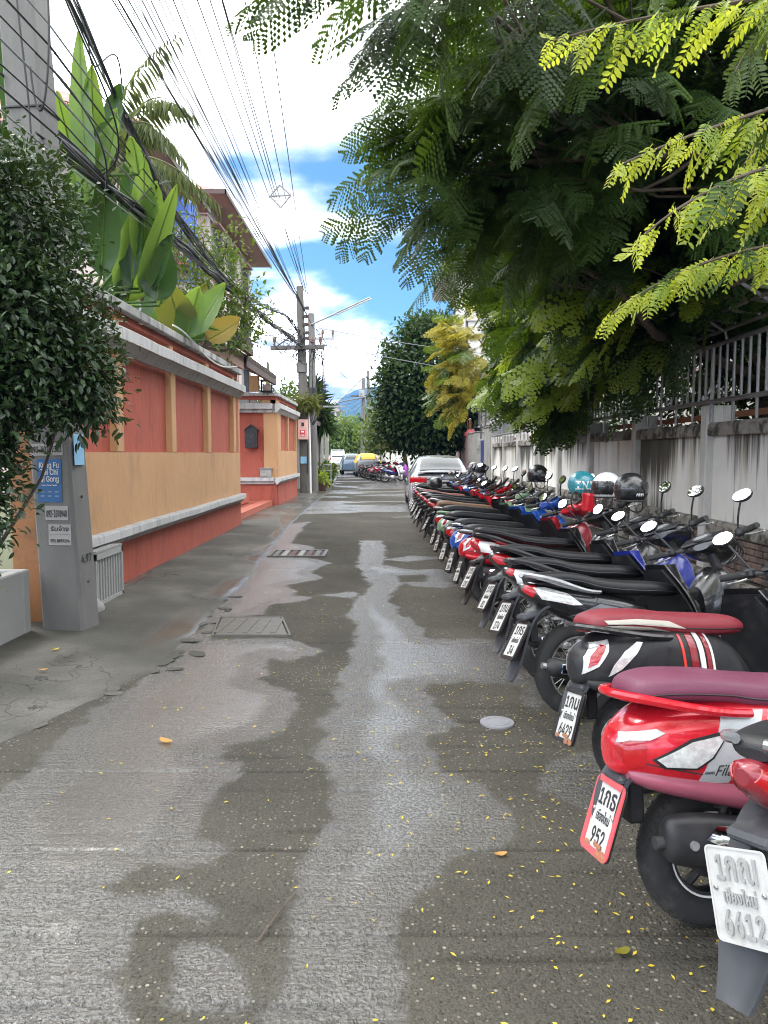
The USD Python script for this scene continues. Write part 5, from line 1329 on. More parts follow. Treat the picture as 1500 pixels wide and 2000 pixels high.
for j, (c, r, n) in enumerate(near + mid):
    start = tp[8 + (j * 5) % 12]
    p = branch(mb, start, np.asarray(c) + [.2, .1, 0], .085, .018, .09, n=10, seed=j)
    for q in range(5):
        s0 = p[4 + q]
        branch(mb, s0, np.asarray(c) + unit(rng.normal(size=3)) * np.asarray(r) * .9, .020, .006, .1, n=6, seed=j * 9 + q)
mb.build('limbs', 'bark', tree)

# close boughs of a second tree reaching in from the right
bough_tree = thing('near_tree', 'bright green boughs with paired oval leaflets reaching in from the right edge', 'tree')
mb = MB()
BOUGH = [([(3.2, 3.6, 3.9), (2.03, 3.2, 3.44), (1.28, 3.1, 3.27), (.89, 3.1, 3.20), (.66, 3.1, 3.14)], .9), ([(3.2, 3.6, 3.6), (1.92, 3.0, 2.98), (1.36, 2.95, 2.80), (1.05, 2.9, 2.68), (.86, 2.9, 2.60)], 1.0), ([(3.2, 3.6, 3.2), (1.74, 2.7, 2.57), (1.20, 2.62, 2.47), (.98, 2.6, 2.36), (.86, 2.6, 2.27)], 1.0),
         ([(3.4, 4.2, 3.0), (2.34, 3.6, 2.52), (1.55, 3.4, 2.42), (1.22, 3.4, 2.30), (1.0, 3.4, 2.16)], .75), ([(3.3, 4.0, 3.6), (2.3, 3.4, 3.1), (1.7, 3.3, 2.95), (1.5, 3.3, 2.75)], .8), ([(3.2, 3.8, 3.3), (2.2, 3.2, 2.8), (1.6, 3.1, 2.62), (1.35, 3.1, 2.52)], .8), ([(3.2, 3.8, 4.2), (2.2, 3.4, 3.7), (1.7, 3.3, 3.45), (1.4, 3.3, 3.38)], .8)]
BOUGH += [([(3.6, 4.8, 4.4), (2.7, 4.3, 4.15), (2.1, 4.2, 3.85), (1.8, 4.1, 3.5)], .8), ([(3.4, 4.4, 4.0), (2.6, 4.0, 3.7), (2.15, 3.9, 3.4), (1.95, 3.9, 3.1)], .8), ([(3.4, 4.4, 4.8), (2.4, 4.0, 4.4), (1.7, 3.9, 4.15), (1.35, 3.9, 3.85)], .8), ([(3.4, 4.4, 3.4), (2.8, 4.2, 3.1), (2.3, 4.1, 2.85), (2.05, 4.1, 2.6)], .8)]
P, A, W = [], [], []
for j, (pts, sc) in enumerate(BOUGH):
    p = curve(pts, 10)
    mb.tube(p, np.linspace(.022, .0035, len(p)), 6)
    n = len(p)
    for i in range(int(n * .28), n):
        for q in range(3):
            d = unit(p[min(i + 1, n - 1)] - p[i - 1])
            sd = unit(np.cross(d, (0, 0, 1))) * (1 if (i + q) % 2 else -1)
            P.append(p[i] + rng.normal(size=3) * .012)
            A.append(d * rng.uniform(.35, 1.0) + sd * rng.uniform(.3, .9) + np.array([0, 0, -rng.uniform(.25, .8)]))
            W.append(5 if j >= 7 else 4 if i > n * .90 else 3 if i > n * .62 and rng.random() < .5 else int(rng.integers(0, 3)))
mb.build('boughs', 'bark', bough_tree)
P, A, W = np.array(P), unit_rows(np.array(A)), np.array(W)
protos = [(pinnate(9, .20, .036, seed=1), 'leaf_bright'), (pinnate(10, .21, .036, seed=2), 'leaf_frond'), (pinnate(8, .18, .034, seed=3), 'leaf_bright'), (pinnate(9, .19, .035, seed=4), 'leaf_lime'), (pinnate(7, .12, .026, seed=9), 'leaf_lime'), (pinnate(10, .22, .038, seed=6), 'leaf_mid')]
instanced('leaves', bough_tree, protos, P, rot_frames(A, rng.normal(size=P.shape) * .5 + [0, 0, 1.0]), rng.uniform(.6, 1.25, len(P)), W)
MB().tube(curve([(3.9, 3.4, -.1), (3.8, 3.5, 2), (3.4, 3.6, 3.3), (3.2, 3.8, 4.6)], 5), np.linspace(.11, .05, 16), 9).build('trunk', 'bark', bough_tree)
v, f = crown_cloud(rng, [((1.6, -1.6, 6.6), (2.6, 2.2, 1.4)), ((2.0, -3.2, 6.2), (3.0, 2.6, 1.6)), ((4.6, -2.5, 4.8), (2.2, 2.6, 2.0)), ((-.8, -3.6, 6.6), (2.4, 2.6, 1.4))], 9000, .20, clump=.25)
put('crown', (v, f), 'leaf_mid', bough_tree, smooth=False)

# ---------------------------------------------------------------- trees and shrubs farther along
def leafy(name, label, cat, base, blobs, n, size, m, group=None, trunk_r=.12, fork=None, **kw):
    t = thing(name, label, cat, group=group)
    v, f = crown_cloud(rng, blobs, n, size, **kw)
    put('crown', (v, f), m, t, smooth=False)
    mb = MB()
    c0 = np.mean([b[0] for b in blobs], 0)
    fk = np.asarray(fork if fork is not None else (base[0] * .7 + c0[0] * .3, base[1] * .7 + c0[1] * .3, base[2] * .5 + c0[2] * .5), float)
    mb.tube(curve([base, (np.asarray(base) + fk) / 2 + [.03, 0, 0], fk], 4), np.linspace(trunk_r, trunk_r * .65, 9), 8)
    for j, (c, r) in enumerate(blobs):
        branch(mb, fk, c, trunk_r * .5, trunk_r * .12, .08, seed=j)
        for q in range(4):
            branch(mb, c, np.asarray(c) + unit(rng.normal(size=3)) * np.asarray(r) * .9, trunk_r * .14, trunk_r * .05, .1, n=5, seed=j * 7 + q)
    mb.build('trunk', 'bark', t)
    return t


leafy('street_tree', 'dense dark round-topped tree leaning over the lane beyond the yellow foliage', 'tree', (3.9, 45, 0), [((2.4, 44, 6.4), (2.5, 2.4, 2.6)), ((1.3, 43.5, 5.0), (1.8, 2, 1.9)), ((3.2, 43, 4.0), (2.0, 2, 2.2)), ((.9, 43, 3.2), (1.3, 1.5, 1.1)), ((2.5, 43, 2.7), (1.8, 1.6, 1.2)), ((2.6, 44, 8.3), (1.4, 1.2, .9))], 26000, .30, 'leaf_dark', clump=.28)
vine = leafy('vine_mass', 'light green broad-leaved climber covering the pipe frame and the fence', 'climber', (4.6, 20, 0), [((3.5, 19.5, 5.6), (.85, 1.6, 1.6)), ((3.6, 20.5, 4.3), (.8, 1.6, 1.0)), ((4.1, 18.6, 3.2), (.45, 1.3, .9)), ((3.5, 22, 6.9), (.7, 1.6, 1.1)), ((4.3, 17.6, 2.5), (.28, 1.0, .5))], 8200, .135, 'leaf_mid', clump=.16, trunk_r=.07)
P, R = canopy(rng, [((2.9, 27, 5.9), (.5, .9, .6), 10), ((2.5, 27, 5.0), (.75, .9, .45), 17), ((2.6, 27, 4.2), (.65, .8, .45), 15), ((2.9, 27, 3.4), (.4, .7, .55), 9), ((3.4, 27.3, 5.0), (.5, .9, 1.2), 8)], (4.4, 27.5, 4.6), droop=.25)
ytree = thing('yellow_tree', 'yellow-leaved feathery tree glowing in front of the off-white corner building', 'tree')
instanced('crown', ytree, [(spray(feather, 9, .85, seed=21), 'leaf_yellow'), (spray(feather, 9, .85, seed=22), 'leaf_yellow'), (spray(feather, 9, .85, seed=23), 'leaf_mid')], P, R, rng.uniform(.8, 1.15, len(P)), rng.integers(0, 3, len(P)))
mb = MB()
mb.tube(curve([(4.9, 27.8, 0), (4.8, 27.7, 2.4), (4.3, 27.5, 4.2)], 4), np.linspace(.12, .07, 9), 8)
for j, c in enumerate(((2.9, 27, 5.9), (2.5, 27, 5.0), (2.6, 27, 4.2), (2.9, 27, 3.4))):
    branch(mb, (4.3, 27.5, 4.2), c, .05, .012, .08, seed=j)
mb.build('trunk', 'bark', ytree)
leafy('yard_hedge', 'shaded dark hedge behind the grey railing', 'hedge', (7, 16, 0), [((6.6, y, 2.0), (1.2, 2.2, 2.2)) for y in (5, 8.5, 12, 15.5, 19, 22.5, 26)], 14000, .15, 'leaf_dark', clump=.2)
BG = [('mid_tree', 'bushy mid-green tree overhanging the wall beyond the dense dark tree', (1.9, 62, 0), [((.9, 60, 4.0), (2.2, 2.4, 1.8)), ((-.2, 60, 2.9), (1.6, 2, 1.0)), ((2.2, 58, 3.4), (1.6, 2, 1.6))], 6500, .34, 'leaf_mid'),
      ('roadside_tree', 'pale green shrubby tree closing the lane behind the white van', (-5.5, 104, 0), [((-5.8, 100, 4.2), (2.6, 3, 1.9)), ((-8.2, 102, 3.6), (2.2, 2, 1.8)), ((-3.6, 100, 3.4), (2.2, 2.4, 1.7)), ((-6, 98, 2.6), (1.6, 2, 1.0))], 6500, .45, 'leaf_mid'),
      ('roadside_tree', 'tall dark tree at the bend to the right of the white van', (-1.5, 112, 0), [((-1.0, 110, 5.2), (3.2, 3, 2.4)), ((1.2, 108, 4.2), (2.6, 3, 2.4)), ((-2.2, 108, 3.2), (2.0, 2, 1.6))], 6500, .48, 'leaf_dark'),
      ('hillside_trees', 'row of dark green trees at the foot of the mountain left of the gabled house', (-15, 160, 0), [((-11, 160, 5.0), (4, 4, 3)), ((-16, 162, 6), (4, 4, 3.4)), ((-6, 165, 5.2), (4, 4, 3.0)), ((-1, 165, 6.0), (4.5, 4, 3.4)), ((4, 162, 6.2), (5, 4, 4))], 9000, .7, 'leaf_dark'),
      ('shop_tree', 'leafy tree behind the roofs beyond the far pole', (-6.6, 52, 0), [((-6.2, 50, 4.6), (1.4, 1.6, 1.2)), ((-7.6, 52, 4.2), (1.4, 1.6, 1.4))], 3000, .26, 'leaf_mid')]
for nm, lab, base, bl, n, sz, m in BG:
    leafy(nm, lab, 'trees' if nm.endswith('s') else 'tree', base, bl, n, sz, m, clump=sz * 1.1)
# spiky dracaena by the far pole
dr = thing('dracaena', 'dark spiky-leaved dracaena rising beside the far utility pole', 'plant')
mb = MB()
mb.tube([(-3.3, 34.5, 0), (-3.1, 34.4, 2), (-3.0, 34.2, 3.2)], [.10, .08, .06], 8)
HD = [(-2.95, 34, 3.9), (-3.1, 34.3, 3.3), (-2.7, 33.8, 3.3), (-3.15, 34.3, 4.4), (-2.65, 33.9, 2.7)]
P, A = [], []
for c in HD:
    branch(mb, (-3.0, 34.2, 2.4), c, .05, .03, .1, seed=3)
    d = unit_rows(rng.normal(size=(95, 3)) + [0, 0, .45])
    P.append(np.asarray(c) + d * .04); A.append(d + [0, 0, -.15])
P, A = np.vstack(P), np.vstack(A)
mb.build('trunk', 'bark', dr)
v, f = scatter(BLADE_V * [1, .8, 2.4], BLADE_F, P, rot_frames(A, rng.normal(size=P.shape) + [0, 0, 1.0]), rng.uniform(.55, .85, len(P)))
put('leaves', (v, f), 'leaf_dark', dr, smooth=False)
fb = thing('banana_plant', 'pale banana plant with torn leaves on the right beyond the parked motorbikes', 'plant')
for k, (a, b, w) in enumerate((((1.2, 48, 2.3), (-.8, 47.5, 3.0), .55), ((1.2, 48, 2.6), (.1, 47.6, 4.1), .5), ((1.3, 48, 2.6), (-.3, 47, 2.4), .55), ((1.4, 48, 2.8), (1.5, 47.5, 4.4), .5), ((1.3, 48, 2.7), (.5, 47.7, 4.6), .45), ((1.3, 48, 2.4), (-.9, 47.2, 1.9), .5))):
    paddle(fb, a, b, w, 'leaf_palm', 80 + k, bow=.25)
MB().tube([(1.4, 48, 0), (1.3, 48, 1.4), (1.25, 48, 2.7)], [.14, .12, .07], 8).build('trunk', 'leaf_olive', fb)
# ---------------------------------------------------------------- looks of vehicles
def paint(name, col, flake=0.0, rough=.28, coat=1.0):
    plain(name, col, rough, metal=flake, var=.05, vs=30, coat=coat, rvar=.05, dirt=tuple(np.asarray(col) * .5 + .03), dirt_amt=.22, dscale=7.0)


paint('paint_red', (0.50, 0.010, 0.022), .35)
paint('paint_wine', (0.20, 0.012, 0.02), .2)
paint('paint_plum', (0.30, 0.075, 0.115), .1, rough=.4, coat=.4)
paint('paint_black', (0.006, 0.006, 0.0065), 0, rough=.3)
paint('paint_sage', (0.17, 0.27, 0.165), 0, rough=.3)
paint('paint_blue', (0.012, 0.07, 0.34), .1)
paint('paint_navy', (0.012, 0.02, 0.16), .1)
paint('paint_white', (0.72, 0.72, 0.72), 0)
paint('paint_silver', (0.27, 0.275, 0.285), .7, rough=.3)
paint('paint_teal', (0.03, 0.22, 0.27))
plain('bag_purple', (0.30, 0.06, 0.38), .35, var=.1)
plain('cover_yellow', (0.62, 0.40, 0.02), .55, var=.08)
paint('paint_bluegrey', (0.10, 0.16, 0.24), .2)
plain('cover_steel', (0.10, 0.095, 0.08), .5, metal=.3, var=.2, vs=14, bump=.002, bs=90)
plain('cover_pale', (0.26, 0.26, 0.28), .5, metal=.3, var=.15, vs=20, bump=.002, bs=90)
paint('paint_grey', (0.16, 0.165, 0.18), .3, rough=.35)
plain('plastic', (0.010, 0.0105, 0.012), .42, var=.2, vs=9, dirt=(.06, .055, .05), dirt_amt=.3, dscale=9)
plain('plastic_grey', (0.035, 0.038, 0.044), .5, var=.2, vs=9, dirt=(.16, .155, .145), dirt_amt=.35, dscale=9)
plain('rubber', (0.016, 0.016, 0.017), .75, var=.25, vs=14, bump=.002, bs=120, dirt=(.085, .08, .07), dirt_amt=.5, dscale=12)
plain('vinyl', (0.008, 0.008, 0.009), .45, var=.2, vs=12, bump=.0012, bs=220)
plain('vinyl_plum', (0.125, 0.028, 0.058), .5, var=.12, vs=8, bump=.0012, bs=200)
plain('vinyl_red', (0.20, 0.022, 0.032), .5, var=.12, vs=8, bump=.0012, bs=200)
plain('vinyl_brown', (0.20, 0.115, 0.07), .5, var=.15, vs=8, bump=.0012, bs=200)
plain('vinyl_brick', (0.26, 0.085, 0.07), .5, var=.15, vs=8)
plain('vinyl_cream', (0.52, 0.49, 0.42), .5, var=.08, vs=8)
plain('chrome', (0.80, 0.80, 0.80), .08, metal=1.0, var=.04, rvar=.04)
plain('alloy', (0.42, 0.42, 0.42), .38, metal=.9, var=.2, vs=15, dirt=(.09, .08, .07), dirt_amt=.6, dscale=14)
plain('mirror_glass', (0.92, 0.92, 0.92), .02, metal=1.0, var=.01, rvar=.01)
plain('lens_red', (0.30, 0.004, 0.008), .12, var=.12, vs=40, coat=1.0)
plain('lens_clear', (0.62, 0.63, 0.63), .16, metal=.45, var=.25, vs=45, coat=1.0)
plain('lens_amber', (0.55, 0.20, 0.03), .15, coat=1.0)
plain('plate_white', (0.50, 0.50, 0.475), .5, var=.06, vs=25, bump=.001, bs=60, dirt=(.32, .28, .22), dirt_amt=.5, dscale=14)
plain('plate_worn', (0.30, 0.30, 0.29), .5, var=.2, vs=40)
plain('plate_rose', (0.60, 0.09, 0.10), .45, var=.08)
plain('stripe_silver', (0.45, 0.47, 0.49), .35, metal=.4, var=.05, coat=.5)
plain('stripe_red', (0.62, 0.04, 0.03), .4, coat=.5)
plain('stripe_white', (0.72, 0.72, 0.70), .4, coat=.5)
plain('sticker_blue', (0.10, 0.30, 0.45), .4)
glass_look('car_glass', (0.32, 0.40, 0.37), mixmin=.14)
glass_look('dial_glass', (0.8, 0.8, 0.8), mixmin=.06)


# ---------------------------------------------------------------- motorbikes. x forward, y to the rider's left, rear axle over the origin
def tx(x):
    """rear overhang: what lies behind the axle is drawn in"""
    return x * .74 if x < 0 else x


class Shell:
    """a lofted body whose side surface can carry lamps, stripes and badges"""

    def __init__(self, st, k=5):
        self.st = spline([(tx(a[0]),) + tuple(a[1:]) for a in st], k)

    def mesh(self, n=22):
        return MB().loft(self.st, n)

    def y(self, x, z):
        s = self.st
        g = [np.interp(x, s[:, 0], s[:, i]) for i in range(1, 6)]
        q = np.clip(np.abs((z - g[1]) / g[3]), 0, .995)
        return g[2] * (1 - q ** g[4]) ** (1 / g[4])

    def decal(self, poly, side, off=.003, thick=0.004, res=.018):
        """the polygon (x, z) laid on one side of the body"""
        P = Polygon([(tx(a), b) for a, b in poly]).buffer(0)
        v, f = trimesh.creation.triangulate_polygon(P, engine='earcut')
        v3 = np.c_[v, np.zeros(len(v))]
        v3, f = trimesh.remesh.subdivide_to_size(v3, f, res)
        y = self.y(v3[:, 0], v3[:, 1])
        m = trimesh.Trimesh(v3, f, process=True)
        v3, f = np.array(m.vertices), np.array(m.faces)
        y = self.y(v3[:, 0], v3[:, 1])
        out = np.c_[v3[:, 0], side * (y + off), v3[:, 1]]
        inn = np.c_[v3[:, 0], side * (y + off - thick), v3[:, 1]]
        e = np.sort(m.edges, 1)
        u, i, c = np.unique(e, axis=0, return_index=True, return_counts=True)
        b = m.edges[i[c == 1]]
        n = len(v3)
        ff = np.vstack([f, f[:, ::-1] + n, np.c_[b[:, 1], b[:, 0], b[:, 0] + n], np.c_[b[:, 1], b[:, 0] + n, b[:, 1] + n]])
        if side > 0:
            ff = ff[:, ::-1]
        return MB().add(np.vstack([out, inn]), ff)


def ring_profile(R, hr, hw, n=14, p=2.3):
    a = np.arange(n) / n * 2 * math.pi
    return [(R + hr * math.copysign(abs(math.cos(t)) ** (2 / p), math.cos(t)), hw * math.copysign(abs(math.sin(t)) ** (2 / p), math.sin(t))) for t in a]


RWHEEL = np.array([[1, 0, 0], [0, 0, -1], [0, 1, 0]], float)       # z axis of a lathe becomes the axle (y)


def wheel(parent, c, R, hw, style, S, hi, rim_m, name):
    n = 44 if hi else 26
    f = lambda mb: mb.bend(S)
    tyre_r = R * (.17 if style == 'spoke' else .235)
    w = f(MB().lathe(ring_profile(R - tyre_r, tyre_r, hw, 14 if hi else 10), n, RWHEEL, c, closed=True)).build(name, 'rubber', parent, smooth=50)
    Ri = R - tyre_r * 2 + .012
    if hi:                                                          # tread grooves stand as thin ribs on the shoulder
        t = MB()
        for a in np.arange(0, 2 * math.pi, 2 * math.pi / 52):
            for s in (-1, 1):
                ca, sa = math.cos(a), math.sin(a)
                ca2, sa2 = math.cos(a + .07), math.sin(a + .07)
                t.tube([np.asarray(c) + [(R - .0008) * ca, s * .006, (R - .0008) * sa], np.asarray(c) + [(R - tyre_r * .22) * ca2, s * hw * .80, (R - tyre_r * .22) * sa2]], .0022, 4)
        f(t).build('tread', 'rubber', w)
    prof = [(Ri, hw * .55), (Ri - .016, hw * .50), (Ri - .020, hw * .2), (Ri - .020, -hw * .2), (Ri - .016, -hw * .50), (Ri, -hw * .55), (Ri + .006, -hw * .4), (Ri + .006, hw * .4)]
    f(MB().lathe(prof, n, RWHEEL, c, closed=True)).build('rim', rim_m, w, smooth=40)
    sp = MB()
    c = np.asarray(c, float)
    if style == 'spoke':
        for k in range(28 if hi else 16):
            a = k * 2 * math.pi / (28 if hi else 16)
            s = 1 if k % 2 else -1
            a2 = a + (.55 if (k // 2) % 2 else -.55)
            sp.tube([c + [.045 * math.cos(a2), s * .03, .045 * math.sin(a2)], c + [(Ri - .014) * math.cos(a), s * .004, (Ri - .014) * math.sin(a)]], .0022 if hi else .003, 4, caps=False)
        sp.lathe([(.0, -.05), (.055, -.05), (.062, -.03), (.05, 0), (.062, .03), (.055, .05), (0, .05)], 16, RWHEEL, c)
    else:
        for k in range(5):
            a = k * 2 * math.pi / 5 + .3
            d = np.array([math.cos(a), 0, math.sin(a)])
            q = np.array([-math.sin(a), 0, math.cos(a)])
            sp.tube([c + d * .03, c + d * (Ri * .55) + q * .012, c + d * (Ri - .015)], [.022, .014, .018], 6)
        sp.lathe([(.0, -.055), (.06, -.055), (.075, -.02), (.075, .03), (.05, .05), (0, .05)], 18, RWHEEL, c)
    f(sp).build('spokes', 'alloy' if style == 'spoke' else 'plastic', w, smooth=40)
    if style != 'spoke':
        f(MB().lathe(ring_profile(Ri - .002, .0045, .003, 8, 2), n, RWHEEL, c + [0, -hw * .62, 0], closed=True)).build('rim_stripe', 'stripe_white', w)


def plate(parent, centre, tilt, rows, frame_m=None, embossed=False, S=None, w=.172, h=.22, roll=0.0, worn=False):
    """number plate facing backwards, tilted to look up by tilt"""
    n = np.array([-math.cos(tilt), 0, math.sin(tilt)])
    r = np.array([0, -1, 0.0])                                       # seen from behind, the right-hand side is the rider's right
    u = np.cross(n, r)
    u = u if u[2] > 0 else -u
    r, u = r * math.cos(roll) + u * math.sin(roll), u * math.cos(roll) - r * math.sin(roll)
    c = np.asarray(centre, float)
    R = np.stack([r, u, n], 1)
    cr = .014
    rect = shapely.box(-w / 2 + cr, -h / 2 + cr, w / 2 - cr, h / 2 - cr).buffer(cr, quad_segs=3)
    p = MB().prism(rect, 0, .002, R, c).build('number_plate', 'plate_white', parent, smooth=False)
    if frame_m:
        MB().prism(rect.buffer(.013).difference(rect.buffer(-.008)), .0021, .007, R, c).build('frame', frame_m, p, smooth=False)
        MB().prism(rect.buffer(.012), -.006, -.0005, R, c).build('backing', 'plastic', p, smooth=False)
    else:
        MB().prism(rect.difference(rect.buffer(-.005)), .0021, .004, R, c).build('rim', 'plate_white', p, smooth=False)
    ink = 'plate_worn' if embossed else 'ink_black'
    dp = .0050 if embossed else .0012
    for parts, hh, at, wd in rows:
        V, F, k, x = [], [], 0, 0.0
        for s in parts:
            v, f = text(s, hh, dp, bold=not s.startswith('@'))
            v = v - [v[:, 0].min(), 0, 0]
            V.append(v + [x, 0, 0]); F.append(f + k); k += len(v)
            x += v[:, 0].max() + hh * .16
        V, F = np.vstack(V), np.vstack(F)
        V[:, 0] = (V[:, 0] / V[:, 0].max() - .5) * wd
        V = V + [0, at, .0021]
        put('lettering', (V @ R.T + c, F), ink, p, smooth=False)
    for sx in (-1, 1):
        MB().lathe([(0, .006), (.004, .006), (.0065, .003), (.0065, 0), (0, 0)], 10, R, c + r * sx * (w / 2 - .018) + u * .012 + n * .002).build('bolt', 'alloy', p)
    if worn:
        rg = np.random.default_rng(3)
        for k in range(7):
            b = trimesh.creation.icosphere(1, 1.0)
            MB().add(b.vertices * [.016, .010, .003] * rg.uniform(.6, 1.3) * (1 + .3 * (rg.random((len(b.vertices), 1)) - .5)), b.faces, R, c + r * rg.uniform(-.07, .08) + u * (-h / 2 + rg.uniform(-.004, .03)) + n * .006).build('rust_patch', 'brown_plank', p)
    return p


def strip_along(path, widths, thick, curl=.25):
    """a curved fender strip along a path in the xz plane"""
    path = np.asarray(path, float)
    t = unit_rows(np.gradient(path, axis=0))
    nrm = np.stack([-t[:, 2], 0 * t[:, 0], t[:, 0]], 1)
    q = np.linspace(-1, 1, 9)
    rings = []
    for p, n, w in zip(path, nrm, widths):
        top = [p + np.array([0, w * a, 0]) - n * (curl * w * abs(a) ** 2.5) for a in q]
        bot = [x - n * thick for x in top[::-1]]
        rings.append(np.array(top + bot))
    return MB().rings(rings)


def mirror(parent, base, head, R, S, m='plastic', shape=(.062, .042)):
    f = lambda mb: mb.bend(S)
    st = f(MB().tube(curve([base, (np.asarray(base) + head) / 2 + [-.015, .0, .01], head], 5), .0065, 6)).build('mirror_stem', m, parent)
    a = np.linspace(0, 2 * math.pi, 25)[:-1]
    out = np.stack([0 * a, shape[0] * np.cos(a), shape[1] * np.sin(a)], 1)
    tilt = roty(.50)
    mk = lambda s, dx: (out * s + [dx, 0, 0]) @ tilt.T + head
    f(MB().rings([mk(.3, .030), mk(.8, .022), mk(1.0, .006), mk(1.0, -.004), mk(.94, -.006)])).build('mirror_shell', m, st)
    f(MB().rings([mk(.93, -.0062), mk(.93, -.0082)])).build('mirror_glass', 'mirror_glass', st, smooth=False)


def bike(label, x, y, heading, kind='step_through', lean=8.5, steer=32, body='paint_black', seat='vinyl', shield=None, tail='red', rail='alloy', cowl=None, rows=None, frame_m='plastic', hi=False, wheels=None, extras=(), exhaust=True, plate_z=0.0, group='motorbikes parked in a row along the right wall', emb=False, mirrors=True, roll=0.0, flap='plastic_grey', trim=None, worn=False, rim=None, pull=0.0, ptilt=None):
    shield = shield or body
    jr = random.Random(label)
    if not hi:                                                      # no two stand quite alike
        heading, lean, steer, y = heading + jr.uniform(-4, 4), lean + jr.uniform(-1.5, 1.5), steer + jr.uniform(-14, 8), y + jr.uniform(-.12, .12)
    sz = 0.0 if hi else jr.uniform(-.02, .025)
    cowl = cowl or body
    t = thing('motorbike', label, 'motorbike', (x, y, 0.0), math.radians(heading), group, math.radians(-lean))
    scooter = kind == 'scooter'
    R = .238 if scooter else .285
    hw = .050 if scooter else .037
    fx = 1.23
    ident = lambda v: v
    A, ax = np.array([.99, 0, .83]), unit((-.43, 0, .9))
    from scipy.spatial.transform import Rotation
    RS = Rotation.from_rotvec(ax * math.radians(steer)).as_matrix()
    S = lambda v: (v - A) @ RS.T + A
    wst = wheels or ('cast' if scooter else 'spoke')
    rim = rim or ('plastic' if wst == 'cast' else 'alloy')
    wheel(t, (0, 0, R), R, hw, wst, ident, hi, rim, 'rear_wheel')
    wheel(t, (fx, 0, R), R, hw * .9, wst, S, False, rim, 'front_wheel')
    N = 24 if hi else 16
    if scooter:
        sh = Shell([(-.450, 0, .582, .025, .040, 2.2), (-.430, 0, .586, .070, .066, 2.4), (-.36, 0, .598, .112, .098, 2.6), (-.24, 0, .606, .150, .135, 2.7), (-.06, 0, .605, .174, .160, 2.8), (.14, 0, .59, .182, .176, 2.8), (.32, 0, .555, .172, .175, 2.7), (.46, 0, .49, .150, .165, 2.6), (.55, 0, .40, .120, .11, 2.4)])
        sh.mesh(N).build('body', body, t, smooth=60)
        lo = Shell([(-.40, 0, .525, .085, .024, 2.2), (-.28, 0, .508, .135, .045, 2.6), (-.05, 0, .478, .166, .058, 2.8), (.18, 0, .435, .174, .066, 2.8), (.42, 0, .385, .158, .065, 2.6), (.54, 0, .345, .12, .05, 2.4)])
        lo.mesh(N).build('lower_trim', trim or body, t, smooth=60)
        se = Shell([(-.375, 0, .765, .05, .020, 2.2), (-.34, 0, .782, .105, .040, 2.5), (-.20, 0, .792, .140, .050, 2.7), (.02, 0, .782, .150, .052, 2.7), (.12, 0, .765, .150, .054, 2.7), (.32, 0, .748, .140, .054, 2.6), (.48, 0, .738, .105, .046, 2.4), (.545, 0, .728, .05, .02, 2.2)])
        se.st[:, 2] += sz + (0 if hi else jr.uniform(0, .05)) * np.clip((-.02 - se.st[:, 0]) / .3, 0, 1)
        sm = se.mesh(N).build('seat', seat, t, smooth=60)
        if tail == 'red':
            tl = sh.decal([(-.443, .60), (-.40, .64), (-.31, .645), (-.30, .60), (-.335, .535), (-.40, .54), (-.44, .575)], -1)
            for s in (-1, 1):
                sh.decal([(-.444, .615), (-.41, .648), (-.345, .645), (-.345, .56), (-.40, .545), (-.44, .575)], s).build('tail_light', 'lens_red', t, smooth=40)
                sh.decal([(-.44, .622), (-.42, .655), (-.30, .675), (-.27, .663), (-.33, .640), (-.40, .636)], s, .006).build('tail_trim', 'alloy', t, smooth=40)
                sh.decal([(-.325, .580), (-.28, .552), (-.15, .550), (-.08, .585), (.0, .672), (-.17, .645)], s, .0035).build('indicator_surround', 'plastic', t, smooth=40)
                sh.decal([(-.308, .581), (-.272, .559), (-.155, .557), (-.09, .589), (-.02, .658), (-.165, .637)], s, .007).build('indicator', 'lens_clear', t, smooth=40)
        else:
            for s in (-1, 1):
                sh.decal([(-.43, .565), (-.415, .64), (-.35, .70), (-.27, .715), (-.29, .665), (-.35, .60)], s, .006).build('tail_light', 'lens_clear', t, smooth=40)
                sh.decal([(-.405, .595), (-.385, .645), (-.32, .695), (-.295, .69), (-.325, .655), (-.36, .61)], s, .010).build('tail_lens', 'lens_red', t, smooth=40)
                sh.decal([(-.30, .555), (-.23, .585), (-.13, .655), (-.085, .70), (-.115, .705), (-.20, .665), (-.27, .605)], s, .006).build('indicator', 'lens_clear', t, smooth=40)
        rp = curve([(tx(a), b, c) for a, b, c in [(.08, -.165, .715), (-.12, -.165, .735), (-.30, -.13, .760), (-.42, -.06, .775), (-.44, 0, .777), (-.42, .06, .775), (-.30, .13, .760), (-.12, .165, .735), (.08, .165, .715)]], 5)
        MB().tube(rp, .015, 8).build('grab_rail', rail, t)
        rear = [(-.28, 0, .52), (-.36, 0, .50), (-.41, 0, .44), (-.445, 0, .35), (-.49, 0, .24)]
        pc, pt = (tx(-.475), 0, .372 + plate_z), (.34 if ptilt is None else ptilt)
        fl = MB().bx(.52, .86, -.17, .17, .285, .325, ch=.015)
        fl.bx(.10, .55, -.15, .15, .30, .36, ch=.02)
        fl.build('footboard', 'plastic', t)
    else:
        sh = Shell([(-.48, 0, .768, .018, .020, 2), (-.455, 0, .765, .045, .038, 2.2), (-.36, 0, .735, .080, .062, 2.4), (-.2, 0, .69, .105, .085, 2.6), (.05, 0, .64, .118, .105, 2.7), (.28, 0, .59, .115, .112, 2.6), (.46, 0, .53, .09, .09, 2.4), (.60, 0, .49, .06, .06, 2.2)])
        sh.mesh(N).build('body', body, t, smooth=60)
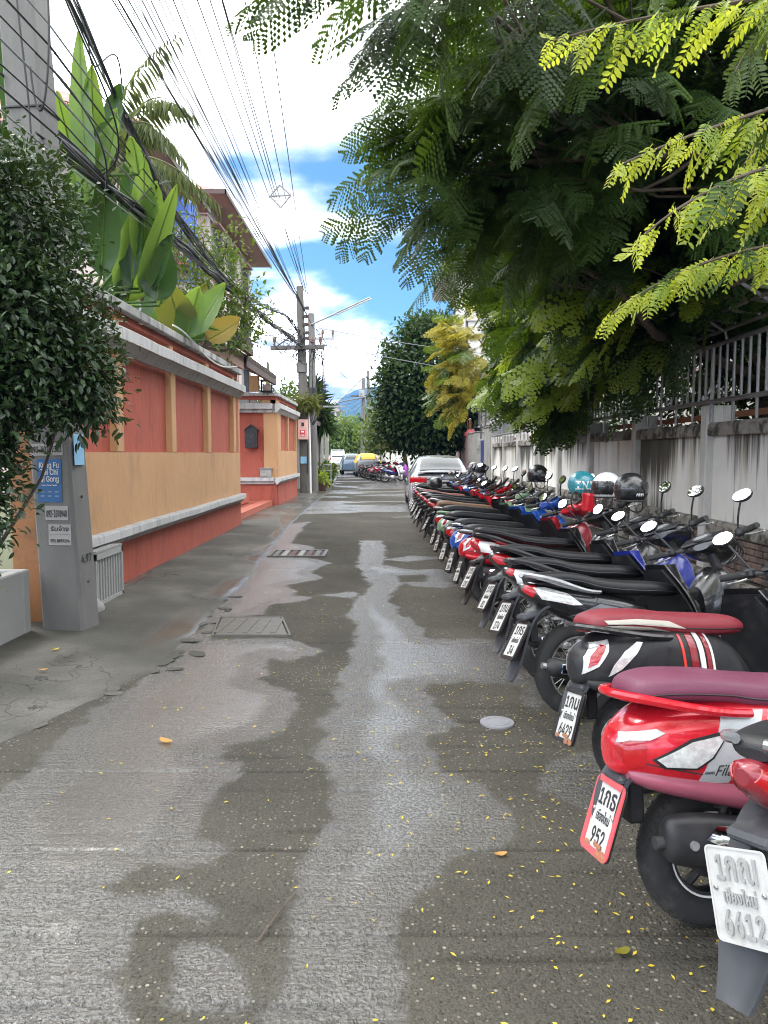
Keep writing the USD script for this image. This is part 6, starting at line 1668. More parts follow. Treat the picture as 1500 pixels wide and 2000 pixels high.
        se = Shell([(-.42, 0, .815, .045, .014, 2.2), (-.37, 0, .832, .085, .026, 2.5), (-.20, 0, .830, .112, .034, 2.7), (-.02, 0, .812, .122, .038, 2.8), (.10, 0, .778, .126, .044, 2.8), (.28, 0, .752, .126, .046, 2.7), (.46, 0, .740, .108, .046, 2.5), (.60, 0, .728, .075, .040, 2.3), (.68, 0, .715, .03, .02, 2.1)])
        se.st[:, 2] += sz + (0 if hi else jr.uniform(0, .05)) * np.clip((-.02 - se.st[:, 0]) / .3, 0, 1)
        sm = se.mesh(N).build('seat', seat, t, smooth=60)
        for s in (-1, 1):
            if tail == 'clear':
                sh.decal([(-.475, .762), (-.45, .792), (-.37, .785), (-.40, .715), (-.44, .735)], s, .004).build('tail_light', 'lens_red', t, smooth=40)
                sh.decal([(-.40, .775), (-.30, .775), (-.13, .735), (-.02, .665), (-.10, .665), (-.24, .69), (-.34, .705)], s, .005).build('indicator', 'lens_clear', t, smooth=40)
            elif tail == 'white':
                sh.decal([(-.478, .765), (-.455, .795), (-.40, .79), (-.435, .735)], s, .006).build('tail_light', 'lens_red', t, smooth=40)
                sh.decal([(-.44, .785), (-.25, .775), (-.12, .73), (-.20, .665), (-.38, .69)], s, .004).build('tail_cover', 'paint_white', t, smooth=40)
                sh.decal([(-.30, .745), (-.20, .74), (-.10, .705), (-.20, .69), (-.28, .705)], s, .008).build('indicator', 'lens_red', t, smooth=40)
            else:
                sh.decal([(-.475, .762), (-.45, .792), (-.33, .785), (-.22, .74), (-.32, .705), (-.42, .715)], s, .005).build('tail_light', 'lens_red', t, smooth=40)
                sh.decal([(-.33, .765), (-.22, .758), (-.12, .725), (-.2, .705), (-.3, .715)], s, .008).build('indicator', 'lens_clear', t, smooth=40)
            MB().tube(curve([(tx(a), b, c) for a, b, c in [(.10, s * .125, .735), (-.08, s * .138, .765), (-.26, s * .125, .812), (-.40, s * .085, .842), (-.43, s * .04, .848)]], 5), np.r_[np.linspace(.010, .020, 12), np.linspace(.020, .014, 9)], 8).build('grab_rail', rail, t)
            sh.decal([(-.12, .60), (.10, .665), (.38, .60), (.45, .555), (.30, .575), (.10, .625)], s, .003).build('body_stripe', jr.choice(['stripe_silver', 'stripe_silver', 'paint_grey', 'stripe_white', 'paint_red']), t, smooth=40)
        rear = [(-.22, 0, .64), (-.33, 0, .615), (-.41, 0, .53), (-.47, 0, .40), (-.535, 0, .285), (-.58, 0, .235)]
        pc, pt = (tx(-.525), 0, .475 + plate_z), (.52 if ptilt is None else ptilt)
        MB().tube(curve([(.96, 0, .80), (.80, 0, .58), (.60, 0, .47), (.40, 0, .45)], 5), .055, 10).build('spine', 'plastic', t)
    for s in (-1, 1):                                                # panel gaps and the welt of the seat
        if scooter:
            sh.decal([(.245, .44), (.249, .44), (.315, .72), (.311, .72)], s, .001).build('panel_gap', 'ink_black', t, smooth=40)
            sh.decal([(-.44, .5765), (-.10, .530), (.30, .470), (.30, .474), (-.10, .534), (-.44, .5805)], s, .0012).build('panel_gap', 'ink_black', t, smooth=40)
        else:
            sh.decal([(.02, .56), (.024, .56), (.10, .72), (.096, .72)], s, .001).build('panel_gap', 'ink_black', t, smooth=40)
        zz = (lambda x: np.interp(x, se.st[:, 0], se.st[:, 2] - .012))
        xs = np.linspace(se.st[2, 0], se.st[-3, 0], 40)
        MB().tube(np.stack([xs, s * (se.y(xs, zz(xs)) + .0005), zz(xs)], 1), .0028, 5).build('seat_welt', 'plastic_grey' if seat == 'vinyl' else 'vinyl', sm)
    p = curve([(tx(a), b, c) for a, b, c in rear], 5)
    W = np.interp(np.linspace(0, 1, len(p)), [0, .4, .75, 1], [.085, .082, .070, .045])
    strip_along(p, W, .014).build('rear_fender', flap if hi else 'plastic', t, smooth=50)
    MB().bx(pc[0] + .075, pc[0] + .13, -.03, .03, pc[2] - .02, pc[2] + .13, ch=.008).build('plate_bracket', 'plastic', t)
    if rows:
        plate(t, pc, pt, rows, frame_m, emb, roll=roll, worn=worn)
    MB().box((pc[0] + .085, 0, pc[2] + .135), (.11, .13, .034), roty(-.2), ch=.012).build('plate_lamp', flap if hi else 'plastic', t)
    # running gear
    for s in (-1, 1):
        MB().tube([(.40, s * .085, .30), (.2, s * .08, .285), (-.01, s * .075, R)], [.026, .024, .022], 8).build('swingarm', 'plastic' if scooter else 'alloy', t)
        a, b = np.array([-.02, s * .095, R + .05]), np.array([.06, s * .105, .60])
        sk = MB().tube([a, b], .012, 8)
        ts = np.linspace(.15, .92, 70 if hi else 40)
        sk.tube(a + (b - a) * ts[:, None] + np.stack([.026 * np.cos(ts * 55), .026 * np.sin(ts * 55), 0 * ts], 1), .0048, 5)
        sk.build('shock', 'dark_iron' if scooter else 'alloy', t)
    if scooter:
        MB().loft(spline([(-.10, .10, .26, .03, .06, 2.3), (-.02, .11, .255, .055, .10, 2.5), (.30, .11, .27, .06, .10, 2.5), (.48, .08, .28, .09, .09, 2.4), (.56, .05, .28, .05, .05, 2.2)], 3), 14).build('engine', 'plastic', t)
        if exhaust:
            e = Shell([(-.30, -.135, .335, .022, .035, 2), (-.27, -.14, .338, .045, .070, 2.3), (-.10, -.142, .325, .055, .085, 2.4), (.10, -.14, .300, .055, .080, 2.4), (.26, -.13, .275, .040, .055, 2.3), (.36, -.12, .255, .022, .028, 2)])
            ex = e.mesh(N).build('muffler', 'plastic', t, smooth=60)
            v = Polygon([(-.11, .352), (-.07, .385), (.08, .372), (.27, .305), (.23, .270), (.05, .290), (-.05, .318)])
            q, f = trimesh.creation.triangulate_polygon(v, engine='earcut')
            q, f = trimesh.remesh.subdivide_to_size(np.c_[q, 0 * q[:, 0]], f, .02)
            st = e.st
            yy = -.14 - e.y(q[:, 0], q[:, 1]) - .007
            MB().add(np.c_[q[:, 0], yy, q[:, 1]], f).add(np.c_[q[:, 0], yy + .006, q[:, 1]], f[:, ::-1]).build('heat_shield', 'chrome', ex, smooth=60)
            MB().cyl((tx(-.300), -.135, .330), (tx(-.335), -.135, .330), .020, n=12).build('outlet', 'dark_iron', ex)
            MB().cyl((-.15, -.192, .335), (-.15, -.202, .335), .014, n=12).build('bolt', 'alloy', ex)
    else:
        MB().loft(spline([(.28, 0, .28, .05, .07, 2.4), (.33, 0, .28, .10, .12, 2.6), (.46, 0, .28, .115, .125, 2.6), (.55, 0, .27, .08, .085, 2.5), (.60, 0, .27, .062, .062, 2.8), (.76, 0, .28, .060, .060, 2.8), (.78, 0, .28, .04, .04, 2.4)], 3), 14).build('engine', 'alloy', t, smooth=35)
        if exhaust:
            ex = MB().tube(curve([(.70, -.05, .21), (.60, -.09, .13), (.38, -.12, .14), (.15, -.135, .23), (.05, -.14, .262)], 5), .017, 8)
            ex = ex.build('exhaust_pipe', 'dark_iron', t)
            MB().tube(curve([(.09, -.145, .25), (.02, -.148, .268), (-.20, -.155, .318), (-.25, -.156, .33), (-.28, -.157, .336)], 4), np.interp(np.linspace(0, 1, 17), [0, .12, .8, .92, 1], [.022, .046, .054, .052, .026]), 14).build('muffler', 'plastic', ex)
            MB().cyl((-.28, -.157, .336), (-.305, -.158, .341), .018, n=10).build('outlet', 'alloy', ex)
            MB().box((-.09, -.203, .295), (.24, .010, .055), roty(.22), ch=.004).build('heat_shield', 'chrome', ex)
    MB().tube([(.42, .10, .24), (.34, .27, .035)], .011, 7).ball((.34, .275, .03), .016, 1).build('side_stand', 'dark_iron', t)
    for s in (-1, 1):
        MB().cyl((.12 if scooter else .18, s * .13, .31), (.10 if scooter else .16, s * .22, .33), .013, n=7).build('foot_peg', 'rubber', t)
    # leg shield: painted front, dark inside
    def shield_mesh(off, wmax, z0, z1, n=11, m=14):
        zz, yy = np.linspace(z0, z1, m), np.linspace(-1, 1, n)
        V = []
        for d in (0, .012):
            for z in zz:
                q = (z - z0) / (z1 - z0)
                w = wmax * (.80 + .45 * math.sin(math.pi * min(q * .9 + .12, 1)) - .30 * q ** 3)
                for a in yy:
                    V.append((1.075 - .21 * q - .13 * abs(a) ** 1.7 + off + d - (.05 * (1 - q) ** 3), a * w, z))
        V = np.array(V)
        i = np.arange(m * n).reshape(m, n)
        F = np.stack([i[:-1, :-1].ravel(), i[1:, :-1].ravel(), i[1:, 1:].ravel(), i[:-1, 1:].ravel()], 1)
        b = np.r_[i[0, :], i[1:, -1], i[-1, -2::-1], i[-2:0:-1, 0]]
        k = m * n
        E_ = np.stack([b, np.roll(b, -1), np.roll(b, -1) + k, b + k], 1)
        return MB().add(V, np.vstack([F, F[:, ::-1] + k, E_[:, ::-1]]))
    wm = .235 if scooter else .20
    z0, z1 = (.33, .90) if scooter else (.34, .88)
    shield_mesh(-.15 if scooter else -.20, wm, z0, z1).build('leg_shield', shield, t, smooth=60)
    shield_mesh(-.168 if scooter else -.218, wm * .94, z0 + .03, z1 - .03).build('inner_panel', extras.get('inner', 'plastic') if isinstance(extras, dict) else 'plastic', t, smooth=60)
    MB().loft(spline([(.80, 0, .60, .10, .14, 2.4), (.92, 0, .66, .13, .20, 2.4), (1.02, 0, .68, .11, .15, 2.3), (1.08, 0, .66, .05, .07, 2)], 3), 14).build('front_cover', shield, t, smooth=60)
    # steered group
    g = lambda mb: mb.bend(S)
    for s in (-1, 1):
        g(MB().tube([(fx, s * .062, R), (1.06, s * .062, .66)], [.020, .017], 8)).build('fork', 'dark_iron' if scooter else 'alloy', t)
    arc = np.radians(np.linspace(-5, 150, 20))
    fp = np.stack([fx - (R + .022) * np.cos(arc), 0 * arc, R + (R + .022) * np.sin(arc)], 1)
    g(strip_along(fp[::-1], np.full(20, hw + .022), .006, curl=.9)).build('front_fender', shield, t, smooth=60)
    g(MB().tube([(1.02, 0, .70), (.93, 0, .95)], .03, 10)).build('steering_stem', 'plastic', t)
    if scooter:
        g(MB().loft(spline([(.80, 0, .965, .05, .025, 2.3), (.83, 0, .975, .12, .048, 2.5), (.92, 0, .985, .155, .070, 2.5), (1.0, 0, .975, .125, .075, 2.4), (1.06, 0, .960, .07, .055, 2.2), (1.08, 0, .955, .03, .02, 2)], 3), 16)).build('handlebar_cowl', cowl, t, smooth=60)
    else:
        g(MB().loft(spline([(.82, 0, .975, .05, .022, 2.3), (.85, 0, .985, .13, .040, 2.5), (.95, 0, .985, .165, .062, 2.5), (1.03, 0, .965, .13, .072, 2.3), (1.09, 0, .94, .07, .055, 2.2), (1.12, 0, .925, .02, .02, 2)], 3), 16)).build('handlebar_cowl', cowl, t, smooth=60)
    hl = MB().ball((0, 0, 0), 1, 2, (.03, .085, .055))
    g(hl.bend(lambda v: v @ roty(.35).T + [1.068 if scooter else 1.10, 0, .955 if scooter else .925])).build('headlight', 'lens_clear', t, smooth=60)
    dash = MB().box((0, 0, 0), (.12, .26, .022), ch=.010)
    g(dash.bend(lambda v: v @ roty(-.42).T + [.865, 0, 1.022])).build('dash', 'plastic', t)
    Rd, cd = roty(-.42), np.array([.862, 0, 1.033])
    gd = g(MB().lathe([(0, .004), (.05, .004), (.056, .010), (.062, .010), (.065, 0), (0, 0)], 22, Rd, cd)).build('speedometer', 'plastic_grey', t)
    g(MB().lathe([(0, .0062), (.049, .0062), (.049, .0045), (0, .0045)], 20, Rd, cd)).build('dial', 'lens_clear', gd)
    for s in (-1, 1):
        bar = curve([(.90, s * .08, .985), (.89, s * .20, 1.0), (.855, s * .285, 1.005), (.82, s * .345, 1.0)], 5)
        b = g(MB().tube(bar, .011, 8)).build('handlebar', 'dark_iron', t)
        g(MB().tube([(.885, s * .245, 1.004), (.818, s * .355, 1.0)], .0185, 10)).build('grip', 'rubber', b)
        g(MB().box((.888, s * .222, 1.005), (.05, .055, .05), rotz(-s * .3), ch=.012)).build('switch_box', 'plastic', b)
        g(MB().tube(curve([(.925, s * .215, .995), (.935, s * .26, .985), (.885, s * .36, .97)], 5), .0065, 6)).build('brake_lever', 'alloy', b)
        if mirrors:
            mirror(t, (.89, s * .215, 1.02), (.855, s * .31, 1.205 - pull), None, S, m='plastic', shape=(.062, .042) if len(label) % 2 else (.052, .052))
    for k in range(3):
        g(MB().tube(curve([(.90, -.18 + .02 * k, .98), (1.0 + .02 * k, -.14, .93 - .02 * k), (1.03, -.03, .86)], 6), .004, 5)).build('brake_cable', 'cable', t)
    return t, sh, se, sm


def rows(thai, num, hh=.052, extra=None):
    return [(('1', '@' + thai), hh, .034, .115), (('@cm',), .024, -.018, .092), ((num,), hh, -.090, .025 * len(num) + .012)]
# ---------------------------------------------------------------- the row of motorbikes along the right
G = 'motorbikes parked in a row along the right wall'
bike('red motorbike cropped by the right edge, with a dented white plate reading 6612', 1.23, 1.90, 28, 'step_through', 7, 20, 'paint_wine', shield='paint_wine', rail='paint_silver', rows=rows('kk', '6612', .055), frame_m=None, hi=True, emb=True, roll=.20, flap='plastic_grey', plate_z=.015, ptilt=.10)
t, sh, se, sm = bike('glossy red scooter with plum seat, silver side stripes and pink-framed plate', 1.07, 2.42, 9, 'scooter', 8, 20, 'paint_red', 'vinyl_plum', trim='paint_plum', rail='paint_red', rows=rows('kt', '952', .050), frame_m='plate_rose', hi=True, worn=True)
for poly in ([(-.14, .505), (-.01, .505), (.13, .722), (-.02, .722)], [(.010, .505), (.065, .505), (.205, .715), (.15, .718)]):
    sh.decal(poly, -1, .0022).build('side_stripe', 'stripe_silver', t, smooth=60)
for s_, h, x0, z0, wd, mk, shr in (('Filano', .034, -.055, .530, .095, 'ink_black', .35), ('GRAND', .009, -.088, .536, .030, 'ink_black', 0)):
    v, f = text(s_, h, .001, bold=(wd > .1 and False))
    v = v - [v[:, 0].min(), 0, 0]
    v[:, 0] = v[:, 0] * wd / v[:, 0].max() + shr * v[:, 1]
    X, Zz = v[:, 0] + x0, v[:, 1] + z0
    put('badge', (np.c_[X, -(sh.y(X, Zz) + .0035 + v[:, 2]), Zz], f), mk, t, smooth=False)
v, f = text('G', .075, .002, bold=True)
fr = shapely.box(.215, .545, .42, .645).buffer(.012)
sh.decal(list(fr.exterior.coords), -1, .010, .012).build('emblem_frame', 'paint_wine', t, smooth=30)
sh.decal(list(fr.buffer(-.012).exterior.coords), -1, .012, .006).build('emblem_plate', 'paint_black', t, smooth=30)
X, Zz = v[:, 0] + .265, v[:, 1] + .562
put('emblem_letter', (np.c_[X, -(sh.y(X, Zz) + .0135 + v[:, 2]), Zz], f), 'stripe_silver', t, smooth=False)

t, sh, se, sm = bike('matt black scooter with a red and cream seat and red and white side bands', 1.19, 3.42, 14, 'scooter', 8, 24, 'plastic', 'vinyl_red', shield='paint_black', rail='paint_black', tail='leaf', rows=rows('kn', '6429', .050), frame_m='paint_black', hi=True, worn=True)
for x0, w, mk in ((.135, .012, 'stripe_red'), (.175, .035, 'paint_wine'), (.222, .026, 'stripe_white'), (.258, .022, 'paint_wine'), (.285, .012, 'stripe_white')):
    sh.decal([(x0, .50), (x0 + w, .50), (x0 + w - .02, .725), (x0 - .02, .725)], -1, .0025).build('side_band', mk, t, smooth=60)
se.decal([(-.335, .775), (-.20, .775), (.0, .760), (.10, .735), (.02, .745), (-.15, .752), (-.30, .76)], -1, .003).build('seat_side', 'vinyl_cream', t, smooth=60)
se.decal([(-.30, .80), (-.10, .802), (.08, .785), (.17, .745), (.06, .76), (-.12, .778), (-.28, .783)], -1, .003).build('seat_side', 'vinyl_cream', t, smooth=60)

bike('black spoke-wheeled motorbike with long clear tail lamps and a silver grab rail', 1.16, 4.4, 13, 'step_through', 9, 34, 'paint_black', rail='paint_silver', tail='clear', rows=rows('kr', '34'), hi=True)
bike('black motorbike with white and red tail cover and a plate reading 374', 1.17, 5.05, 15, 'step_through', 9, 28, 'paint_black', shield='paint_navy', rail='plastic', tail='white', rows=rows('kn', '374'), hi=True)
bike('black motorbike with red tail lamp, next beyond the one with the 374 plate', 1.17, 5.75, 12, 'step_through', 8, 30, 'paint_black', shield='paint_black', rail='plastic', tail='red', rows=rows('kt', '81'), hi=True)
bike('black motorbike with red fairing and pale tail lamps, fifth beyond the red scooter', 1.13, 6.6, 14, 'step_through', 9, 35, 'paint_red', shield='paint_black', rail='plastic', tail='white', cowl='paint_black', rows=rows('kr', '520'))
bike('small red scooter with pale lamps and silver grab rail, just before the blue scooter', 1.10, 7.55, 11, 'scooter', 8, 30, 'paint_red', rail='paint_silver', tail='leaf', shield='paint_wine', rows=rows('kk', '17'))
bike('blue and white scooter with a bright blue leg shield', 1.08, 8.4, 13, 'scooter', 9, 22, 'paint_blue', rail='chrome', tail='leaf', rows=rows('kn', '284'))
bike('black scooter squeezed between the blue scooter and the sage green one', 1.07, 9.2, 12, 'scooter', 8, 28, 'paint_black', rail='plastic', tail='red', shield='paint_blue', rows=rows('kt', '63'))
bike('sage green scooter with a green leg shield, handlebar cowl and rail', 1.06, 10.05, 13, 'scooter', 8, 18, 'paint_sage', rail='paint_sage', tail='leaf', rows=rows('kr', '908'))
bike('dark scooter with a light brown seat', 1.06, 10.95, 12, 'scooter', 8, 30, 'paint_black', 'vinyl_brown', tail='red', rows=rows('kk', '45'))
bike('black motorbike with a red front and round mirrors, beyond the brown-seated scooter', 1.05, 11.8, 14, 'step_through', 9, 33, 'paint_black', shield='paint_red', cowl='paint_red', rows=rows('kn', '31'))
bike('dark motorbike with a big black rear wheel standing out and a red lamp', 1.03, 12.7, 11, 'step_through', 8, 30, 'paint_black', shield='paint_red', rail='plastic', rows=None)
bike('black motorbike with a wine-red front, just beyond the one with the big black wheel', 1.01, 13.6, 13, 'step_through', 9, 28, 'paint_black', shield='paint_wine', rows=rows('kt', '76'))
bike('motorbike with a long brick-red seat', 0.99, 14.5, 12, 'step_through', 8, 30, 'paint_black', 'vinyl_brick', rail='plastic', shield='paint_blue', rows=rows('kr', '12'))
bike('black motorbike carrying a black helmet on its seat', 0.99, 15.4, 12, 'step_through', 8, 30, 'paint_black', shield='paint_red', rows=rows('kk', '59'))
bike('bright blue-tailed motorbike near the end of the row', 0.99, 16.3, 13, 'step_through', 9, 25, 'paint_blue', rows=rows('kn', '66'))
bike('silver and black motorbike, second from the silver car', 1.01, 17.2, 12, 'step_through', 8, 28, 'paint_silver', rows=rows('kt', '90'))
bike('black motorbike at the end of the row right behind the silver car', 1.05, 18.1, 12, 'step_through', 8, 30, 'paint_black', shield='paint_navy', rows=rows('kr', '27'))
FG = 'motorbikes parked beyond the silver car'
bike('navy and white underbone motorbike side-on beyond the silver car', 0.05, 40.5, 8, 'step_through', 6, 20, 'paint_navy', shield='paint_white', group=FG)
bike('red-tailed motorbike behind the navy and white one', -.25, 42.2, 14, 'step_through', 6, 20, 'paint_red', group=FG)
bike('pink and black scooter in the middle of the far group', -.6, 43.6, 16, 'scooter', 6, 20, 'paint_plum', group=FG)
bike('black motorbike in the far group next to the pink scooter', -.9, 45.2, 16, 'step_through', 6, 20, 'paint_black', group=FG)
bike('dark grey motorbike at the left end of the far group', -1.2, 46.9, 18, 'step_through', 6, 20, 'paint_grey', group=FG)
bag = thing('plastic_bag', 'purple plastic bag hanging from the handlebar of the navy and white motorbike', 'bag')
b = trimesh.creation.icosphere(3, 1.0)
v = b.vertices * [.14, .13, .30]
v *= (1 + .25 * (meshkit.fbm(v * 6, 3, 4)[:, None] - .5))
MB().add(v + [1.12, 40.1, .62], b.faces).build('sack', 'bag_purple', bag, smooth=60)
MB().tube(curve([(1.06, 40.1, .85), (1.05, 40.2, 1.0), (1.15, 40.1, .85)], 5), .01, 5).build('handle', 'bag_purple', bag)


# ---------------------------------------------------------------- helmets
def helmet(label, c, yaw, m, kind='open', pitch=0.0, lettering=None, peak=None):
    """an open-face helmet hung on a mirror; c is the centre of the shell, x its front"""
    t = thing('helmet', label, 'helmet', c, yaw)
    R = roty(pitch)
    sp = trimesh.creation.icosphere(4, 1.0)
    v = np.array(sp.vertices)
    v = v * [.138, .120, .128]
    low = np.clip(-v[:, 2] / .128, 0, 1)
    v[:, 2] = np.where(v[:, 2] < -.085, -.085 - .25 * (-.085 - v[:, 2]), v[:, 2])
    if kind == 'open':                                               # the face opening is cut back
        cut = (v[:, 0] > .055) & (v[:, 2] < .045)
        v[cut, 0] = .055 + .25 * (v[cut, 0] - .055)
    MB().add(v, sp.faces, R).build('shell', m, t, smooth=45)
    a = np.linspace(0, 2 * math.pi, 41)
    MB().add(*MB().tube(np.stack([.115 * np.cos(a) - .01, .112 * np.sin(a), np.full(41, -.088)], 1), .008, 6, caps=False).get(), R).build('edge_trim', 'rubber', t)
    MB().add(*MB().lathe([(0, -.089), (.10, -.089), (.10, -.080), (0, -.080)], 24).get(), R).build('liner', 'vinyl', t)
    if kind == 'open':
        MB().add(*MB().ball((.058, 0, -.015), 1, 3, (.020, .085, .05)).get(), R).build('face_opening', 'vinyl', t, smooth=60)
    if kind == 'visor':
        w = np.array(sp.vertices) * [.143, .123, .132]
        keep = np.all((w[sp.faces][:, :, 0] > .03) & (np.abs(w[sp.faces][:, :, 2] + .005) < .062), axis=1)
        MB().add(w, sp.faces[keep], R).build('visor', 'paint_black', t, smooth=60)
        for s in (-1, 1):
            MB().add(*MB().lathe([(0, .008), (.018, .008), (.020, 0), (0, 0)], 14, RWHEEL * [1, 1, 1], (.03, s * .118 + (.004 if s > 0 else -.004), .02)).get(), R).build('visor_hinge', 'plastic', t)
    if peak:
        q = np.linspace(-1, 1, 9)
        V = []
        for z in (.0, -.006):
            for i in (0, 1):
                for b_ in q:
                    V.append((.115 - .03 * b_ ** 2 + i * (.085 - .03 * b_ ** 2), b_ * .095, .050 + z - i * .012))
        V = np.array(V)
        i = np.arange(8)
        F = np.vstack([np.stack([i, i + 9, i + 10, i + 1], 1), np.stack([i + 18, i + 19, i + 28, i + 27], 1), np.stack([i + 9, i + 27, i + 28, i + 10], 1)])
        MB().add(V, F, R).build('peak', peak, t, smooth=False)
    if lettering:
        s_, h, mk, z0, side = lettering
        v, f = text(s_, h, .002, bold=True)
        v = v - [(v[:, 0].min() + v[:, 0].max()) / 2, 0, 0]
        xs, zs = v[:, 0] * -side, v[:, 1] + z0
        y = .120 * np.sqrt(np.clip(1 - (xs / .138) ** 2 - (zs / .128) ** 2, .02, 1))
        MB().add(np.c_[xs, side * (y + .001 + v[:, 2]), zs], f, R).build('lettering', mk, t, smooth=False)
    MB().tube(curve([(.03, -.10, -.09), (.05, -.06, -.17), (.04, .05, -.17), (.03, .10, -.09)], 5), .006, 5).build('chin_strap', 'rubber', t)
    return t


h = helmet('black open helmet with a round grey emblem, on the sage green scooter', (1.95, 9.75, 1.28), math.radians(25), 'paint_black', 'open', lettering=('GIG', .030, 'paint_grey', -.018, -1))
q = np.linspace(0, 2 * math.pi, 25)[:-1]
disc = np.array([(x_ * .062, z_ * .062) for x_, z_ in zip(np.cos(q), np.sin(q))])
yy = .120 * np.sqrt(1 - (disc[:, 0] / .138) ** 2 - (disc[:, 1] / .128) ** 2)
inner = MB().add(np.vstack([np.c_[disc[:, 0], -(yy + .0006), disc[:, 1]], [[0, -.1212, 0]]]), [[i, 24, (i + 1) % 24] for i in range(24)])
inner.build('emblem', 'paint_silver', h, smooth=True)
helmet('turquoise open helmet lettered INK with a black peak', (1.92, 7.45, 1.25), math.radians(8), 'paint_teal', 'open', lettering=('INK', .078, 'stripe_white', -.045, -1), peak='paint_black')
helmet('off-white visored helmet between the turquoise and the black ones', (1.93, 6.65, 1.26), math.radians(-150), 'paint_white', 'visor')
helmet('glossy black visored helmet with small white marks, rightmost of the hung helmets', (1.93, 6.0, 1.27), math.radians(20), 'paint_black', 'visor', lettering=('HHH', .022, 'stripe_white', -.05, -1))
helmet('black helmet resting on a motorbike seat near the silver car', (1.02, 15.15, .955), math.radians(160), 'paint_black', 'visor')
helmet('dark helmet on the handlebars at the far end of the row', (2.05, 17.6, 1.22), math.radians(-40), 'paint_grey', 'visor')
helmet('black helmet on the handlebars of the second motorbike from the silver car', (2.1, 16.6, 1.22), math.radians(30), 'paint_black', 'visor')
cup = thing('red_flask', 'red plastic drum-shaped flask with a black lid hung between the handlebars', 'flask')
MB().lathe([(0, 0), (.050, 0), (.058, .012), (.066, .14), (.070, .150), (.066, .165), (0, .165)], 24, roty(.12), (1.86, 7.0, 1.02)).build('drum', 'paint_red', cup, smooth=40)
MB().lathe([(0, .166), (.064, .166), (.060, .190), (.030, .200), (0, .200)], 24, roty(.12), (1.86, 7.0, 1.02)).build('lid', 'plastic', cup, smooth=40)
MB().tube(curve([(1.79, 7.0, 1.14), (1.74, 7.0, 1.20), (1.72, 7.0, 1.06), (1.79, 7.0, 1.04)], 5), .008, 6).build('handle', 'plastic', cup)
# ---------------------------------------------------------------- far pole, its twin, lamp, meter box
p2 = thing('utility_pole', 'tall weathered pole with a wooden crossarm and tangled wires beside the courtyard wall', 'utility pole')
MB().tube([(-2.98, 29, -.1), (-3.02, 29, 3.5), (-3.12, 29, 7.7)], [.20, .175, .125], 12).build('shaft', 'old_pole', p2)
MB().box((-3.2, 28.82, 5.45), (2.0, .12, .15), roty(-.02), ch=.01).build('crossarm', 'old_pole', p2)
MB().cyl((-3.06, 29, 4.55), (-3.06, 29, 4.92), .205, n=14).build('sleeve', 'concrete_pole', p2)
for x in (-2.35, -2.62, -4.05):
    MB().lathe([(0, 0), (.03, 0), (.03, .10), (.07, .12), (.05, .17), (.07, .20), (.045, .30), (0, .31)], 12, t=(x, 28.82, 5.53)).build('insulator', 'porcelain', p2)
for z in (6.9, 6.6, 6.3, 6.0, 5.8):
    MB().bx(-2.99, -2.86, 28.85, 28.97, z - .05, z + .05, ch=.01).build('bracket', 'dark_iron', p2)
    MB().lathe([(0, -.06), (.05, -.06), (.06, -.02), (.035, 0), (.06, .02), (.05, .06), (0, .06)], 10, t=(-2.82, 28.9, z)).build('insulator', 'porcelain', p2)
MB().tube([(-3.1, 28.85, 6.1), (-3.95, 28.8, 5.5)], .022, 6).build('brace', 'dark_iron', p2)
MB().bx(-3.20, -2.82, 28.60, 28.785, 2.05, 2.80, ch=.02).build('meter_box', 'meter_box', p2)
MB().bx(-3.06, -2.96, 28.585, 28.599, 2.55, 2.68).build('window', 'window_dark', p2)
sg = MB().bx(-3.11, -2.92, 28.585, 28.599, 2.18, 2.40).build('notice', 'sign_red', p2)
MB().bx(-3.07, -2.96, 28.580, 28.584, 2.31, 2.37).bx(-3.09, -2.94, 28.580, 28.584, 2.20, 2.23).build('lettering', 'sign_white', sg)
MB().bx(-3.12, -2.86, 28.78, 28.80, 1.16, 1.42).build('poster', 'poster_sky', p2)
MB().tube([(-2.75, 28.8, 0), (-2.76, 28.8, 1.6), (-2.80, 28.85, 3.2)], .035, 7).build('conduit', 'sign_white', p2)
MB().tube([(-2.86, 28.7, .8), (-2.84, 28.7, 1.9), (-2.9, 28.7, 2.1)], .025, 7).build('conduit', 'cable', p2)
rg = np.random.default_rng(5)
tg = MB()
for k in range(26):                                                 # loops of slack wire round the crossarm
    a = np.array([rg.uniform(-3.9, -2.3), 28.75 + rg.uniform(-.12, .2), rg.uniform(4.9, 6.0)])
    pts = [a + rg.normal(size=3) * [.25, .12, .30] for _ in range(4)]
    tg.tube(curve(pts, 7), .011, 4)
for k in range(10):
    x = rg.uniform(-2.75, -2.2)
    tg.tube(curve([(x, 28.9, 5.4), (x + rg.normal() * .1, 28.9, 4.4), (x - .1, 28.9, 3.2), (x * .4 - 1.75, 28.9, 2.6)], 6), .011, 4)
tg.build('slack_wire', 'cable', p2)
ivy = crown_cloud(rng, [((-3.05, 28.8, 3.55), (.45, .35, .28)), ((-2.75, 28.7, 3.45), (.35, .3, .22))], 420, .34, (BLADE_V * [1, .6, 2], BLADE_F), clump=.06, droop=.6)
put('fern_leaves', ivy, 'leaf_olive', thing('pole_fern', 'pale grassy fern growing on the far pole above the meter box', 'fern'), smooth=False)
p3 = thing('utility_pole', 'slimmer concrete pole standing right behind the crossarm pole, carrying the lamp arm', 'utility pole')
MB().tube([(-2.78, 30.6, -.1), (-2.85, 30.6, 7.0)], [.17, .13], 10).build('shaft', 'concrete_pole', p3)
MB().bx(-2.85, -1.95, 30.45, 30.53, 5.98, 6.06).bx(-2.85, -1.5, 30.45, 30.53, 3.05 + .3, 3.41).build('crossarm', 'steel_grey', p3)
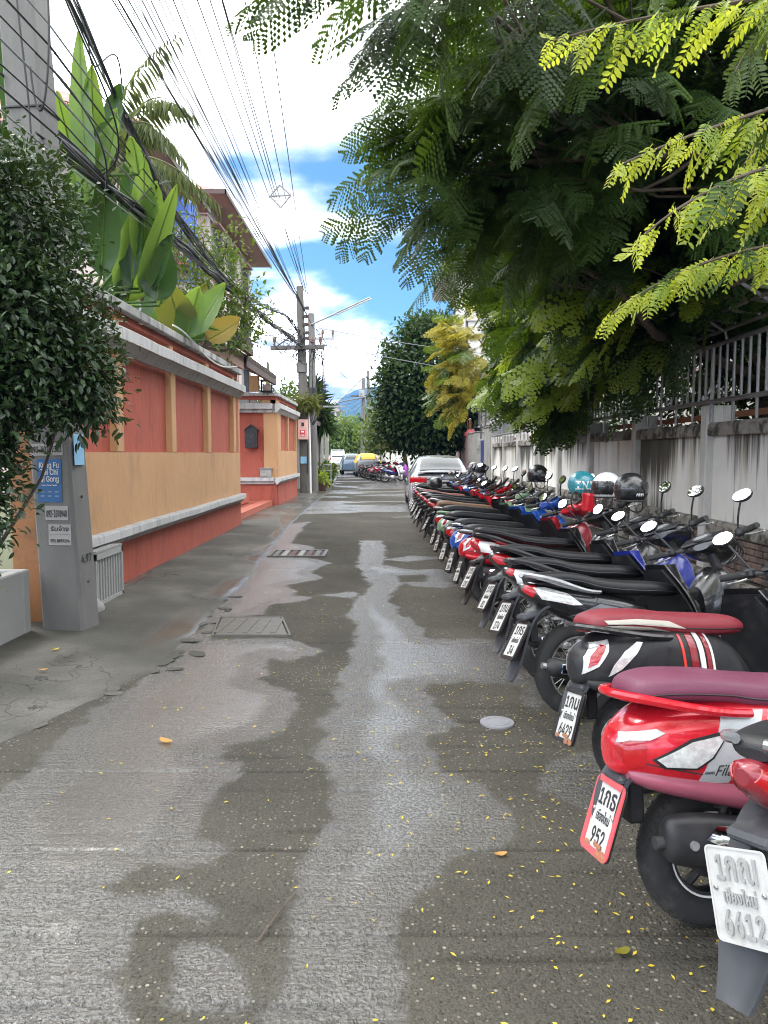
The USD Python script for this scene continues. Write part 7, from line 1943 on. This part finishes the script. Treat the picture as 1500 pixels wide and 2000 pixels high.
for x in (-2.0, -2.4):
    MB().lathe([(0, 0), (.03, 0), (.03, .14), (.06, .16), (.04, .30), (0, .31)], 10, t=(x, 30.49, 6.06)).build('insulator', 'porcelain', p3)
MB().cyl((-2.85, 30.5, 3.4), (-2.85, 30.5, 4.1), .22, n=12).build('control_box', 'dark_iron', p3)
sl = thing('street_lamp', 'slanting street lamp arm with a twin tube fitting pointing up over the lane', 'street lamp')
a, b = np.array([-2.85, 30.45, 6.55]), np.array([-.52, 30.0, 7.50])
MB().tube([a, a * .55 + b * .45], .035, 8).build('arm', 'steel_grey', sl)
d, s_, u_ = frame(b - a)
m = a + (b - a) * .42
Rl = np.stack([d, s_, u_], 1)
MB().box((m + b) / 2, (np.linalg.norm(b - m), .13, .06), Rl, ch=.015).build('housing', 'lamp_cover', sl)
for q in (-.035, .035):
    MB().cyl(m + s_ * q - u_ * .05, b + s_ * q - u_ * .05, .018, n=8).build('tube_lamp', 'sign_white', sl)
fp = thing('utility_pole', 'pair of thin grey concrete poles lashed together far down the lane', 'utility pole')
MB().tube([(-1.95, 70, 0), (-1.85, 70, 8.3)], [.22, .15], 8).build('shaft', 'concrete_pole', fp)
MB().tube([(-1.35, 70.4, 0), (-1.45, 70.4, 9.0)], [.22, .15], 8).build('shaft', 'concrete_pole', fp)
MB().bx(-3.0, -1.1, 69.7, 69.8, 6.6, 6.75).build('crossarm', 'old_pole', fp)
MB().box((-2.0, 69.7, 6.9), (.5, .4, .6), ch=.03).build('transformer_box', 'steel_grey', fp)
MB().tube([(-1.9, 69.9, 8.3), (-6.2, 69.5, 4.2)], .05, 6).build('stay', 'steel_grey', fp)
sl2 = thing('street_lamp', 'long horizontal tube lamp on an arm in front of the mountain', 'street lamp')
MB().tube([(-5.6, 62, 5.15), (-3.6, 62, 5.6)], .04, 6).build('arm', 'steel_grey', sl2)
MB().box((-2.5, 62, 5.83), (2.3, .18, .10), roty(-.2), ch=.02).build('housing', 'lamp_cover', sl2)
MB().tube([(-5.6, 62, 0), (-5.6, 62, 5.3)], .09, 7).build('post', 'concrete_pole', sl2)

# ---------------------------------------------------------------- overhead cables
GC = 'thin black overhead cables along the left of the lane'
rg = np.random.default_rng(9)
ORD = ['first', 'second', 'third', 'fourth', 'fifth', 'sixth', 'seventh', 'eighth']


def cable(a, b, sag, r, label, group=None, m='cable', past=None, n=26):
    """one span, and its run on past the near end if the photograph shows it"""
    p = sag_line(a, b, sag, n)
    if past is not None:
        p = np.vstack([sag_line(past, a, sag * .6, 14)[:-1], p])
    t = thing('overhead_cable', label, 'cable', group=group)
    MB().tube(p, r, 5).build('wire', m, t, smooth=60)
    return t


for k in range(8):
    x, z = -3.05 + .06 * k, 6.75 + .18 * k + .06 * math.sin(k * 5)
    cable((x, 29, 7.1 - .13 * k), (-2.95 + .045 * k, 6.6, z - .12), .25 + .05 * (k % 3), .0062 if k % 3 else .009, ORD[k] + ' thin black cable from the left in the overhead fan along the lane', GC, past=(x - .1, -20, z - .3), n=30)
for k, (xc, zc) in enumerate(((-2.05, 7.55), (-1.72, 7.55), (-1.40, 7.55))):
    w = ('leftmost', 'middle', 'rightmost')[k]
    cable((-2.93 + .06 * k, 29, 7.45 - .05 * k), (xc, 8.6, zc), .12, .0085, f'{w} of the three black high cables over the lane', past=(xc + .25, -14, zc + .1), n=30)
sp = thing('cable_spacer', 'pale diamond-shaped spacer clipped between the high cables', 'spacer')
cs = np.array([-2.28, 17.3, 7.16])
for (a, b) in (((-.22, 0), (0, .24)), ((0, .24), (.24, .02)), ((.24, .02), (.02, -.24)), ((.02, -.24), (-.22, 0)), ((-.22, 0), (.24, .02))):
    MB().cyl(cs + [a[0], 0, a[1]], cs + [b[0], 0, b[1]], .020, n=6).build('bar', 'poster_pale', sp)


def bundle(label, pts, n, r, spread, seed, ties=True):
    t = thing('cable_bundle', label, 'cable bundle')
    rg = np.random.default_rng(seed)
    base = curve(pts, 16)
    L = len(base)
    tt = np.linspace(0, 1, L)
    for k in range(n):
        ph, fr = rg.uniform(0, 6.3, 2), rg.uniform(2, 7, 2)
        off = np.stack([spread * np.sin(tt * fr[0] * 6.3 + ph[0]), 0 * tt, spread * 1.3 * np.sin(tt * fr[1] * 6.3 + ph[1]) - rg.uniform(0, spread)], 1)
        MB().tube(base + off, r * rg.uniform(.7, 1.5), 5).build('strand', 'cable' if k % 4 else 'grey_cable', t, smooth=60)
    if ties:
        for q in range(9):                                          # loops that hang out of it
            i = int(rg.uniform(.1, .95) * (L - 1))
            c = base[i]
            MB().tube(curve([c, c + rg.normal(size=3) * .05 + [0, .1, -.22 * rg.random() - .08], c + [.02, .35, -.14 * rg.random()], base[min(i + 4, L - 1)]], 6), r * .8, 4).build('loop', 'cable', t, smooth=60)
    return t


bundle('thick bundle of black telephone cables sagging from the near pole to the crossarm pole', [(-2.86, 6.45, 4.25), (-2.88, 9.2, 4.42), (-2.9, 11.8, 4.55), (-2.92, 17, 4.78), (-2.96, 23, 5.12), (-3.05, 28.8, 5.55)], 14, .0105, .040, 2)
bundle('upper bundle of black cables that joins the thick one halfway along the red wall', [(-2.95, 5.2, 6.1), (-2.9, 7.3, 5.82), (-2.9, 8.6, 5.38), (-2.9, 9.9, 5.06), (-2.9, 11.8, 4.80), (-2.92, 17, 4.92), (-3.0, 28.8, 5.65)], 9, .0095, .030, 3)
GN = 'black cables passing in front of the near pole'
for k in range(7):
    a = np.array([-2.655 + .008 * k - .012 * k, 6.42, 3.95 + .17 * k])
    cable(a, (-2.95, 12.5 + k * 1.7, 4.62 + .06 * k), .06 + .03 * (k % 3), .0095 if k % 2 else .007, ('lowest' if k == 0 else ORD[k] + ' from the lowest') + ' of the cables slung past the near pole into the bundle', GN, past=(-3.15 - .03 * k, -9, 3.9 + .17 * k), m='cable' if k % 3 else 'grey_cable')
for k, (pts, lab) in enumerate((([(-2.78, 6.30, 5.6), (-2.62, 6.28, 4.9), (-2.72, 6.3, 4.25), (-2.80, 6.33, 4.6)], 'big loose loop of black wire on the front of the near pole'),
                                ([(-2.90, 6.35, 5.7), (-2.85, 6.3, 4.8), (-2.80, 6.3, 4.1), (-2.86, 6.3, 3.5), (-2.95, 6.32, 3.3)], 'black wire snaking down the front of the near pole'),
                                ([(-2.75, 6.32, 4.7), (-2.45, 6.5, 4.35), (-2.38, 6.8, 3.95), (-2.52, 7.0, 3.75), (-2.8, 6.6, 4.05)], 'hanging coil of black wire to the right of the near pole'),
                                ([(-2.70, 6.36, 5.9), (-2.52, 6.7, 5.0), (-2.45, 7.3, 4.5), (-2.86, 7.9, 4.3)], 'slack black wire dropping from the top right of the near pole'))):
    MB().tube(curve(pts, 10), .0085, 6).build('wire', 'cable', thing('drop_wire', lab, 'cable'), smooth=60)
for k, (a, b, sag) in enumerate((((-2.4, 28.8, 6.15), (5.5, 31, 5.35), .1), ((-2.3, 28.8, 5.55), (6, 30, 4.25), .05), ((-2.35, 30.6, 5.5), (-1.5, 70, 8.6), .9))):
    cable(a, b, sag, .014, ('upper grey service wire crossing the lane to the yellow tree', 'lower grey service wire crossing the lane to the yellow tree', 'faint wire running on from the crossarm pole to the far pair of poles')[k], m='grey_cable')
for k in range(4):
    cable((-1.9, 69.7, 6.9 - .3 * k), (-7.5, 52 + k * 2, 5.6 - .5 * k), .5 + .3 * k, .02, ORD[k] + ' dark slack wire from the top before the mountain, beside the far poles', 'dark slack wires in front of the mountain')
for k in range(3):
    cable((-1.4, 69.7, 6.7 - .3 * k), (5, 60, 5.2 - .2 * k), .3 + .2 * k, .02, ORD[k] + ' dark wire from the top between the far poles and the street tree', 'dark wires from the far pair of poles into the street tree')
wc = thing('white_cord', 'white cord lying over the coping of the red wall below the paddle leaves', 'cord')
MB().tube(curve([(-2.98, 11.0, 3.35), (-2.93, 11.6, 3.30), (-2.92, 12.4, 3.18), (-2.91, 13.3, 3.10), (-2.93, 14.6, 3.16), (-2.95, 15.6, 3.29)], 8), .012, 6).build('cord', 'sign_white', wc)

# ---------------------------------------------------------------- shops on the left beyond the far pole
shop = thing('shopfront', 'low shopfront with a dark awning and a green door beyond the far pole', 'shop')
MB().bx(-9, -3.6, 27.3, 46, -.1, 3.1).build('wall', 'shop_wall', shop, smooth=False)
MB().add([(-3.6, 30.5, 3.25), (-2.75, 30.5, 2.88), (-2.75, 44, 2.88), (-3.6, 44, 3.25), (-3.6, 30.5, 3.15), (-2.75, 30.5, 2.70), (-2.75, 44, 2.70), (-3.6, 44, 3.15)], [[0, 1, 2, 3], [4, 7, 6, 5], [0, 4, 5, 1], [1, 5, 6, 2], [2, 6, 7, 3], [3, 7, 4, 0]]).build('awning', 'roof_brown', shop, smooth=False)
for k in range(8):
    MB().bx(-3.598, -3.55, 30.6 + k * .5, 31.06 + k * .5, .05, 2.5, ch=.008).build('shutter', 'steel_grey' if k % 3 else 'poster_pale', shop)
MB().bx(-3.59, -3.50, 36.0, 37.6, .05, 2.5, ch=.01).build('door', 'green_paint', shop)
MB().bx(-3.2, -3.15, 33.2, 34.6, 1.55, 2.66).build('banner', 'sticker_blue', shop)
MB().bx(-3.2, -3.14, 35.0, 35.5, 2.0, 2.6).build('lantern', 'leaf_yellow', shop)
for k in range(6):
    MB().bx(-3.598, -3.54, 38.2 + k * .9, 39.0 + k * .9, .05, 2.4, ch=.01).build('shutter', 'shop_wall' if k % 2 else 'dark_iron', shop)
MB().bx(-9.2, -3.4, 27.2, 46.2, 3.102, 3.3).build('roof', 'roof_brown', shop, smooth=False)
GP = [(-2.62, 31.2, .34, .50, 'pot of white-edged leaves on the pavement by the far pole'), (-2.72, 33.6, .26, .85, 'tall potted plant in front of the shop door'), (-2.6, 35.6, .28, .7, 'second leafy pot along the shopfront, beyond the tall one'), (-2.75, 38.2, .26, 1.0, 'potted shrub near the green door')]
for x, y, r, h, lab in GP:
    t = thing('potted_plant', lab, 'potted plant')
    MB().lathe([(0, 0), (r * .65, 0), (r, .30), (r * 1.05, .30), (r * 1.05, .34), (r * .9, .34), (r * .85, .28), (0, .28)], 16, t=(x, y, 0.03)).build('pot', 'terracotta', t)
    v, f = crown_cloud(rng, [((x, y, .3 + h * .45), (r * 1.2, r * 1.2, h * .5))], 260, .20, clump=.06)
    put('leaves', (v, f), 'leaf_bright' if 'white' in lab else 'leaf_mid', t, smooth=False)
pst = thing('plant_stand', 'thin pale metal plant stand beside the shop door', 'stand')
for y in (32.2, 33.0):
    for x in (-2.55, -2.25):
        MB().cyl((x, y, 0), (x, y, 1.05), .018, n=5).build('leg', 'steel_grey', pst)
for z in (.4, .8, 1.05):
    MB().bx(-2.57, -2.23, 32.18, 33.02, z, z + .02).build('shelf', 'steel_grey', pst)
flag = thing('green_net', 'pale green shade net hanging beside the pink apartment block', 'net')
MB().add([(-8.6, 55, 4.2), (-8.0, 55, 4.0), (-8.1, 55.1, 7.6), (-8.3, 55.1, 8.2)], [[0, 1, 2, 3]]).build('sheet', 'leaf_palm', flag, smooth=False)
MB().cyl((-7.95, 55, 0), (-8.15, 55, 8.6), .04, n=6).build('pole', 'steel_grey', flag)
for (x0, x1, y0, y1, h, lab, m) in ((-12, -5.3, 48, 62, 3.6, 'row house with grey walls past the shopfront', 'shop_wall'), (-16, -9.3, 72, 90, 4.6, 'pale two-storey house at the bend on the left', 'white_wall'), (-22, -14.5, 96, 110, 5.0, 'far cream house left of the white van', 'pink_wall')):
    t = thing('row_house', lab, 'building')
    MB().bx(x0, x1, y0, y1, -.1, h).build('wall', m, t, smooth=False)
    for y in np.arange(y0 + 2, y1 - 1, 3.6):
        window(t, '+x', x1, y, h * .35, 1.5, h * .3)
    for x in np.arange(x0 + 1.4, x1 - .5, 2.4):
        window(t, '-y', x, y0, h * .35, 1.2, h * .3)
    hip_roof(t, x0, x1, y0, y1, h + .1, 1.4, .7, 'roof_brown', 'soffit')
    for y in (y0 + .2, (y0 + y1) / 2, y1 - .2):
        MB().bx(x1 + .55, x1 + .85, y - .15, y + .15, -.1, h).build('column', 'white_wall', t, smooth=False)
gh = thing('gabled_house', 'small white house with a steep brown gable against the mountain', 'building')
gx, gy, q = -11.9, 190, .62
MB().bx(gx - 2.6 * q, gx + 5.4 * q, gy, gy + 8 * q, 0, 9.6).bx(gx - 1.9 * q, gx + 1.9 * q, gy - .3, gy + 6 * q, 9.602, 12.0).build('wall', 'white_wall', gh, smooth=False)
MB().prism([(-2.6 * q, 0), (0, 3.4 * q), (2.6 * q, 0), (2.9 * q, 0), (0, 4.0 * q), (-2.9 * q, 0)], -1.0, 7 * q, R=np.array([[1, 0, 0], [0, 0, 1], [0, 1, 0]]), t=(gx, gy, 11.7)).build('gable_roof', 'roof_brown', gh, smooth=False)
MB().prism([(-1.85 * q, 0), (0, 2.6 * q), (1.85 * q, 0)], 0, .2, R=np.array([[1, 0, 0], [0, 0, 1], [0, 1, 0]]), t=(gx, gy - .3, 12.0)).build('gable', 'white_wall', gh, smooth=False)
for x in (-1, 1):
    window(gh, '-y', gx + x * .6, gy - .3, 10.2, .8, 1.4)
window(gh, '-y', gx + 2.4, gy, 6.5, 1.0, 1.4)
MB().bx(gx + 1.95 * q, gx + 5.6 * q, gy - .4, gy + 8 * q, 9.603, 10.1).build('parapet', 'white_wall', gh, smooth=False)


# ---------------------------------------------------------------- cars
def car(label, x, y, heading, body, st, glass, L, ww=.30, roof_m=None, detail=True, category='car', name='car', tails=None):
    """st: (x, bottom, belt, top, half width low, half width belt, half width top) from the rear bumper forwards; glass: ranges of x"""
    t = thing(name, label, category, (x, y, 0), math.radians(heading))
    s = spline(st, 6)

    def ring(q):
        x_, zb, zm, zt, wl, wm, wt = q
        k = [(-wl * .86, zb), (wl * .86, zb), (wl, zb + .08), (wl * 1.01, (zb + zm) / 2), (wm, zm), (wt + (wm - wt) * .12, zm + (zt - zm) * .86), (wt * .93, zt - (zt - zm) * .03), (wt * .5, zt + .015), (0, zt + .02)]
        k += [(-a, b) for a, b in k[-2:1:-1]]
        return np.array([(x_, a, b) for a, b in k])
    MB().rings([ring(q) for q in s]).build('body', body, t, smooth=32)
    at = lambda x_: [np.interp(x_, s[:, 0], s[:, i]) for i in range(7)]
    for a, b in glass['side']:                                       # side windows
        for sd in (-1, 1):
            V = []
            xs = np.linspace(a, b, 8)
            for x_ in xs:
                q = at(x_)
                for u in (.08, .80):
                    w = q[5] + ((q[6] + (q[5] - q[6]) * .12) - q[5]) * u / .86
                    V.append((x_, sd * (w + .006), q[2] + (q[3] - q[2]) * u))
            i = np.arange(7) * 2
            MB().add(V, np.stack([i, i + 1, i + 3, i + 2], 1) if sd < 0 else np.stack([i, i + 2, i + 3, i + 1], 1)).build('side_window', 'window_dark', t, smooth=False)
    for nm, (a, b) in (('rear_window', glass['rear']), ('windscreen', glass['front'])):
        xs = np.linspace(a, b, 9)
        V = []
        for x_ in xs:
            q = at(x_)
            for u in np.linspace(-1, 1, 7):
                V.append((x_ - (.008 if nm == 'rear_window' else -.008), u * q[6] * .86, q[3] + .021 + .012 - .010 * u * u))
        V = np.array(V)
        i = np.arange(63).reshape(9, 7)
        MB().add(V, np.stack([i[:-1, :-1].ravel(), i[1:, :-1].ravel(), i[1:, 1:].ravel(), i[:-1, 1:].ravel()], 1)).build(nm, 'screen_glass', t, smooth=True)
    W = max(q[4] for q in st)
    for xw in (L * .19, L * .80):
        for sd in (-1, 1):
            w = MB().lathe(ring_profile(ww - .085, .085, .10, 12, 3), 28, RWHEEL, (xw, sd * (W - .095), ww), closed=True).build('wheel', 'rubber', t, smooth=50)
            MB().lathe([(0, .085), (.05, .09), (ww - .13, .075), (ww - .11, .095), (ww - .10, .095), (ww - .10, -.09), (0, -.09)], 24, RWHEEL * [1, 1, 1], (xw, sd * (W - .095), ww)).build('rim', 'alloy', w)
            MB().bx(xw - ww * 1.12, xw + ww * 1.12, sd * (W - .30) if sd > 0 else -(W + .004), (W + .004) if sd > 0 else -(W - .30), .22, ww * 2 + .05, ch=.1).build('wheel_arch', 'plastic', t)
    return t, at, W


glass_look('screen_glass', (0.16, 0.22, 0.20), mixmin=.06)
SED = [(0, .42, .62, .64, .74, .74, .60), (.03, .30, .74, .80, .82, .82, .70), (.10, .24, .82, .97, .855, .84, .70), (.20, .22, .84, 1.02, .865, .85, .70), (.60, .22, .88, 1.03, .875, .86, .70), (.74, .22, .90, 1.08, .875, .86, .69), (1.35, .22, .92, 1.43, .88, .86, .58), (1.9, .22, .92, 1.475, .88, .86, .57), (2.5, .22, .91, 1.43, .88, .86, .58), (3.3, .22, .90, 1.03, .88, .86, .66), (3.6, .22, .86, .96, .875, .85, .66), (4.3, .24, .74, .80, .84, .80, .60), (4.5, .32, .58, .62, .74, .70, .55)]
t, at, W = car('silver saloon car seen from behind, parked beyond the motorbikes', 1.55, 20.3, 90, 'paint_silver', SED, dict(side=[(.95, 1.75), (1.83, 2.75)], rear=(.72, 1.30), front=(2.6, 3.25)), 4.5)
for sd in (-1, 1):
    tl = MB().box((.075, sd * .64, .835), (.16, .46, .17), rotz(sd * -.22), ch=.03).build('tail_light', 'lens_red', t)
    MB().box((.030, sd * .54, .815), (.08, .12, .09), rotz(sd * -.18), ch=.02).build('reverse_lens', 'lens_clear', tl)
    MB().bx(-.02, .06, sd * .75 - .10, sd * .75 + .04, .40, .46, ch=.01).build('reflector', 'lens_red', t)
    mm = MB().loft(spline([(2.55, sd * .99, .98, .04, .03, 2), (2.62, sd * 1.0, .985, .10, .07, 2.4), (2.75, sd * .99, .98, .06, .05, 2.2)], 3), 12).build('wing_mirror', 'paint_silver', t)
MB().bx(-.035, .12, -.80, .80, .34, .60, ch=.05).build('bumper', 'paint_silver', t)
MB().bx(-.005, .22, -.66, .66, 1.035, 1.062, ch=.01).build('spoiler_lip', 'paint_silver', t)
pl = MB().bx(.005, .030, -.24, .24, .70, .84, ch=.006).build('number_plate', 'plate_white', t)
MB().bx(.0, .006, -.18, .18, .735, .80).build('lettering', 'ink_black', pl)
MB().lathe([(0, 0), (.055, 0), (.055, .012), (0, .014)], 18, roty(-1.57), (.055, 0, .93)).build('badge', 'chrome', t)
MB().bx(-.01, .03, -.45, .45, .862, .880).build('chrome_strip', 'chrome', t)
VAN = [(0, .5, .9, 1.6, .80, .80, .70), (.04, .36, 1.0, 1.85, .845, .845, .74), (.25, .3, 1.02, 1.96, .85, .85, .75), (1.5, .28, 1.02, 1.99, .85, .85, .76), (3.2, .28, 1.02, 1.97, .85, .85, .74), (3.6, .28, 1.02, 1.85, .85, .85, .72), (4.35, .3, 1.0, 1.16, .83, .82, .66), (4.6, .4, .8, .95, .78, .76, .6)]
t, at, W = car('white van driving away in the distance', -5.3, 88, 93, 'paint_white', VAN, dict(side=[(.6, 1.9), (2.05, 3.1)], rear=(.02, .30), front=(3.65, 4.2)), 4.6, name='van', category='van')
MB().add([(-.012, -.64, 1.12), (-.012, .64, 1.12), (.045, .60, 1.72), (.045, -.60, 1.72), (.02, -.64, 1.12), (.02, .64, 1.12), (.08, .60, 1.72), (.08, -.60, 1.72)], [[0, 3, 2, 1], [4, 5, 6, 7], [0, 1, 5, 4], [1, 2, 6, 5], [2, 3, 7, 6], [3, 0, 4, 7]]).build('back_window', 'window_dark', t, smooth=False)
for sd in (-1, 1):
    MB().bx(-.02, .12, sd * .80 - .06, sd * .80 + .06, .78, 1.02, ch=.02).build('tail_light', 'lens_red', t)
MB().bx(-.08, .1, -.84, .84, .34, .54, ch=.03).build('bumper', 'paint_white', t)
pl = MB().bx(-.03, .0, -.2, .2, .72, .84).build('number_plate', 'plate_white', t)
HAT = [(0, .42, .66, .7, .74, .74, .6), (.06, .28, .82, 1.0, .82, .82, .68), (.35, .24, .86, 1.3, .84, .84, .62), (.8, .22, .88, 1.46, .845, .84, .58), (1.8, .22, .88, 1.50, .845, .84, .58), (2.4, .22, .87, 1.42, .845, .84, .60), (3.1, .22, .86, 1.02, .84, .83, .66), (3.8, .24, .74, .86, .82, .80, .6), (4.0, .32, .58, .64, .72, .70, .55)]
t, at, W = car('grey car under a bright yellow cover beyond the far motorbikes', -1.0, 50.2, 95, 'paint_grey', HAT, dict(side=[(.7, 1.5), (1.6, 2.5)], rear=(.10, .7), front=(2.45, 3.05)), 4.0)
s = spline(HAT, 6)
cov = []
for q in s[(s[:, 0] > .10) & (s[:, 0] < 3.0)]:
    k = [(-(q[5] + .03), q[2] + .06), (-(q[6] + .07), q[3] - .06), (-q[6] * .6, q[3] + .05), (0, q[3] + .06), (q[6] * .6, q[3] + .05), (q[6] + .07, q[3] - .06), (q[5] + .03, q[2] + .06), (0, q[2] + .05)]
    cov.append(np.array([(q[0], a, b) for a, b in k]))
MB().rings(cov).build('cover', 'cover_yellow', t, smooth=50)
t, at, W = car('blue-grey pickup parked at the left of the yellow-covered car', -2.2, 55.5, 96, 'paint_bluegrey', HAT, dict(side=[(.7, 1.5), (1.6, 2.5)], rear=(.10, .7), front=(2.45, 3.05)), 4.0, ww=.34)
t, at, W = car('pale car half hidden behind the blue barrel', -3.4, 82, 94, 'paint_white', HAT, dict(side=[(.7, 1.5), (1.6, 2.5)], rear=(.10, .7), front=(2.45, 3.05)), 4.0)
bar = thing('barrel', 'blue plastic barrel at the roadside to the right of the white van', 'barrel')
MB().lathe([(0, 0), (.40, 0), (.46, .12), (.46, .55), (.48, .6), (.46, .65), (.46, 1.15), (.40, 1.3), (.30, 1.32), (0, 1.32)], 22, t=(-3.35, 76.5, 0)).build('drum', 'blue_paint', bar)
MB().lathe([(0, 1.321), (.20, 1.321), (.20, 1.37), (0, 1.37)], 14, t=(-3.35, 76.5, 0)).build('lid', 'blue_paint', bar)
# ---------------------------------------------------------------- small things lying on the lane
plate_ = thing('cover_plate', 'rectangular steel drain cover let into the left edge of the lane', 'drain cover')
Q = [(-1.45, 6.41), (-.80, 6.41), (-.96, 7.12), (-1.54, 7.12)]
c = np.mean(Q, 0)
MB().prism(Polygon(Q).buffer(-.02), .002, .016).build('plate', 'cover_steel', plate_, smooth=False)
MB().prism(Polygon(Q).buffer(.012).difference(Polygon(Q).buffer(-.006)), .0, .018).build('rim', 'cover_steel', plate_, smooth=False)
for k in range(5):
    a = np.array(Q[0]) + (np.array(Q[1]) - Q[0]) * (.12 + .19 * k)
    b = np.array(Q[3]) + (np.array(Q[2]) - Q[3]) * (.12 + .19 * k)
    MB().box(((a[0] + b[0]) / 2, (a[1] + b[1]) / 2, .0175), (.05, .56, .006), rotz(-.08 + .02 * k), ch=.003).build('rib', 'cover_steel', plate_)
gr = thing('drain_grate', 'barred drain grate in the gutter before the gate steps, wet and faded', 'drain grate')
for k in range(6):
    MB().bx(-1.68 + k * .125, -1.60 + k * .125, 11.45, 12.05, .004, .020, ch=.005).build('bar', ('cover_steel', 'poster_pale', 'terracotta', 'poster_pale', 'terracotta', 'cover_steel')[k], gr)
MB().prism(shapely.box(-1.75, 11.38, -.88, 12.12).difference(shapely.box(-1.70, 11.43, -.93, 12.07)), .0, .022).build('frame', 'cover_steel', gr, smooth=False)
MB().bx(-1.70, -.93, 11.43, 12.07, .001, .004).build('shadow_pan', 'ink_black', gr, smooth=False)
mh = thing('manhole_cover', 'small round grey metal cover in the lane beside the near motorbikes', 'manhole cover')
MB().prism(Point(.65, 4.31).buffer(.097), .0, .011).build('lid', 'cover_pale', mh, smooth=False)
MB().prism(Point(.65, 4.31).buffer(.070).difference(Point(.65, 4.31).buffer(.062)), .0112, .0135).build('ring', 'cover_pale', mh, smooth=False)
rg = np.random.default_rng(31)


def curled(c, L, w, yaw, lift, m, name, parent=None, label=None, cat=None, group=None):
    nl, nw = 7, 5
    V = []
    for i in np.linspace(0, 1, nl):
        for j in np.linspace(-1, 1, nw):
            V.append(((i - .5) * L, j * w / 2 * math.sin(math.pi * min(max(i, .04), .97)) ** .7, .004 + lift * (abs(j) ** 2 * .5 + (2 * i - 1) ** 2 * .6)))
    V = np.array(V) @ rotz(yaw).T + c
    i = np.arange(nl * nw).reshape(nl, nw)
    F = np.stack([i[:-1, :-1].ravel(), i[1:, :-1].ravel(), i[1:, 1:].ravel(), i[:-1, 1:].ravel()], 1)
    return put(name, (V, F), m, parent, True, label, cat, group)


for x, y, L, w, yaw, lift, m, lab in ((-1.17, 4.01, .095, .05, -.6, .014, 'leaf_autumn', 'dry orange-brown leaf lying alone on the left of the lane'), (.74, 2.27, .055, .032, .4, .008, 'leaf_yellow', 'yellow-green fallen leaf beside the red scooter wheel'), (.45, 2.85, .05, .03, .2, .008, 'leaf_autumn', 'small brown leaf left of the pink-framed plate'),
                                      (-2.35, 5.2, .06, .03, .3, .008, 'leaf_autumn', 'orange leaf on the pavement near the planter'), (-2.5, 5.75, .06, .03, 1.0, .008, 'petal', 'yellow leaf on the pavement before the near pole')):
    curled((x, y, .004 if x > -2 else .055), L, w, yaw, lift, m, 'fallen_leaf', label=lab, cat='leaf')
V, F, n = [], [], 0
for k in range(560):                                                # yellow petals, thickest near the motorbikes
    if k < 400:
        y = 1.35 + 4.2 * rg.random() ** 1.5
        x = min(rg.normal(.70, .42), 2.2)
    else:
        y, x = rg.uniform(1.4, 8.5), rg.uniform(-1.5, .6)
    L, w, a = rg.uniform(.004, .014), rg.uniform(.0025, .007), rg.uniform(0, 6.3)
    v = np.array([(-L, 0, 0), (0, w, .003), (L, 0, .004), (0, -w, .003), (0, 0, .001)]) @ rotz(a).T + [x, y, .004 + rg.random() * .002]
    V.append(v); F.append(np.array([(0, 4, 1), (1, 4, 2), (2, 4, 3), (3, 4, 0)]) + n); n += 5
put('fallen_petals', (np.vstack(V), np.vstack(F)), 'petal', smooth=False, label='yellow petals and leaf bits scattered over the wet lane', kind='stuff')
tw = thing('twig', 'thin straight twig lying on the wet lane', 'twig')
MB().tube([(-.40, 2.32, .008), (-.36, 2.45, .013), (-.31, 2.60, .009)], [.0035, .003, .002], 5).build('stem', 'bark', tw)
MB().tube([(-.36, 2.45, .013), (-.34, 2.50, .018)], [.002, .0012], 4).build('side_twig', 'bark', tw)

# ---------------------------------------------------------------- the air
air = MB().bx(-9000, 9000, -9000, 9000, -1.3, 352.0)
make('haze', {'v': ('principled_volume', {'color': (0.13, 0.38, 1.0), 'density': 0.00008, 'anisotropy': 0.0})}, [], surface=None, volume='v.volume')
air.build('haze', 'haze', smooth=False, label='thin blue haze that fades the mountain', kind='stuff')
